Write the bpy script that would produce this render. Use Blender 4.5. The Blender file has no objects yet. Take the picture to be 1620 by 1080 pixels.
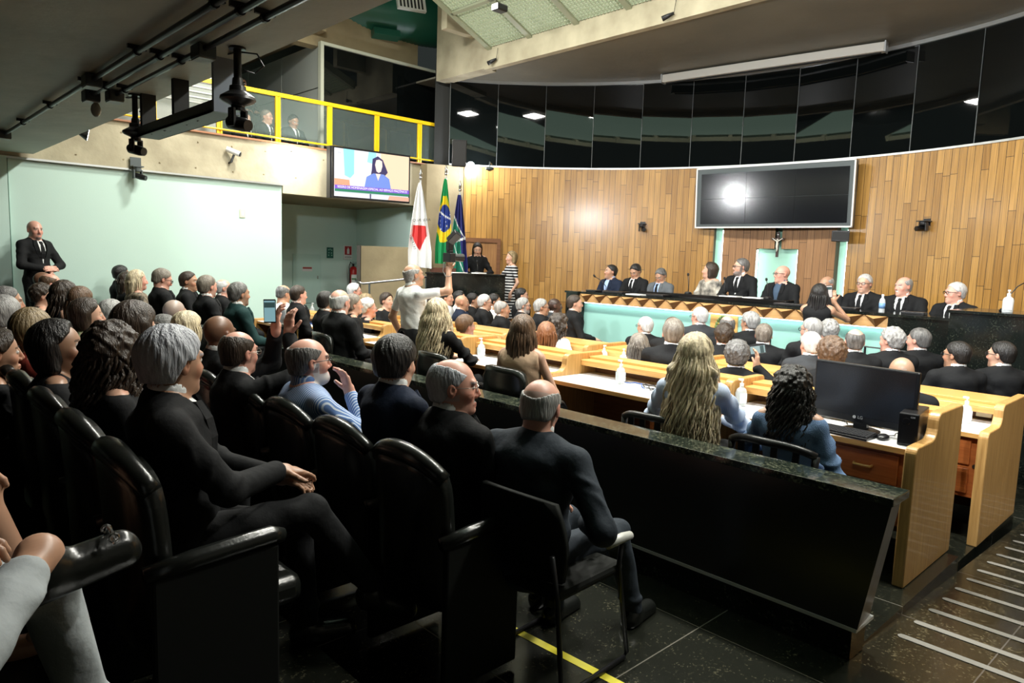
import bpy, bmesh, math, random
import numpy as np
from mathutils import Vector, Matrix

# ------------------------------------------------------------------ camera, world, exposure, lights
SC = bpy.context.scene
COL = SC.collection
R = math.radians
cam_d = bpy.data.cameras.new('camera')
cam = bpy.data.objects.new('camera', cam_d); COL.objects.link(cam)
cam_d.sensor_width = 36.0
cam_d.lens = 36.0 * 1118.0 / 1620.0
cam_d.clip_start = 0.03
def _cam():
    az, p, r = R(46.4), R(6.55), R(1.9)
    fw = Vector((math.cos(az)*math.cos(p), math.sin(az)*math.cos(p), -math.sin(p)))
    rt0 = fw.cross(Vector((0, 0, 1))).normalized(); up0 = rt0.cross(fw)
    rt = math.cos(r)*rt0 + math.sin(r)*up0
    up = -math.sin(r)*rt0 + math.cos(r)*up0
    m = Matrix((rt, up, -fw)).transposed().to_4x4()
    m.translation = Vector((0, 0, 1.7))
    return m
cam.matrix_world = _cam()
SC.camera = cam
SC.view_settings.view_transform = 'Standard'
SC.view_settings.look = 'None'
SC.view_settings.gamma = 1.0
SC.view_settings.use_curve_mapping = False
SC.view_settings.exposure = 0.0
SC.cycles.max_bounces = 6
SC.cycles.diffuse_bounces = 3
SC.cycles.glossy_bounces = 4
SC.cycles.transmission_bounces = 6
SC.cycles.transparent_max_bounces = 12
SC.cycles.caustics_reflective = False
SC.cycles.caustics_refractive = False
SC.cycles.sample_clamp_indirect = 6.0
w = bpy.data.worlds.new('world'); SC.world = w; w.use_nodes = True
w.node_tree.nodes['Background'].inputs[0].default_value = (0.75, 0.9, 0.85, 1)
w.node_tree.nodes['Background'].inputs[1].default_value = 0.03

def area(name, loc, target, sx, sy, power, color=(1, 1, 1), spread=180):
    d = bpy.data.lights.new(name, 'AREA'); d.shape = 'RECTANGLE'; d.size = sx; d.size_y = sy
    d.energy = power; d.color = color; d.spread = R(spread)
    o = bpy.data.objects.new(name, d); COL.objects.link(o); o.location = loc
    o.rotation_euler = (Vector(target)-Vector(loc)).to_track_quat('-Z', 'Y').to_euler()
    return o
def spot(name, loc, target, power, color=(1, 1, 1), size=70, rad=0.06, blend=0.6):
    d = bpy.data.lights.new(name, 'SPOT'); d.energy = power; d.color = color
    d.spot_size = R(size); d.spot_blend = blend; d.shadow_soft_size = rad
    o = bpy.data.objects.new(name, d); COL.objects.link(o); o.location = loc
    o.rotation_euler = (Vector(target)-Vector(loc)).to_track_quat('-Z', 'Y').to_euler()
    return o
def point(name, loc, power, color=(1, 1, 1), rad=0.05):
    d = bpy.data.lights.new(name, 'POINT'); d.energy = power; d.color = color; d.shadow_soft_size = rad
    o = bpy.data.objects.new(name, d); COL.objects.link(o); o.location = loc
    return o
# added fill lights standing in for the skylight's glow over the plenary floor
for i, y in enumerate((0.2, 2.4, 4.6, 6.8, 9.0)):
    area('skylight_fill', (4.9, y, 5.8), (5.3, y, 0), .5, .4, 240, (1.0, 0.98, 0.90))
# flood lamps fixed along the edge of the gallery slab, aimed at the dais
FLOODS = [(2.15, -1.2, 3.15), (2.15, 0.8, 3.15), (2.15, 2.6, 3.15), (2.15, 4.4, 3.15), (2.15, 9.4, 3.0)]
for i, p in enumerate(FLOODS):
    spot('flood_lamp', (p[0]+0.12, p[1], p[2]-0.02), (10.5, p[1]*0.7+1.4, 1.4), 470, (0.96, 0.98, 1.0), 84, 0.09)
spot('flood_lamp', (2.27, 6.2, 3.1), (7.2, 13.0, 1.1), 230, (0.95, 1.0, 0.97), 46, 0.06)
# the two bare lamps that flare in the picture
FLARE = [(5.43, 10.86, 3.28), (8.62, 10.32, 3.42)]
point('video_lamp_light', (5.43, 10.78, 3.28), 24, (0.98, 1, 0.95), 0.06)
point('video_lamp_light', (8.58, 10.22, 3.40), 50, (0.85, 0.9, 1.0), 0.06)

# ------------------------------------------------------------------ helpers
def tag(o, label=None, cat=None, group=None, kind=None):
    if label: o['label'] = label
    if cat: o['category'] = cat
    if group: o['group'] = group
    if kind: o['kind'] = kind
    return o
def struct(o): o['kind'] = 'structure'; return o
def empty(name, loc=(0, 0, 0), rz=0.0, label=None, cat=None, group=None):
    o = bpy.data.objects.new(name, None); COL.objects.link(o)
    o.location = loc; o.rotation_euler = (0, 0, rz); o.empty_display_size = 0.1
    return tag(o, label, cat, group)
def copy_tree(o, loc=None, rz=None, label=None, parent=None):
    c = o.copy(); COL.objects.link(c)
    if parent is not None: c.parent = parent
    if loc is not None: c.location = loc
    if rz is not None: c.rotation_euler = (0, 0, rz)
    if label: c['label'] = label
    for ch in list(o.children): copy_tree(ch, parent=c)
    return c

class MB:
    def __init__(s): s.v = []; s.f = []; s.uv = None
    def add(s, vs, fs):
        n = len(s.v); s.v += [tuple(v) for v in vs]; s.f += [tuple(i+n for i in f) for f in fs]; return s
    def box(s, x0, x1, y0, y1, z0, z1, M=None):
        vs = [Vector((x, y, z)) for z in (z0, z1) for y in (y0, y1) for x in (x0, x1)]
        if M is not None: vs = [M @ v for v in vs]
        return s.add(vs, [(0,2,3,1),(4,5,7,6),(0,1,5,4),(2,6,7,3),(0,4,6,2),(1,3,7,5)])
    def tube(s, pts, r, n=8, cap=True, closed=False):
        pts = [Vector(p) for p in pts]; m = len(pts)
        rr = r if isinstance(r, (list, tuple)) else [r]*m
        base = len(s.v); up = None
        for i, p in enumerate(pts):
            if closed: t = pts[(i+1) % m]-pts[i-1]
            else: t = pts[min(i+1, m-1)]-pts[max(i-1, 0)]
            if t.length < 1e-9: t = Vector((0, 0, 1))
            t.normalize()
            if up is None:
                up = Vector((0, 0, 1)) if abs(t.z) < .9 else Vector((1, 0, 0))
            a = t.cross(up)
            if a.length < 1e-6: a = t.cross(Vector((1, 0.1, 0)))
            a.normalize(); b = a.cross(t).normalized(); up = b
            for k in range(n):
                q = 2*math.pi*k/n
                s.v.append(tuple(p + (a*math.cos(q)+b*math.sin(q))*rr[i]))
        for i in range(m if closed else m-1):
            j = (i+1) % m
            for k in range(n):
                k2 = (k+1) % n
                s.f.append((base+i*n+k, base+i*n+k2, base+j*n+k2, base+j*n+k))
        if cap and not closed:
            s.f.append(tuple(base+k for k in range(n))[::-1])
            s.f.append(tuple(base+(m-1)*n+k for k in range(n)))
        return s
    def cyl(s, c, r, h, n=16, r2=None):
        c = Vector(c); return s.tube([c, c+Vector((0, 0, h))], [r, r if r2 is None else r2], n)
    def lathe(s, prof, c=(0, 0, 0), n=20):
        base = len(s.v); c = Vector(c)
        for (r, z) in prof:
            for k in range(n):
                q = 2*math.pi*k/n
                s.v.append((c.x+r*math.cos(q), c.y+r*math.sin(q), c.z+z))
        for i in range(len(prof)-1):
            for k in range(n):
                k2 = (k+1) % n
                s.f.append((base+i*n+k, base+i*n+k2, base+(i+1)*n+k2, base+(i+1)*n+k))
        s.f.append(tuple(base+k for k in range(n))[::-1])
        s.f.append(tuple(base+(len(prof)-1)*n+k for k in range(n)))
        return s
    def prism(s, poly, axis, a, b):
        """poly of 2D points swept along axis ('x','y','z') from a to b."""
        n = len(poly)
        def P(q, t):
            if axis == 'y': return (q[0], t, q[1])
            if axis == 'x': return (t, q[0], q[1])
            return (q[0], q[1], t)
        vs = [P(q, a) for q in poly]+[P(q, b) for q in poly]
        fs = [tuple(range(n)), tuple(range(n, 2*n))[::-1]]
        for i in range(n):
            j = (i+1) % n; fs.append((i, n+i, n+j, j))
        return s.add(vs, fs)
    def sphere(s, c, r, n=12, m=8, sc=(1, 1, 1)):
        base = len(s.v); c = Vector(c)
        for i in range(1, m):
            a = math.pi*i/m
            for k in range(n):
                q = 2*math.pi*k/n
                s.v.append((c.x+r*sc[0]*math.sin(a)*math.cos(q), c.y+r*sc[1]*math.sin(a)*math.sin(q), c.z+r*sc[2]*math.cos(a)))
        t = len(s.v); s.v.append((c.x, c.y, c.z+r*sc[2])); s.v.append((c.x, c.y, c.z-r*sc[2]))
        for i in range(m-2):
            for k in range(n):
                k2 = (k+1) % n
                s.f.append((base+i*n+k, base+(i+1)*n+k, base+(i+1)*n+k2, base+i*n+k2))
        for k in range(n):
            k2 = (k+1) % n
            s.f.append((t, base+k, base+k2)); s.f.append((t+1, base+(m-2)*n+k2, base+(m-2)*n+k))
        return s
    def xform(s, M, start=0):
        for i in range(start, len(s.v)): s.v[i] = tuple(M @ Vector(s.v[i]))
        return s
    def build(s, name, mat, parent=None, smooth=False, bevel=0.0, fix=True, angle=None):
        me = bpy.data.meshes.new(name); me.from_pydata(s.v, [], s.f)
        if fix:
            bm = bmesh.new(); bm.from_mesh(me)
            bmesh.ops.recalc_face_normals(bm, faces=bm.faces); bm.to_mesh(me); bm.free()
        if smooth:
            me.polygons.foreach_set('use_smooth', [True]*len(me.polygons))
            if angle:
                try: me.set_sharp_from_angle(angle=R(angle))
                except Exception: pass
        for m_ in (mat if isinstance(mat, (list, tuple)) else [mat]): me.materials.append(m_)
        me.update()
        o = bpy.data.objects.new(name, me); COL.objects.link(o)
        if parent is not None: o.parent = parent
        if bevel:
            b = o.modifiers.new('bevel', 'BEVEL'); b.width = bevel; b.segments = 2; b.limit_method = 'ANGLE'; b.angle_limit = R(40)
        return o

# ------------------------------------------------------------------ materials
MATS = {}
def mat(name, col, rough=0.6, metal=0.0, spec=0.5, bump=None, var=None, trans=0.0, alpha=1.0, emit=None, sheen=0.0, coat=0.0, ior=None):
    """principled material; bump=(scale, strength[, stretch]); var=(scale, darker colour[, stretch])"""
    if name in MATS: return MATS[name]
    m = bpy.data.materials.new(name); m.use_nodes = True; nt = m.node_tree; b = nt.nodes['Principled BSDF']
    b.inputs['Base Color'].default_value = (*col, 1); b.inputs['Roughness'].default_value = rough
    b.inputs['Metallic'].default_value = metal; b.inputs['Specular IOR Level'].default_value = spec
    b.inputs['Transmission Weight'].default_value = trans; b.inputs['Alpha'].default_value = alpha
    b.inputs['Coat Weight'].default_value = coat
    if ior: b.inputs['IOR'].default_value = ior
    if sheen: b.inputs['Sheen Weight'].default_value = sheen
    if emit: b.inputs['Emission Color'].default_value = (*emit[0], 1); b.inputs['Emission Strength'].default_value = emit[1]
    def coords(st):
        tc = nt.nodes.new('ShaderNodeTexCoord'); mp = nt.nodes.new('ShaderNodeMapping')
        nt.links.new(tc.outputs['Object'], mp.inputs[0]); mp.inputs['Scale'].default_value = st
        return mp.outputs[0]
    if var:
        st = var[2] if len(var) > 2 else (1, 1, 1)
        n = nt.nodes.new('ShaderNodeTexNoise'); n.inputs['Scale'].default_value = var[0]; n.inputs['Detail'].default_value = 6
        nt.links.new(coords(st), n.inputs['Vector'])
        rp = nt.nodes.new('ShaderNodeValToRGB'); rp.color_ramp.elements[0].position = .32; rp.color_ramp.elements[1].position = .68
        rp.color_ramp.elements[0].color = (*var[1], 1); rp.color_ramp.elements[1].color = (*col, 1)
        nt.links.new(n.outputs[0], rp.inputs[0]); nt.links.new(rp.outputs[0], b.inputs['Base Color'])
    if bump:
        st = bump[2] if len(bump) > 2 else (1, 1, 1)
        n = nt.nodes.new('ShaderNodeTexNoise'); n.inputs['Scale'].default_value = bump[0]; n.inputs['Detail'].default_value = 5
        nt.links.new(coords(st), n.inputs['Vector'])
        bp = nt.nodes.new('ShaderNodeBump'); bp.inputs['Strength'].default_value = bump[1]; bp.inputs['Distance'].default_value = 0.02
        nt.links.new(n.outputs[0], bp.inputs['Height']); nt.links.new(bp.outputs[0], b.inputs['Normal'])
    MATS[name] = m
    return m
def plank_mat(name, c1, c2, gap, bw, rh, rough, gw=0.003, coat=0.0):
    m = bpy.data.materials.new(name); m.use_nodes = True; nt = m.node_tree; b = nt.nodes['Principled BSDF']
    uv = nt.nodes.new('ShaderNodeUVMap')
    sp = nt.nodes.new('ShaderNodeSeparateXYZ'); cb = nt.nodes.new('ShaderNodeCombineXYZ')
    nt.links.new(uv.outputs[0], sp.inputs[0])
    # shift every column of planks by its own amount so that the joints do not line up
    fl = nt.nodes.new('ShaderNodeMath'); fl.operation = 'DIVIDE'; fl.inputs[1].default_value = rh
    nt.links.new(sp.outputs[0], fl.inputs[0])
    f2 = nt.nodes.new('ShaderNodeMath'); f2.operation = 'FLOOR'; nt.links.new(fl.outputs[0], f2.inputs[0])
    wn = nt.nodes.new('ShaderNodeTexWhiteNoise'); wn.noise_dimensions = '1D'; nt.links.new(f2.outputs[0], wn.inputs['W'])
    ma = nt.nodes.new('ShaderNodeMath'); ma.operation = 'MULTIPLY_ADD'; ma.inputs[1].default_value = bw*3.1
    nt.links.new(wn.outputs['Value'], ma.inputs[0]); nt.links.new(sp.outputs[1], ma.inputs[2])
    nt.links.new(ma.outputs[0], cb.inputs[0]); nt.links.new(sp.outputs[0], cb.inputs[1])
    br = nt.nodes.new('ShaderNodeTexBrick'); br.offset = 0.0; br.squash = 1.0
    br.inputs['Scale'].default_value = 1.0; br.inputs['Mortar Size'].default_value = gw; br.inputs['Mortar Smooth'].default_value = 0.1
    br.inputs['Bias'].default_value = 0.0; br.inputs['Brick Width'].default_value = bw; br.inputs['Row Height'].default_value = rh
    br.inputs['Color1'].default_value = (*c1, 1); br.inputs['Color2'].default_value = (*c2, 1); br.inputs['Mortar'].default_value = (*gap, 1)
    nt.links.new(cb.outputs[0], br.inputs['Vector'])
    mp = nt.nodes.new('ShaderNodeMapping'); mp.inputs['Scale'].default_value = (0.8, 26, 1); nt.links.new(cb.outputs[0], mp.inputs[0])
    ns = nt.nodes.new('ShaderNodeTexNoise'); ns.inputs['Scale'].default_value = 2.2; ns.inputs['Detail'].default_value = 7; nt.links.new(mp.outputs[0], ns.inputs['Vector'])
    rp = nt.nodes.new('ShaderNodeValToRGB'); rp.color_ramp.elements[0].color = (.62, .58, .52, 1); rp.color_ramp.elements[1].color = (1.12, 1.1, 1.05, 1)
    rp.color_ramp.elements[0].position = .3; rp.color_ramp.elements[1].position = .65
    nt.links.new(ns.outputs[0], rp.inputs[0])
    mx = nt.nodes.new('ShaderNodeMix'); mx.data_type = 'RGBA'; mx.blend_type = 'MULTIPLY'; mx.inputs[0].default_value = .85
    nt.links.new(br.outputs['Color'], mx.inputs[6]); nt.links.new(rp.outputs[0], mx.inputs[7])
    nt.links.new(mx.outputs[2], b.inputs['Base Color'])
    b.inputs['Roughness'].default_value = rough; b.inputs['Coat Weight'].default_value = coat; b.inputs['Coat Roughness'].default_value = .18
    bp = nt.nodes.new('ShaderNodeBump'); bp.inputs['Strength'].default_value = .25; bp.inputs['Distance'].default_value = .01
    nt.links.new(ns.outputs[0], bp.inputs['Height']); nt.links.new(bp.outputs[0], b.inputs['Normal'])
    return m
def granite_mat(name, c, speck, rough, joint=None, size=1.0, amt=.66):
    m = bpy.data.materials.new(name); m.use_nodes = True; nt = m.node_tree; b = nt.nodes['Principled BSDF']
    tc = nt.nodes.new('ShaderNodeTexCoord')
    vo = nt.nodes.new('ShaderNodeTexNoise'); vo.inputs['Scale'].default_value = 62; vo.inputs['Detail'].default_value = 4; vo.inputs['Roughness'].default_value = .7
    nt.links.new(tc.outputs['Object'], vo.inputs['Vector'])
    n2 = nt.nodes.new('ShaderNodeTexNoise'); n2.inputs['Scale'].default_value = 9; n2.inputs['Detail'].default_value = 4
    nt.links.new(tc.outputs['Object'], n2.inputs['Vector'])
    ad = nt.nodes.new('ShaderNodeMath'); ad.operation = 'MULTIPLY_ADD'; ad.inputs[1].default_value = .35
    nt.links.new(n2.outputs[0], ad.inputs[0]); nt.links.new(vo.outputs[0], ad.inputs[2])
    rp = nt.nodes.new('ShaderNodeValToRGB')
    rp.color_ramp.elements[0].position = amt; rp.color_ramp.elements[0].color = (*c, 1)
    rp.color_ramp.elements[1].position = min(.99, amt+.24); rp.color_ramp.elements[1].color = (*speck, 1)
    nt.links.new(ad.outputs[0], rp.inputs[0])
    out = rp.outputs[0]
    if joint:
        br = nt.nodes.new('ShaderNodeTexBrick'); br.offset = 0
        br.inputs['Scale'].default_value = 1; br.inputs['Mortar Size'].default_value = .003; br.inputs['Mortar Smooth'].default_value = 0
        br.inputs['Brick Width'].default_value = size; br.inputs['Row Height'].default_value = size
        mp = nt.nodes.new('ShaderNodeMapping'); mp.inputs['Location'].default_value = (0.13, .34, 0)
        nt.links.new(tc.outputs['Object'], mp.inputs[0]); nt.links.new(mp.outputs[0], br.inputs['Vector'])
        mx = nt.nodes.new('ShaderNodeMix'); mx.data_type = 'RGBA'
        nt.links.new(br.outputs['Fac'], mx.inputs[0]); nt.links.new(out, mx.inputs[6]); mx.inputs[7].default_value = (*joint, 1)
        out = mx.outputs[2]
    nt.links.new(out, b.inputs['Base Color'])
    b.inputs['Roughness'].default_value = rough
    return m
def wood(name, c1, c2, rough=.4, st=(1.5, 1.5, 22)):
    return mat(name, c1, rough, bump=(3, .05, st), var=(3, c2, st), coat=.15)

M_WALLWOOD = plank_mat('wall_planks', (.52, .29, .08), (.33, .165, .036), (.04, .02, .008), 1.15, .105, .30, .0036, .5)
M_WALLWOOD2 = plank_mat('panel_planks', (.38, .20, .085), (.31, .155, .06), (.05, .025, .01), 1.3, .12, .5, .003)
M_BGLASS = mat('black_glass', (.003, .004, .004), .02, spec=.5, bump=(1.3, .012))
M_TEAL = mat('pale_teal_paint', (.53, .71, .64), .55, bump=(60, .03))
M_TEALG = mat('niche_teal', (.35, .62, .50), .6)
M_CYAN = mat('dais_teal', (.27, .50, .44), .5)
M_CONC = mat('concrete', (.50, .45, .32), .85, bump=(14, .25), var=(2.2, (.33, .29, .20)))
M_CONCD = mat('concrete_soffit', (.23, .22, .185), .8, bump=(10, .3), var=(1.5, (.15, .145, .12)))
M_CONCB = mat('concrete_brown', (.30, .245, .14), .85, bump=(14, .25), var=(2.0, (.22, .175, .10)))
M_SLAB = mat('gallery_soffit', (.44, .46, .38), .55, bump=(6, .35), var=(1.2, (.33, .35, .29)))
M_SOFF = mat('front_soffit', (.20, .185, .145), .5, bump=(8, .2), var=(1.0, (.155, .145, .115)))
M_GRAN = granite_mat('black_granite', (.006, .008, .007), (.085, .095, .065), .12, None, 1.0, .76)
M_GRANF = granite_mat('granite_floor', (.010, .011, .008), (.13, .12, .075), .2, (.13, .12, .10), 1.0, .76)
M_GRANR = granite_mat('granite_ramp', (.018, .016, .010), (.17, .14, .08), .22, (.10, .09, .08), 1.0, .72)
M_WHITE = mat('white_paint', (.8, .8, .78), .5)
M_SILVER = mat('silver_trim', (.62, .64, .64), .3, metal=.7)
M_DARK = mat('dark_void', (.012, .013, .012), .8)
M_YEL = mat('yellow_paint', (.85, .55, .01), .4)
M_COPPER = mat('copper_trim', (.35, .15, .07), .5)
M_DESK = wood('desk_wood', (.66, .37, .12), (.52, .27, .075), .35, (22, 1.5, 22))
M_DESKE = wood('desk_end_wood', (.52, .30, .10), (.36, .19, .055), .4, (22, 22, 1.2))
M_DRAW = wood('drawer_wood', (.42, .125, .03), (.30, .08, .018), .35, (22, 1.5, 22))
M_TOP = mat('white_laminate', (.80, .80, .79), .3)
M_LEATH = mat('black_leather', (.008, .009, .008), .26, spec=.5, bump=(90, .06))
M_SEATM = mat('dark_seat_cloth', (.006, .007, .006), .75, spec=.2)
M_PLAS = mat('black_plastic', (.010, .010, .011), .32)
M_MESH = mat('black_mesh', (.018, .018, .018), .7)
M_STEEL = mat('steel', (.5, .5, .5), .25, metal=1)
M_BMET = mat('black_metal', (.02, .02, .022), .35, metal=.3)
M_GREYM = mat('grey_metal', (.075, .09, .092), .45, metal=.3)
M_GLASS = mat('clear_glass', (.9, .97, .95), .02, alpha=.16, spec=.6)
M_CLEAR = mat('clear_plastic', (.80, .85, .86), .08, alpha=.55, spec=.7)
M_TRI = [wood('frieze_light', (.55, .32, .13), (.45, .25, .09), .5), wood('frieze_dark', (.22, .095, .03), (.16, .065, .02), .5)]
M_LED = mat('led_strip', (1, 1, 1), .5, emit=((.85, 1, .93), 14))
M_PAPER = mat('paper', (.85, .85, .83), .6)

# ------------------------------------------------------------------ the hall
CX, CY, RAD = 4.84, 5.05, 6.74
def cpt(a, z, r=RAD): return (CX+r*math.cos(R(a)), CY+r*math.sin(R(a)), z)
def curved(name, a0, a1, z0, z1, m, r=RAD, step=2.0, skip=None, zs=None, als=None):
    n = max(1, int(round(abs(a1-a0)/step)))
    A = als or [a0+(a1-a0)*i/n for i in range(n+1)]; Z = zs or [z0, z1]
    vs = [cpt(a, z, r) for a in A for z in Z]; nz = len(Z); fs = []
    for i in range(len(A)-1):
        for j in range(nz-1):
            if skip and skip((A[i]+A[i+1])/2, (Z[j]+Z[j+1])/2): continue
            fs.append((i*nz+j, i*nz+j+1, (i+1)*nz+j+1, (i+1)*nz+j))
    me = bpy.data.meshes.new(name); me.from_pydata(vs, [], fs)
    uvl = me.uv_layers.new(name='UVMap')
    for p in me.polygons:
        for li in p.loop_indices:
            vi = me.loops[li].vertex_index; a = A[vi//nz]; z = Z[vi % nz]
            uvl.data[li].uv = (R(a)*r+20, z+5)
    me.materials.append(m); me.polygons.foreach_set('use_smooth', [True]*len(me.polygons)); me.update()
    o = bpy.data.objects.new(name, me); COL.objects.link(o)
    return struct(o)
ZW = 3.45
curved('wall_front', 55.2, 14.95, -.4, ZW, M_WALLWOOD)
curved('wall_front_right', -4.25, -64, -.4, ZW, M_WALLWOOD)
def niche(a, z):
    return (2.5 < a < 8.5 and z < 2.04) or (4.9 < a < 5.9 and z < 2.40)
curved('wall_front_centre', 13.55, -2.75, -.4, ZW, M_WALLWOOD2, skip=niche,
       als=[13.55, 12, 10, 8.5, 7.2, 5.9, 4.9, 3.7, 2.5, 1, -1, -2.75], zs=[-.4, 1.0, 2.04, 2.40, ZW])
curved('wall_front_recess', 15.6, -5.0, -.4, ZW, M_TEALG, r=RAD+.13)
for i, (a, rr) in enumerate(((14.85, .05), (-4.15, .05))):
    pass
def led(a, z0, z1, r):
    return MB().tube([cpt(a, z0, r), cpt(a, z1, r)], .012, 6).build('led_strip', M_LED)
LEDG = 'light strips of the wall recesses'
tag(led(13.65, .6, 2.35, RAD+.04), 'thin white light strip along the left slot of the wooden wall, left of the crucifix', 'light strip')
tag(led(-4.15, .6, 2.35, RAD+.04), 'thin white light strip in the right slot of the wooden wall, under the small speaker', 'light strip')
tag(led(8.4, .9, 2.02, RAD+.04), 'left light strip of the green niche below the crucifix', 'light strip')
tag(led(2.6, .9, 2.02, RAD+.04), 'right light strip of the green niche below the crucifix', 'light strip')
# reveals of the recesses
rv = MB()
for a, z0, z1 in ((14.95, -.4, ZW), (13.55, -.4, ZW), (-2.75, -.4, ZW), (-4.25, -.4, ZW), (8.5, .9, 2.04), (2.5, .9, 2.04), (5.9, 2.04, 2.4), (4.9, 2.04, 2.4)):
    rv.add([cpt(a, z0), cpt(a, z1), cpt(a, z1, RAD+.13), cpt(a, z0, RAD+.13)], [(0, 1, 2, 3)])
struct(rv.build('trim_1', M_WALLWOOD2))

# black glass band above the planks: flat facets
A0 = 57.7; ST = 7.65
fac = [A0-ST*i for i in range(0, 16)]
for i in range(15):
    a, b = fac[i], fac[i+1]
    p = MB(); e = .05
    p.add([cpt(a-e, 3.47, RAD+.02), cpt(b+e, 3.47, RAD+.02), cpt(b+e, 4.98, RAD+.02), cpt(a-e, 4.98, RAD+.02)], [(0, 1, 2, 3)])
    struct(p.build('window_%d' % (i+1), M_BGLASS))
seam = MB()
for a in fac: seam.tube([cpt(a, 3.46, RAD+.015), cpt(a, 5.0, RAD+.015)], .006, 5)
struct(seam.build('trim_2', mat('seam_grey', (.12, .13, .13), .5)))
curved('wall_front_backing', 60, -64, 3.3, 5.3, M_DARK, r=RAD+.12)
t = MB()
for z, rr, hh in ((3.455, RAD-.02, .03), (5.0, RAD-.02, .055)):
    N = 60
    for i in range(N):
        a, b = 57.7-121*i/N, 57.7-121*(i+1)/N
        t.add([cpt(a, z-hh/2, rr), cpt(b, z-hh/2, rr), cpt(b, z+hh/2, rr), cpt(a, z+hh/2, rr), cpt(a, z-hh/2, rr+.05), cpt(b, z-hh/2, rr+.05), cpt(b, z+hh/2, rr+.05), cpt(a, z+hh/2, rr+.05)],
              [(0, 1, 2, 3), (0, 4, 5, 1), (3, 2, 6, 7)])
struct(t.build('trim_3', M_SILVER))

# ceilings
c = MB(); c.box(-8, 1.88, -6, 11.0, 2.85, 3.35); struct(c.build('ceiling', M_SLAB))
pts = [(8.28, -6), (13.5, -6), (13.5, 12.0), (8.28, 12.0)]
c = MB(); c.prism(pts, 'z', 5.03, 5.06); struct(c.build('ceiling_front', M_SOFF))
c = MB(); c.box(8.22, 8.34, -6, 9.55, 4.93, 5.28); c.box(8.22, 8.5, 9.55, 10.9, 4.95, 6.9)
c.box(7.55, 8.3, 9.75, 9.9, 5.5, 7.2)
struct(c.build('trim_4', M_CONC))
c = MB(); c.box(5.2, 8.4, 11.75, 12.0, 5.30, 7.0); c.box(5.9, 6.3, 11.5, 17, 5.5, 5.9); struct(c.build('trim_5', M_CONCB))
# skylight: sloping bays of egg-crate louvres in grey-green bars, lit from above
def SK(x, y, off=0.0):
    return Vector((x, y, 5.2+.426*(8.3-x)+off))
M_BAR = mat('skylight_bar', (.30, .32, .22), .5)
M_LOUV = mat('louvre', (.34, .38, .28), .5)
def diff_mat():
    m = mat('skylight_diffuser', (.3, .3, .26), .9, emit=((1, 1, .84), 3.4)); return m
M_DIFF = diff_mat()
ys = [9.42, 8.45, 7.46, 6.48, 5.5, 4.5, 3.5, 2.5, 1.5, .5, -.5, -1.5]
bars = MB()
up = Vector((.426, 0, 1)).normalized()
def bar(p, q, w_, h_):
    d = (q-p).normalized(); a = d.cross(up).normalized()
    vs = [p+a*s1*w_/2+up*s2 for s1, s2 in ((-1, 0), (1, 0), (1, h_), (-1, h_))]+[q+a*s1*w_/2+up*s2 for s1, s2 in ((-1, 0), (1, 0), (1, h_), (-1, h_))]
    bars.add(vs, [(0, 1, 2, 3), (7, 6, 5, 4), (0, 4, 5, 1), (1, 5, 6, 2), (2, 6, 7, 3), (3, 7, 4, 0)])
XS = [8.3, 7.38, 6.46, 5.54, 4.62, 3.7]
for y in ys: bar(SK(8.34, y), SK(3.6, y), .10, .14)
for x in XS: bar(SK(x, 9.42), SK(x, -1.5), .06, .10)
sky = empty('skylight_grid', (0, 0, 0), 0, 'sloping louvred skylight of bright egg-crate bays above the plenary', 'skylight')
bars.build('frame', M_BAR, sky)
for j in range(len(ys)-1):
    for i in range(len(XS)-1):
        if i > 2 and j > 9: continue
        lv = MB(); x0, x1, y0, y1 = XS[i]-.04, XS[i+1]+.04, ys[j+1]+.06, ys[j]-.06
        fine = (i < 2 and j < 5)
        nx, ny = (13, 14) if fine else (6, 6)
        for k in range(nx+1):
            x = x0+(x1-x0)*k/nx; a_, b_ = SK(x, y0, .03), SK(x, y1, .03)
            lv.add([a_, b_, b_+up*.05, a_+up*.05], [(0, 1, 2, 3)])
            d = Vector((.010 if fine else .02, 0, 0)); lv.add([a_, b_, b_+d, a_+d], [(0, 1, 2, 3)])
        for k in range(ny+1):
            y = y0+(y1-y0)*k/ny; a_, b_ = SK(x0, y, .03), SK(x1, y, .03)
            lv.add([a_, b_, b_+up*.05, a_+up*.05], [(0, 1, 2, 3)])
            d = Vector((0, .010 if fine else .02, 0)); lv.add([a_, b_, b_+d, a_+d], [(0, 1, 2, 3)])
        lv.build('louvre_panel', M_LOUV, sky, fix=False)
d = MB(); d.add([SK(8.28, 9.38, .16), SK(8.28, -1.5, .16), SK(3.6, -1.5, .16), SK(3.6, 9.38, .16)], [(0, 1, 2, 3)]); d.build('diffuser', M_DIFF, sky)
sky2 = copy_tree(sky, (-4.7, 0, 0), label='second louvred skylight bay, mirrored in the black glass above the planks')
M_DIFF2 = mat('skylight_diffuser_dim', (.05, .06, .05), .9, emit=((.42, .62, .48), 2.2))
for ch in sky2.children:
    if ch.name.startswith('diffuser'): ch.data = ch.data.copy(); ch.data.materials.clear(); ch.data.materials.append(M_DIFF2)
    if ch.name.startswith('louvre'): pass
# roof void above
c = MB(); c.box(-8, 14, -6, 18, 8.2, 8.3); struct(c.build('ceiling_roof', M_DARK))

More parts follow.
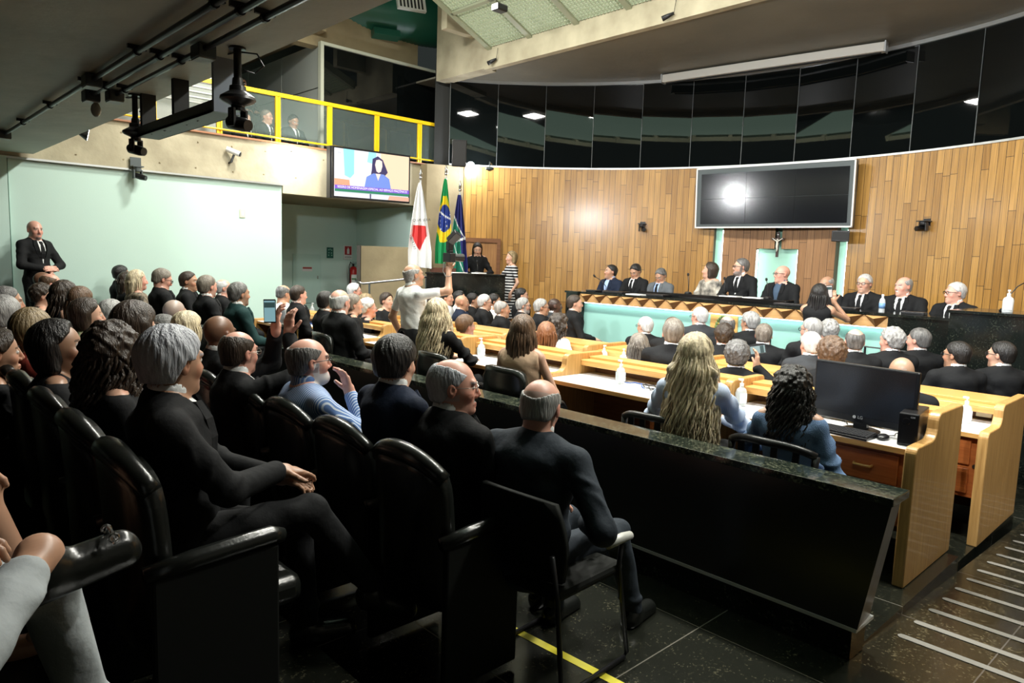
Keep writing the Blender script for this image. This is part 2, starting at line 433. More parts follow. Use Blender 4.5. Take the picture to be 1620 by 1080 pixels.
# left wall, concrete band, recess
c = MB(); c.box(1.62, 5.28, 11.09, 11.25, -.3, 2.78); c.box(-8, 1.60, 11.02, 11.25, -.3, 2.80); struct(c.build('wall_left', M_TEAL))
c = MB(); c.box(-1.5, 5.30, 11.08, 11.3, 2.80, 3.43); c.box(5.30, 8.50, 11.08, 11.3, 2.66, 3.43); struct(c.build('wall_left_band', M_CONC))
c = MB(); c.box(-1.5, 5.28, 11.03, 11.08, 2.775, 2.80); struct(c.build('trim_6', M_SILVER))
c = MB(); c.box(1.9, 8.56, 11.03, 11.14, 3.43, 3.455); struct(c.build('trim_7', M_COPPER))
c = MB(); c.box(5.28, 5.30, 11.25, 13.5, -.3, 2.66); c.box(5.2, 8.6, 13.4, 13.5, -.3, 2.9); c.box(8.06, 8.14, 11.3, 13.4, -.3, 2.9)
c.box(5.28, 7.0, 11.3, 11.36, -.3, .62)
struct(c.build('wall_recess', mat('teal_lightened_paint', (.60, .76, .69), .6)))  # light from the hall put into the colour: teal lighter than wall_left
c = MB(); c.box(5.28, 8.1, 11.3, 13.5, 2.66, 2.72); struct(c.build('ceiling_recess', M_CONCB))
c = MB(); c.box(5.28, 7.05, 11.24, 11.42, .62, .655); struct(c.build('trim_8', M_DESK))
c = MB(); c.add([(8.02, 10.86, -.3), (8.02, 11.3, -.3), (8.75, 10.60, -.3), (8.75, 11.3, -.3)]+[(8.02, 10.86, 3.43), (8.02, 11.3, 3.43), (8.75, 10.60, 3.43), (8.75, 11.3, 3.43)],
               [(0, 2, 6, 4), (0, 4, 5, 1), (2, 3, 7, 6), (4, 6, 7, 5)]); struct(c.build('wall_pillar', M_CONCB))
# gallery behind the rail
c = MB(); c.box(1.9, 9.5, 11.3, 17, 2.75, 2.93); struct(c.build('floor_gallery', M_DARK))
c = MB(); c.box(1.5, 9.5, 16.8, 17, 3.3, 8.2); struct(c.build('wall_gallery', M_CONCD))
c = MB()
for k, (y0, y1) in enumerate(((11.72, 13.2), (13.22, 14.7), (14.72, 16.5))):
    c.box(6.30, 6.34, y0, y1-.01, 3.4, 4.60); c.box(6.30, 6.34, y0, y1-.01, 4.62, 5.36+.0*k)
struct(c.build('wall_gallery_panels', mat('grey_panel', (.42, .45, .42), .35)))
c = MB(); c.box(6.30, 9.2, 11.62, 11.66, 3.40, 5.30); struct(c.build('window_20', M_BGLASS))
c = MB(); c.box(6.24, 9.2, 11.58, 11.68, 5.30, 5.35); c.box(6.24, 6.30, 11.58, 11.68, 3.4, 5.3); struct(c.build('trim_9', mat('pale_frame', (.45, .47, .38), .5)))
# glass balustrade panes
# floors: audience tiers, plenary floor stepping down, ramp
F = MB()
F.box(-8, 3.15, -6, 11.02, -.35, 0.0)
F.build('floor', M_GRANF)['kind'] = 'structure'
F = MB(); F.box(-8, 1.28, -6, 11.02, 0.0, .17); F.box(-8, .20, -6, 11.02, .17, .42); struct(F.build('floor_tiers', M_GRANF))
F = MB(); F.box(3.15, 4.85, 1.09, 11.05, -.4, 0.0); F.box(4.85, 6.5, 1.13, 11.05, -.4, -.10); F.box(6.5, 13, -6, 13, -.4, -.25)
struct(F.build('floor_plenary', M_GRANF))
F = MB(); F.add([(3.15, -6, 0), (3.15, 1.09, 0), (7.4, 1.09, -.25), (7.4, -6, -.25), (3.15, -6, -.4), (3.15, 1.09, -.4), (7.4, 1.09, -.4), (7.4, -6, -.4)],
                [(0, 1, 2, 3), (4, 7, 6, 5), (0, 4, 5, 1), (1, 5, 6, 2)]); struct(F.build('floor_ramp', M_GRANR))
c = MB(); c.box(1.3, 2.4, 10.25, 11.02, 0, .22)
q_ = [(7.55, 9.85), (8.45, 9.02), (9.0, 9.4), (9.2, 10.0), (8.6, 10.55), (8.1, 10.75)]; c.prism(q_, 'z', -.25, .25)
struct(c.build('floor_platforms', M_GRANF))
c = MB(); c.box(8.95, 12, 1.0, 8.6, -.25, .28); struct(c.build('floor_dais', M_DARK))
c = MB(); c.box(-8, -7.9, -6, 11, 0, 3); c.box(-8, 13.5, -6, -5.9, -.4, 8.2); struct(c.build('wall_back', M_CONCD))
M_STRIP = mat('grip_stripe', (.20, .19, .17), .7)
ORD = 'first second third fourth fifth sixth seventh eighth ninth tenth eleventh twelfth thirteenth fourteenth fifteenth sixteenth seventeenth'.split()
for k in range(17):
    x = 3.60+.236*k; z = -(x-3.15)*.25/4.25+.002
    s = MB()
    n = 6; ring = [(x+.024*math.cos(math.pi*i/n), 1.0+.024*math.sin(math.pi*i/n)) for i in range(n+1)]+[(x-.024, -2.6), (x+.024, -2.6)]
    s.add([(p[0], p[1], -(p[0]-3.15)*.25/4.25+.003) for p in ring], [tuple(range(len(ring)))])
    tag(s.build('anti_slip_strip', M_STRIP), 'grey anti-slip strip across the granite ramp, %s counted from the parapet end' % ORD[k], 'anti-slip strip', 'anti-slip strips on the ramp')

# ------------------------------------------------------------------ writing
FONT_CACHE = {}
def text(s, name, m, size, M, parent=None, ext=.0008, align='CENTER', kind=None):
    cu = bpy.data.curves.new('txt', 'FONT'); cu.body = s; cu.size = size; cu.extrude = ext; cu.align_x = align; cu.align_y = 'CENTER'
    ob = bpy.data.objects.new('txt', cu); COL.objects.link(ob)
    bpy.context.view_layer.update()
    me = bpy.data.meshes.new_from_object(ob.evaluated_get(bpy.context.evaluated_depsgraph_get()))
    bpy.data.objects.remove(ob); bpy.data.curves.remove(cu)
    me.name = name; me.materials.clear(); me.materials.append(m); me.transform(M)
    o = bpy.data.objects.new(name, me); COL.objects.link(o)
    if parent is not None: o.parent = parent
    return o
def frame(origin, right, up_):
    r = Vector(right).normalized(); u = Vector(up_).normalized(); n = r.cross(u)
    m = Matrix((r, u, n)).transposed().to_4x4(); m.translation = Vector(origin); return m
def quad(m, F, x0, x1, y0, y1, z=0.0):
    m.add([F @ Vector((x0, y0, z)), F @ Vector((x1, y0, z)), F @ Vector((x1, y1, z)), F @ Vector((x0, y1, z))], [(0, 1, 2, 3)])
def poly(m, F, pts, z=0.0):
    m.add([F @ Vector((p[0], p[1], z)) for p in pts], [tuple(range(len(pts)))])
def emis(name, c, k=1.0):
    return mat(name, tuple(x*.2 for x in c), .4, emit=(c, k))

# ------------------------------------------------------------------ gallery rail
rail = empty('balcony_rail', (5.2, 11.09, 3.46), 0, 'yellow steel guard rail with glass panes along the gallery on the concrete band', 'railing')
def loc(mb, o): return mb.xform(Matrix.Translation(-Vector(o.location)))
m = MB(); m.box(1.9, 8.62, 11.07, 11.11, 4.17, 4.23); loc(m, rail).build('top_rail', M_YEL, rail)
m = MB(); m.tube([(1.9, 11.06, 3.525), (8.62, 11.06, 3.525)], .014, 8); loc(m, rail).build('lower_rail', M_YEL, rail)
px = [2.45, 3.36, 4.29, 5.22, 6.14, 7.07, 8.0, 8.58]
for x in px:
    m = MB()
    for q in (-.042, .014): m.box(x+q, x+q+.028, 11.07, 11.11, 3.455, 4.18)
    m.box(x-.014, x+.014, 11.085, 11.10, 3.455, 4.18); loc(m, rail).build('post', M_YEL, rail)
for i in range(len(px)-1):
    m = MB(); m.box(px[i]+.045, px[i+1]-.045, 11.096, 11.101, 3.5, 4.16); loc(m, rail).build('glass_pane', mat('rail_glass', (.5, .65, .6), .03, alpha=.06, spec=.5), rail)

# ------------------------------------------------------------------ wall television
F = frame((5.955, 10.60, 2.655), (1.472, 0, .02), (0, 0, 1))
tv = empty('television', (6.7, 10.66, 3.05), 0, 'wall television above the recess showing a speaker over a purple caption', 'television')
W_, H_ = 1.47, .775
m = MB()
m.xform(Matrix.Identity(4)); b0 = len(m.v); m.box(-.03, W_+.03, -.03, H_+.03, -.06, 0); m.xform(F, b0); loc(m, tv).build('casing', M_PLAS, tv)
m = MB(); m.box(-.035, W_+.035, -.033, H_+.033, -.062, -.012); m.xform(F); 
sc = empty('x', (0, 0, 0)); bpy.data.objects.remove(sc)
def scr(name, pts, c, z, k=1.0):
    mm = MB(); poly(mm, F, pts, z); o = loc(mm, tv).build(name, emis('screen_%s_%d' % (name, int(c[0]*100+c[1]*1000+c[2]*7000)), c, k), screen_o, fix=False); return o
mm = MB(); quad(mm, F, 0, W_, 0, H_, .001); screen_o = loc(mm, tv).build('screen', emis('screen_base', (.80, .84, .92), .95), tv, fix=False)
S = lambda x, y: (x*W_, y*H_)
scr('picture', [S(.62, .2), S(1, .2), S(1, 1), S(.60, 1)], (.93, .66, .46), .006, 1.0)
scr('picture', [S(.13, .45), S(.20, .40), S(.25, .5), S(.25, 1), S(.11, 1)], (.30, .78, .85), .006)
scr('picture', [S(.42, .78), S(.54, .74), S(.54, 1), S(.44, 1)], (.35, .7, .9), .006)
scr('picture', [S(0, .22), S(.2, .22), S(.19, .36), S(0, .37)], (.85, .36, .22), .006)
scr('picture', [S(.49, .86), S(.56, .93), S(.63, .86), S(.70, .6), S(.66, .52), S(.53, .5), S(.46, .42), S(.48, .62)], (.05, .04, .12), .009)
scr('picture', [S(.38, .2), S(.41, .46), S(.50, .55), S(.64, .55), S(.72, .46), S(.75, .2)], (.18, .28, .72), .012)
scr('picture', [S(.53, .55), S(.60, .55), S(.565, .40)], (.85, .70, .64), .015)
scr('picture', [S(.52, .74), S(.535, .84), S(.575, .86), S(.615, .83), S(.62, .72), S(.60, .60), S(.57, .57), S(.54, .60)], (.90, .72, .66), .018)
scr('picture', [S(0, .155), S(1, .165), S(1, .25), S(0, .235)], (.22, .10, .62), .021)
scr('picture', [S(0, .10), S(1, .11), S(1, .165), S(0, .155)], (.03, .22, .12), .021)
scr('picture', [S(.70, .0), S(1, .0), S(1, .09), S(.72, .09)], (.80, .42, .30), .021)
scr('picture', [S(.45, .0), S(.47, .0), S(.47, .10), S(.45, .10)], (.10, .10, .18), .024)
text('SESSÃO DE HOMENAGEM ESPECIAL AO SERVIÇO MAÇÔNICO', 'caption', emis('caption_white', (1, 1, 1), 1.2), .050, Matrix.Translation(-tv.location) @ F @ Matrix.Translation((W_*.5, H_*.203, .025)) @ Matrix.Rotation(R(.4), 4, 'Z'), screen_o, 0)
text('TV', 'caption', emis('caption_grey', (.3, .3, .3), 1), .045, Matrix.Translation(-tv.location) @ F @ Matrix.Translation((W_*.06, H_*.90, .008)), screen_o, 0)
m = MB(); m.box(6.2, 7.2, 10.66, 11.06, 2.9, 2.96); m.box(6.6, 6.8, 10.66, 11.06, 3.1, 3.3); loc(m, tv).build('bracket', M_BMET, tv)
m = MB(); m.box(-.05, -.02, -.03, H_+.03, -.16, -.05); m.xform(F); loc(m, tv).build('side_mount', M_BMET, tv)

# ------------------------------------------------------------------ video wall over the dais
P0, P1 = Vector((11.10, 7.02, 0)), Vector((11.33, 4.42, 0))
vw = empty('video_wall', (11.2, 5.7, 2.9), 0, 'large black video wall of six screens in a grey frame above the crucifix', 'video wall')
dirv = (P1-P0).normalized(); 
F = frame((P0.x, P0.y, 2.385), dirv, (-.05, -.0, 1)); Wd = (P1-P0).length; Hh = 1.01
m = MB(); m.box(0, Wd, 0, Hh, -.14, 0); m.xform(F); loc(m, vw).build('cabinet', M_GREYM, vw)
m = MB()
for a in ((-.012, .012, -.012, Hh+.012), (Wd-.012, Wd+.012, -.012, Hh+.012)): m.box(*a, -.02, .012)
for a in ((-.012, Wd+.012, -.012, .012), (-.012, Wd+.012, Hh-.012, Hh+.012)): m.box(*a, -.02, .012)
m.xform(F); loc(m, vw).build('frame', M_WHITE, vw)
M_SCR = mat('dead_screen', (.006, .007, .009), .15, spec=.5)
w3 = (Wd-.16)/3; h2 = (Hh-.15)/2
for i in range(3):
    for j in range(2):
        m = MB(); m.box(.09+i*w3, .09+(i+1)*w3-.004, .06+j*h2, .06+(j+1)*h2-.004, 0, .01); m.xform(F); loc(m, vw).build('screen', M_SCR, vw)

# ------------------------------------------------------------------ wall fittings
def wallbox(a, z, w_, h_, dpt, off=0.0):
    """frame on the curved wall at angle a, height z: x to the right seen from the hall"""
    c_ = Vector(cpt(a, z, RAD-off)); rt_ = Vector((math.sin(R(a)), -math.cos(R(a)), 0)); return frame(c_, rt_, (0, 0, 1))
cr = empty('crucifix', cpt(5.3, 2.1, RAD-.03), 0, 'dark wooden crucifix with a pale figure on the panelled wall above the green niche', 'crucifix')
F = frame(Vector(cpt(5.3, 2.1, RAD-.05)), (math.sin(R(5.3)), -math.cos(R(5.3)), 0), (0, 0, 1))
m = MB(); m.box(-.02, .02, -.20, .22, -.02, .01); m.box(-.10, .10, .085, .12, -.02, .01); m.xform(F); loc(m, cr).build('cross', wood('dark_wood', (.05, .02, .012), (.03, .012, .008), .4), cr)
m = MB()
for sd in (1, -1): m.tube([F @ Vector(p) for p in ((sd*.085, .115, .02), (sd*.045, .085, .025), (0, .060, .03))], [.006, .008, .011], 8)
m.tube([F @ Vector(p) for p in ((0, .065, .03), (.004, .02, .03), (0, -.02, .032), (.006, -.06, .03), (0, -.11, .025))], [.018, .02, .019, .014, .007], 10)
m.sphere(F @ Vector((.006, .092, .034)), .016, 10, 8)
loc(m, cr).build('figure', mat('ivory', (.75, .72, .62), .5), cr, smooth=True)
m = MB(); m.box(-.012, .012, .165, .185, .008, .014); m.xform(F); loc(m, cr).build('plaque', M_WHITE, cr)

def wall_cam(a, z, label, tilt=1):
    o = empty('robotic_camera', cpt(a, z, RAD-.1), 0, label, 'camera')
    F = wallbox(a, z, 0, 0, 0)
    m = MB(); m.box(-.07, .07, .07, .085, 0, .16); m.box(-.05, .05, .02, .12, 0, .01); m.xform(F); loc(m, o).build('shelf', M_BMET, o)
    m = MB(); b = len(m.v); m.lathe([(.055, .0), (.06, .02), (.05, .05)], (0, 0, 0), 16)
    m.xform(F @ Matrix.Translation((0, .068, .09)) @ Matrix.Rotation(R(90), 4, 'X')); loc(m, o).build('base', M_PLAS, o, smooth=True, angle=40)
    m = MB(); m.box(-.055, -.04, -.06, .05, .05, .12); m.box(.04, .055, -.06, .05, .05, .12); m.xform(F); loc(m, o).build('yoke', M_PLAS, o, bevel=.004)
    m = MB(); m.tube([(0, -.02, .02), (0, -.02, .05), (0, -.03, .17)], [.03, .042, .036], 14); m.xform(F @ Matrix.Rotation(R(20*tilt), 4, 'Y')); loc(m, o).build('lens_head', M_PLAS, o, smooth=True, angle=50)
    return o
wall_cam(26.1, 2.37, 'small black robotic camera on the plank wall left of the video wall', 1)
wall_cam(-14.3, 2.37, 'black robotic camera on the plank wall right of the video wall', -1)
def speaker(loc_, rz, w_, dp, h_, label, tiltx=0):
    o = empty('loudspeaker', loc_, rz, label, 'loudspeaker')
    T_ = Matrix.Rotation(tiltx, 4, 'Y')
    m = MB(); m.prism([(-dp/2, -w_*.36), (-dp/2, w_*.36), (dp/2, w_/2), (dp/2, -w_/2)], 'z', -h_/2, h_/2); m.xform(T_); m.build('cabinet', M_PLAS, o, bevel=.01)
    m = MB(); m.box(dp/2, dp/2+.008, -w_/2+.015, w_/2-.015, -h_/2+.02, h_/2-.02); m.xform(T_); m.build('grille', M_MESH, o)
    m = MB(); m.box(-dp/2-.1, -dp/2, -.02, .02, -.03, .03); m.build('bracket', M_BMET, o)
    return o
c_ = cpt(-4.3, 2.24, RAD-.22)
speaker(c_, R(-4.3+180+15), .26, .18, .17, 'small black loudspeaker under the right corner of the video wall')
speaker((8.12, 10.06, 3.56), R(235), .26, .26, .46, 'tall black loudspeaker hung at the corner of the gallery beside the bright lamp', R(8))
# dome camera + flood fixtures
o = empty('dome_camera', (8.56, 9.72, 3.40), 0, 'small grey dome camera under the black glass band right of the bright lamp', 'camera')
m = MB(); m.lathe([(.01, .03), (.06, .02), (.075, 0), (.07, -.02), (.02, -.045)], (0, 0, -.08), 16); m.build('dome', M_GREYM, o, smooth=True)
m = MB(); m.tube([(0, 0, -.06), (0, 0, .03), (.20, .17, .03)], .012, 8); m.build('arm', M_GREYM, o)
def flood(p, aim, label, on=True, name='flood_light', sz=.11, hang=None):
    o = empty(name, p, 0, label, 'lamp')
    q = (Vector(aim)-Vector(p)).to_track_quat('Z', 'Y').to_matrix().to_4x4()
    m = MB(); m.lathe([(sz*.5, -.10), (sz*.7, -.06), (sz, 0)], (0, 0, 0), 14); m.xform(q); m.build('housing', M_BMET, o, smooth=True, angle=40)
    m = MB(); m.lathe([(.002, .004), (sz*.93, .004)], (0, 0, 0), 16); m.xform(q)
    m.build('lamp_face', emis('lamp_glow', (1, 1, .97), 9) if on else mat('lamp_glass', (.02, .02, .02), .1), o)
    if hang: m = MB(); m.tube([(0, 0, 0), tuple(Vector(hang)-Vector(p))], .010, 6); m.build('arm', M_BMET, o)
    return o
flood((2.15, 6.2, 3.13), (7.2, 13.0, 1.1), 'flood lamp on the slab edge turned toward the recess', hang=(1.88, 6.2, 3.3))
for i, p in enumerate(FLOODS):
    flood(p, (10.5, p[1]*.7+1.4, 1.4), 'flood lamp on the edge of the gallery slab, number %s from the right hand end' % ('one two three four five'.split()[i]), hang=(1.88, p[1], 3.3))
for p, q, lb in ((FLARE[0], (5.43, 9.5, 3.0), 'dazzling round white lamp under the rail on the concrete band'), (FLARE[1], (7.6, 8.6, 3.0), 'dazzling white lamp at the top left corner of the plank wall')):
    o = empty('video_lamp', p, 0, lb, 'lamp')
    m = MB(); m.sphere((0, 0, 0), .07, 14, 10); m.build('bulb', emis('flare_bulb', (.97, 1, .97), 120), o, smooth=True)
    m = MB(); m.cyl((0, .04 if q[1] > 9 else .03, -.03), .03, .06, 10); m.tube([(0, .03, 0), (0, .20, .06)], .01, 6); m.build('holder', M_BMET, o)
o = empty('flood_light', (7.35, 8.22, 5.42), 0, 'square floodlight with a bright face fixed on the skylight bars', 'lamp')
m = MB(); m.box(-.10, .10, -.08, .08, -.05, .05); m.build('housing', M_BMET, o, bevel=.02)
m = MB(); m.box(-.105, -.10, -.065, .065, -.04, .04); m.build('lamp_face', emis('lamp_soft', (1, 1, .95), 3), o)
for p, lb in (((8.18, 9.22, 5.02), 'small unlit black lamp on the concrete beam below the left skylight bay'), ((8.18, 5.72, 4.99), 'small unlit black lamp on the concrete beam below the right skylight bays')):
    o = empty('spot_lamp', p, 0, lb, 'lamp')
    m = MB(); m.tube([(.0, -.02, .02), (-.03, .05, -.01), (-.06, .12, -.04)], [.018, .03, .036], 10); m.build('housing', M_BMET, o, smooth=True)
    m = MB(); m.tube([(0, -.02, .02), (.02, -.03, .20)], .004, 5); m.build('cable', M_BMET, o)
# projection screen case under the front soffit
o = empty('projection_screen_case', (10.9, 5.83, 4.95), 0, 'long white projection screen case under the ceiling above the black glass', 'screen case')
a, b = Vector((10.67, 7.57, 4.94)), Vector((11.15, 4.09, 4.94)); F = frame(a, b-a, (0, 0, 1)); Ln = (b-a).length
m = MB(); m.box(0, Ln, -.07, .06, -.07, .07); m.xform(F); loc(m, o).build('case', mat('case_white', (.62, .60, .54), .5), o, bevel=.01)
for q in (-.02, Ln):
    m = MB(); m.box(q, q+.02, -.08, .07, -.08, .08); m.xform(F); loc(m, o).build('end_cap', M_SILVER, o)
m = MB(); m.box(.05, Ln-.05, -.085, -.07, -.02, .02); m.xform(F); loc(m, o).build('slot', M_DARK, o)
# duct
o = empty('air_duct', (8.6, 12.6, 6.3), 0, 'big dark green corrugated air duct behind the gallery roof', 'air duct')
M_DUCT = mat('duct_green', (.010, .085, .055), .4)
m = MB(); pr = []; n = 44; a, b = Vector((5.5, 12.5, 6.15)), Vector((9.2, 11.5, 6.28))
d_ = (b-a); pts = [a+d_*i/(n*2) for i in range(n*2+1)]; m.tube(pts, [.47 if i % 2 else .458 for i in range(n*2+1)], 28); loc(m, o).build('pipe', M_DUCT, o, smooth=True, angle=60)
F = frame(a+d_*.62+Vector((-.12, -.46, .10)), d_, (0, .25, 1)); m = MB(); m.box(0, .55, -.13, .13, -.02, .05); m.xform(F); loc(m, o).build('grille_frame', M_WHITE, o)
m = MB()
for i in range(7): m.box(.04+i*.07, .075+i*.07, -.10, .10, .05, .054)
m.xform(F); loc(m, o).build('grille_slats', M_DARK, o)
F = frame(a+d_*.52+Vector((-.1, -.3, -.40)), d_, (0, .25, 1)); m = MB(); m.box(0, .5, -.12, .0, -.1, .1); m.xform(F); loc(m, o).build('branch_box', M_DUCT, o)
# ------------------------------------------------------------------ under the gallery slab
def conduit(x, y0, y1, label, z=2.812):
    o = empty('cable_conduit', (x, (y0+y1)/2, z), 0, label, 'conduit')
    m = MB(); m.tube([(x, y0, z), (x, y1, z)], .017, 10); loc(m, o).build('pipe', M_BMET, o, smooth=True)
    m = MB(); y = y0+.5
    while y < y1-.2:
        m = MB(); m.tube([(x, y-.012, z), (x, y+.012, z)], .024, 10); m.box(x-.05, x+.05, y-.01, y+.01, z+.010, z+.035); loc(m, o).build('clamp', M_BMET, o); y += 1.15
conduit(1.30, -4, 11.0, 'dark conduit on the gallery soffit, innermost and longest of the three')
conduit(1.42, -4, 6.05, 'dark conduit on the gallery soffit, middle one of the three')
conduit(1.54, -4, 5.9, 'dark conduit on the gallery soffit, nearest the slab edge')
for x, y, lb, bulb in ((1.30, 5.55, 'grey junction box on the inner conduit', 0), (1.55, 4.22, 'white lipped junction box beside the large hanging camera', 0), (1.42, 6.1, 'junction box with a glass fitting at the end of the middle conduit', 1), (1.54, 5.95, 'square junction box above the smaller hanging camera', 0), (1.30, 9.0, 'junction box at the far left of the inner conduit', 0)):
    o = empty('junction_box', (x, y, 2.79), 0, lb, 'junction box')
    m = MB(); m.box(-.05, .05, -.065, .065, -.025, .05); m.build('box', M_GREYM, o, bevel=.006)
    m = MB(); m.box(-.045, .045, -.06, .06, -.032, -.026); m.build('lid', mat('lid_grey', (.3, .32, .3), .4), o)
    if bulb: m = MB(); m.sphere((.03, .0, -.08), .035, 10, 8, (1, 1, 1.5)); m.build('glass_fitting', mat('old_glass', (.35, .35, .3), .2), o, smooth=True)
def hanging_cam(x, y, zb, s, lb, yaw, text_):
    o = empty('hanging_camera', (x, y, 2.85), yaw, lb, 'camera')
    m = MB(); m.cyl((0, 0, zb+.0), .028*s, -zb, 12); m.cyl((0, 0, -.012), .06*s, .012, 12); m.build('drop_pole', M_PLAS, o, smooth=True, angle=40)
    m = MB(); m.lathe([(.035, .10), (.04, .05), (.055, .045), (.06, .01), (.12, -.03), (.125, -.05), (.11, -.065), (.05, -.09), (.045, -.10)], (0, 0, zb), 22)
    if s != 1: m.xform(Matrix.Translation((0, 0, zb)) @ Matrix.Scale(s, 4) @ Matrix.Translation((0, 0, -zb)))
    m.build('mount_plate', M_PLAS, o, smooth=True, angle=40)
    z = zb-.10*s
    m = MB(); m.cyl((0, 0, z-.03*s), .05*s, .03*s, 16); 
    for sd in (1, -1): m.box(-.03*s, .03*s, sd*.055*s-.012*s, sd*.055*s+.012*s, z-.14*s, z-.01*s)
    m.build('yoke', M_PLAS, o, bevel=.006*s)
    m = MB(); m.tube([(-.085*s, 0, z-.10*s), (-.07*s, 0, z-.10*s), (.05*s, 0, z-.125*s), (.10*s, 0, z-.135*s)], [.040*s, .050*s, .050*s, .042*s], 18); hd_ = m.build('lens_head', M_PLAS, o, smooth=True, angle=50)
    text(text_, 'mark', mat('mark_grey', (.25, .25, .25), .5), .03*s, Matrix.Translation((0, -.0685*s, z-.07*s)) @ Matrix.Rotation(R(90), 4, 'X') @ Matrix.Rotation(R(-90), 4, 'Z'), o, .0005)
    m = MB(); m.tube([(0, 0, -.02), (-.1, .05, -.01), (-.16, .08, 0)], .006, 6)
    m.tube([(0, .02, -.02), (.09, .06, -.03), (.11, .09, -.09), (.05, .08, -.13), (.02, .02, -.12)], .005, 6); m.tube([(.03, .02, zb+.06), (-.06, .1, zb+.08), (-.09, .13, zb+.02), (-.02, .08, zb)], .005, 6)
    m.build('cable', M_PLAS, o)
    return o
hanging_cam(1.69, 6.0, -.25, .74, 'smaller black camera hanging from the slab, farther of the two', R(-60), 'SONY')
hanging_cam(1.71, 4.14, -.25, .80, 'large black camera hanging from the slab by the yellow rail', R(-70), 'SONY')
o = empty('projector_frame', (1.76, 5.2, 2.65), 0, 'grey steel tray with cables hung under the slab between the two cameras', 'tray')
m = MB(); m.box(1.68, 1.84, 4.45, 5.95, 2.53, 2.545); m.box(1.83, 1.84, 4.45, 5.95, 2.53, 2.60); m.box(1.68, 1.69, 4.45, 5.95, 2.53, 2.60); loc(m, o).build('tray', M_GREYM, o)
m = MB(); m.box(1.68, 1.84, 4.42, 4.45, 2.53, 2.86); loc(m, o).build('end_bracket', mat('blue_grey', (.16, .19, .23), .45), o)
for q in (5.9, 5.2):
    m = MB(); m.box(1.71, 1.81, q, q+.05, 2.54, 2.86); loc(m, o).build('hanger', M_DARK, o)
m = MB(); rn = random.Random(4)
for k in range(7):
    y = 4.6+rn.random()*.9; m.tube([(1.70+rn.random()*.1, y+i*.05, 2.56+.03*math.sin(i*1.3+k)) for i in range(7)], .006, 5)
loc(m, o).build('cable', M_PLAS, o)
# blind / slatted box behind the tray on the gallery edge
o = empty('air_curtain', (3.4, 11.6, 3.7), 0, 'pale slatted unit behind the grey tray on the gallery', 'air conditioner')
m = MB(); m.box(2.3, 4.4, 11.5, 11.9, 2.93, 4.5); loc(m, o).build('housing', mat('unit_grey', (.35, .36, .33), .5), o)
m = MB()
for i in range(7): m.box(2.32, 4.38, 11.48, 11.5, 3.93+i*.08, 3.95+i*.08)
loc(m, o).build('slats', M_WHITE, o)

# small things on the left wall
m = MB(); rn = random.Random(8)   # tie_holes of the formwork in the concrete band
for i in range(13):
    for z in (2.92, 3.28): x = 1.9+i*.52+rn.uniform(-.05, .05); m.tube([(x, 11.083, z+rn.uniform(-.02, .02)), (x, 11.078, z)], .013, 8)
struct(m.build('trim_10', M_CONCB))
o = empty('bullet_camera', (4.47, 11.0, 3.17), 0, 'white bullet camera on the concrete band under the yellow rail', 'camera')
m = MB(); m.tube([(-.10, .02, .07), (.06, -.08, 0)], [.04, .04], 12); m.build('housing', M_WHITE, o, smooth=True, angle=40)
m = MB(); m.tube([(.06, -.08, 0), (.075, -.09, -.006)], .034, 12); m.build('lens', M_PLAS, o)
m = MB(); m.tube([(0, -.02, .0), (-.04, .0, -.12), (-.04, .08, -.13)], .018, 8); m.build('bracket', M_PLAS, o)
o = empty('robotic_camera', (3.10, 10.97, 2.76), 0, 'small grey robotic camera on a bracket at the top of the teal wall', 'camera')
m = MB(); m.box(-.07, .07, -.06, .10, .06, .075); m.box(-.07, .07, .07, .09, .06, .20); m.build('bracket', M_GREYM, o)
m = MB(); m.cyl((0, -.0, .0), .05, .06, 14); m.box(-.06, -.04, -.04, .04, -.10, .02); m.box(.04, .06, -.04, .04, -.10, .02); m.build('yoke', M_GREYM, o, bevel=.004)
m = MB(); m.tube([(-.03, .03, -.05), (.03, -.05, -.075), (.08, -.10, -.09)], [.035, .042, .035], 14); m.build('lens_head', M_PLAS, o, smooth=True, angle=50)
o = empty('wall_switch', (4.63, 11.085, 2.29), 0, 'cream square switch plate alone on the teal wall', 'switch')
m = MB(); m.box(-.045, .045, -.01, 0, -.065, .065); m.build('plate', mat('cream_plastic', (.72, .68, .52), .5), o, bevel=.004)
m = MB(); m.box(-.018, .018, -.014, -.01, -.03, .03); m.build('rocker', M_WHITE, o)
# recess: hatch, signs, extinguisher
o = empty('service_hatch', (6.9, 13.39, 1.24), 0, 'teal service hatch with a warning label in the back wall of the recess', 'hatch')
m = MB(); m.box(-.30, .32, -.02, 0, -.55, .45); m.build('panel', M_TEAL, o, bevel=.006)
m = MB(); m.box(-.10, .12, -.024, -.02, .10, .19); lb_ = m.build('warning_label', mat('label_white', (.75, .72, .70), .5), o)
m = MB(); m.box(-.09, .11, -.026, -.024, .15, .185); m.build('red_band', mat('label_red', (.35, .05, .04), .5), lb_)
m = MB(); m.cyl((.24, -.03, -.05), .014, .06, 8); m.build('latch', M_STEEL, o)
o = empty('safety_sign', (7.43, 13.385, 1.73), 0, 'small dark green safety sign left of the fire sign', 'sign')
m = MB(); m.box(-.075, .075, -.01, 0, -.11, .11); m.build('plate', mat('sign_green', (.012, .12, .085), .5), o)
m = MB()
for (x, z) in ((-.035, .06), (.0, .07), (.035, .055), (-.03, .0), (.03, -.005), (-.035, -.05), (.035, -.05)): m.box(x-.012, x+.012, -.013, -.01, z-.010, z+.010)
m.build('pictogram', mat('sign_pale', (.35, .6, .5), .5), o)
o = empty('fire_sign', (7.85, 13.385, 1.75), 0, 'red fire extinguisher sign above the extinguisher', 'sign')
m = MB(); m.box(-.10, .10, -.01, 0, -.15, .15); m.build('plate', M_WHITE, o)
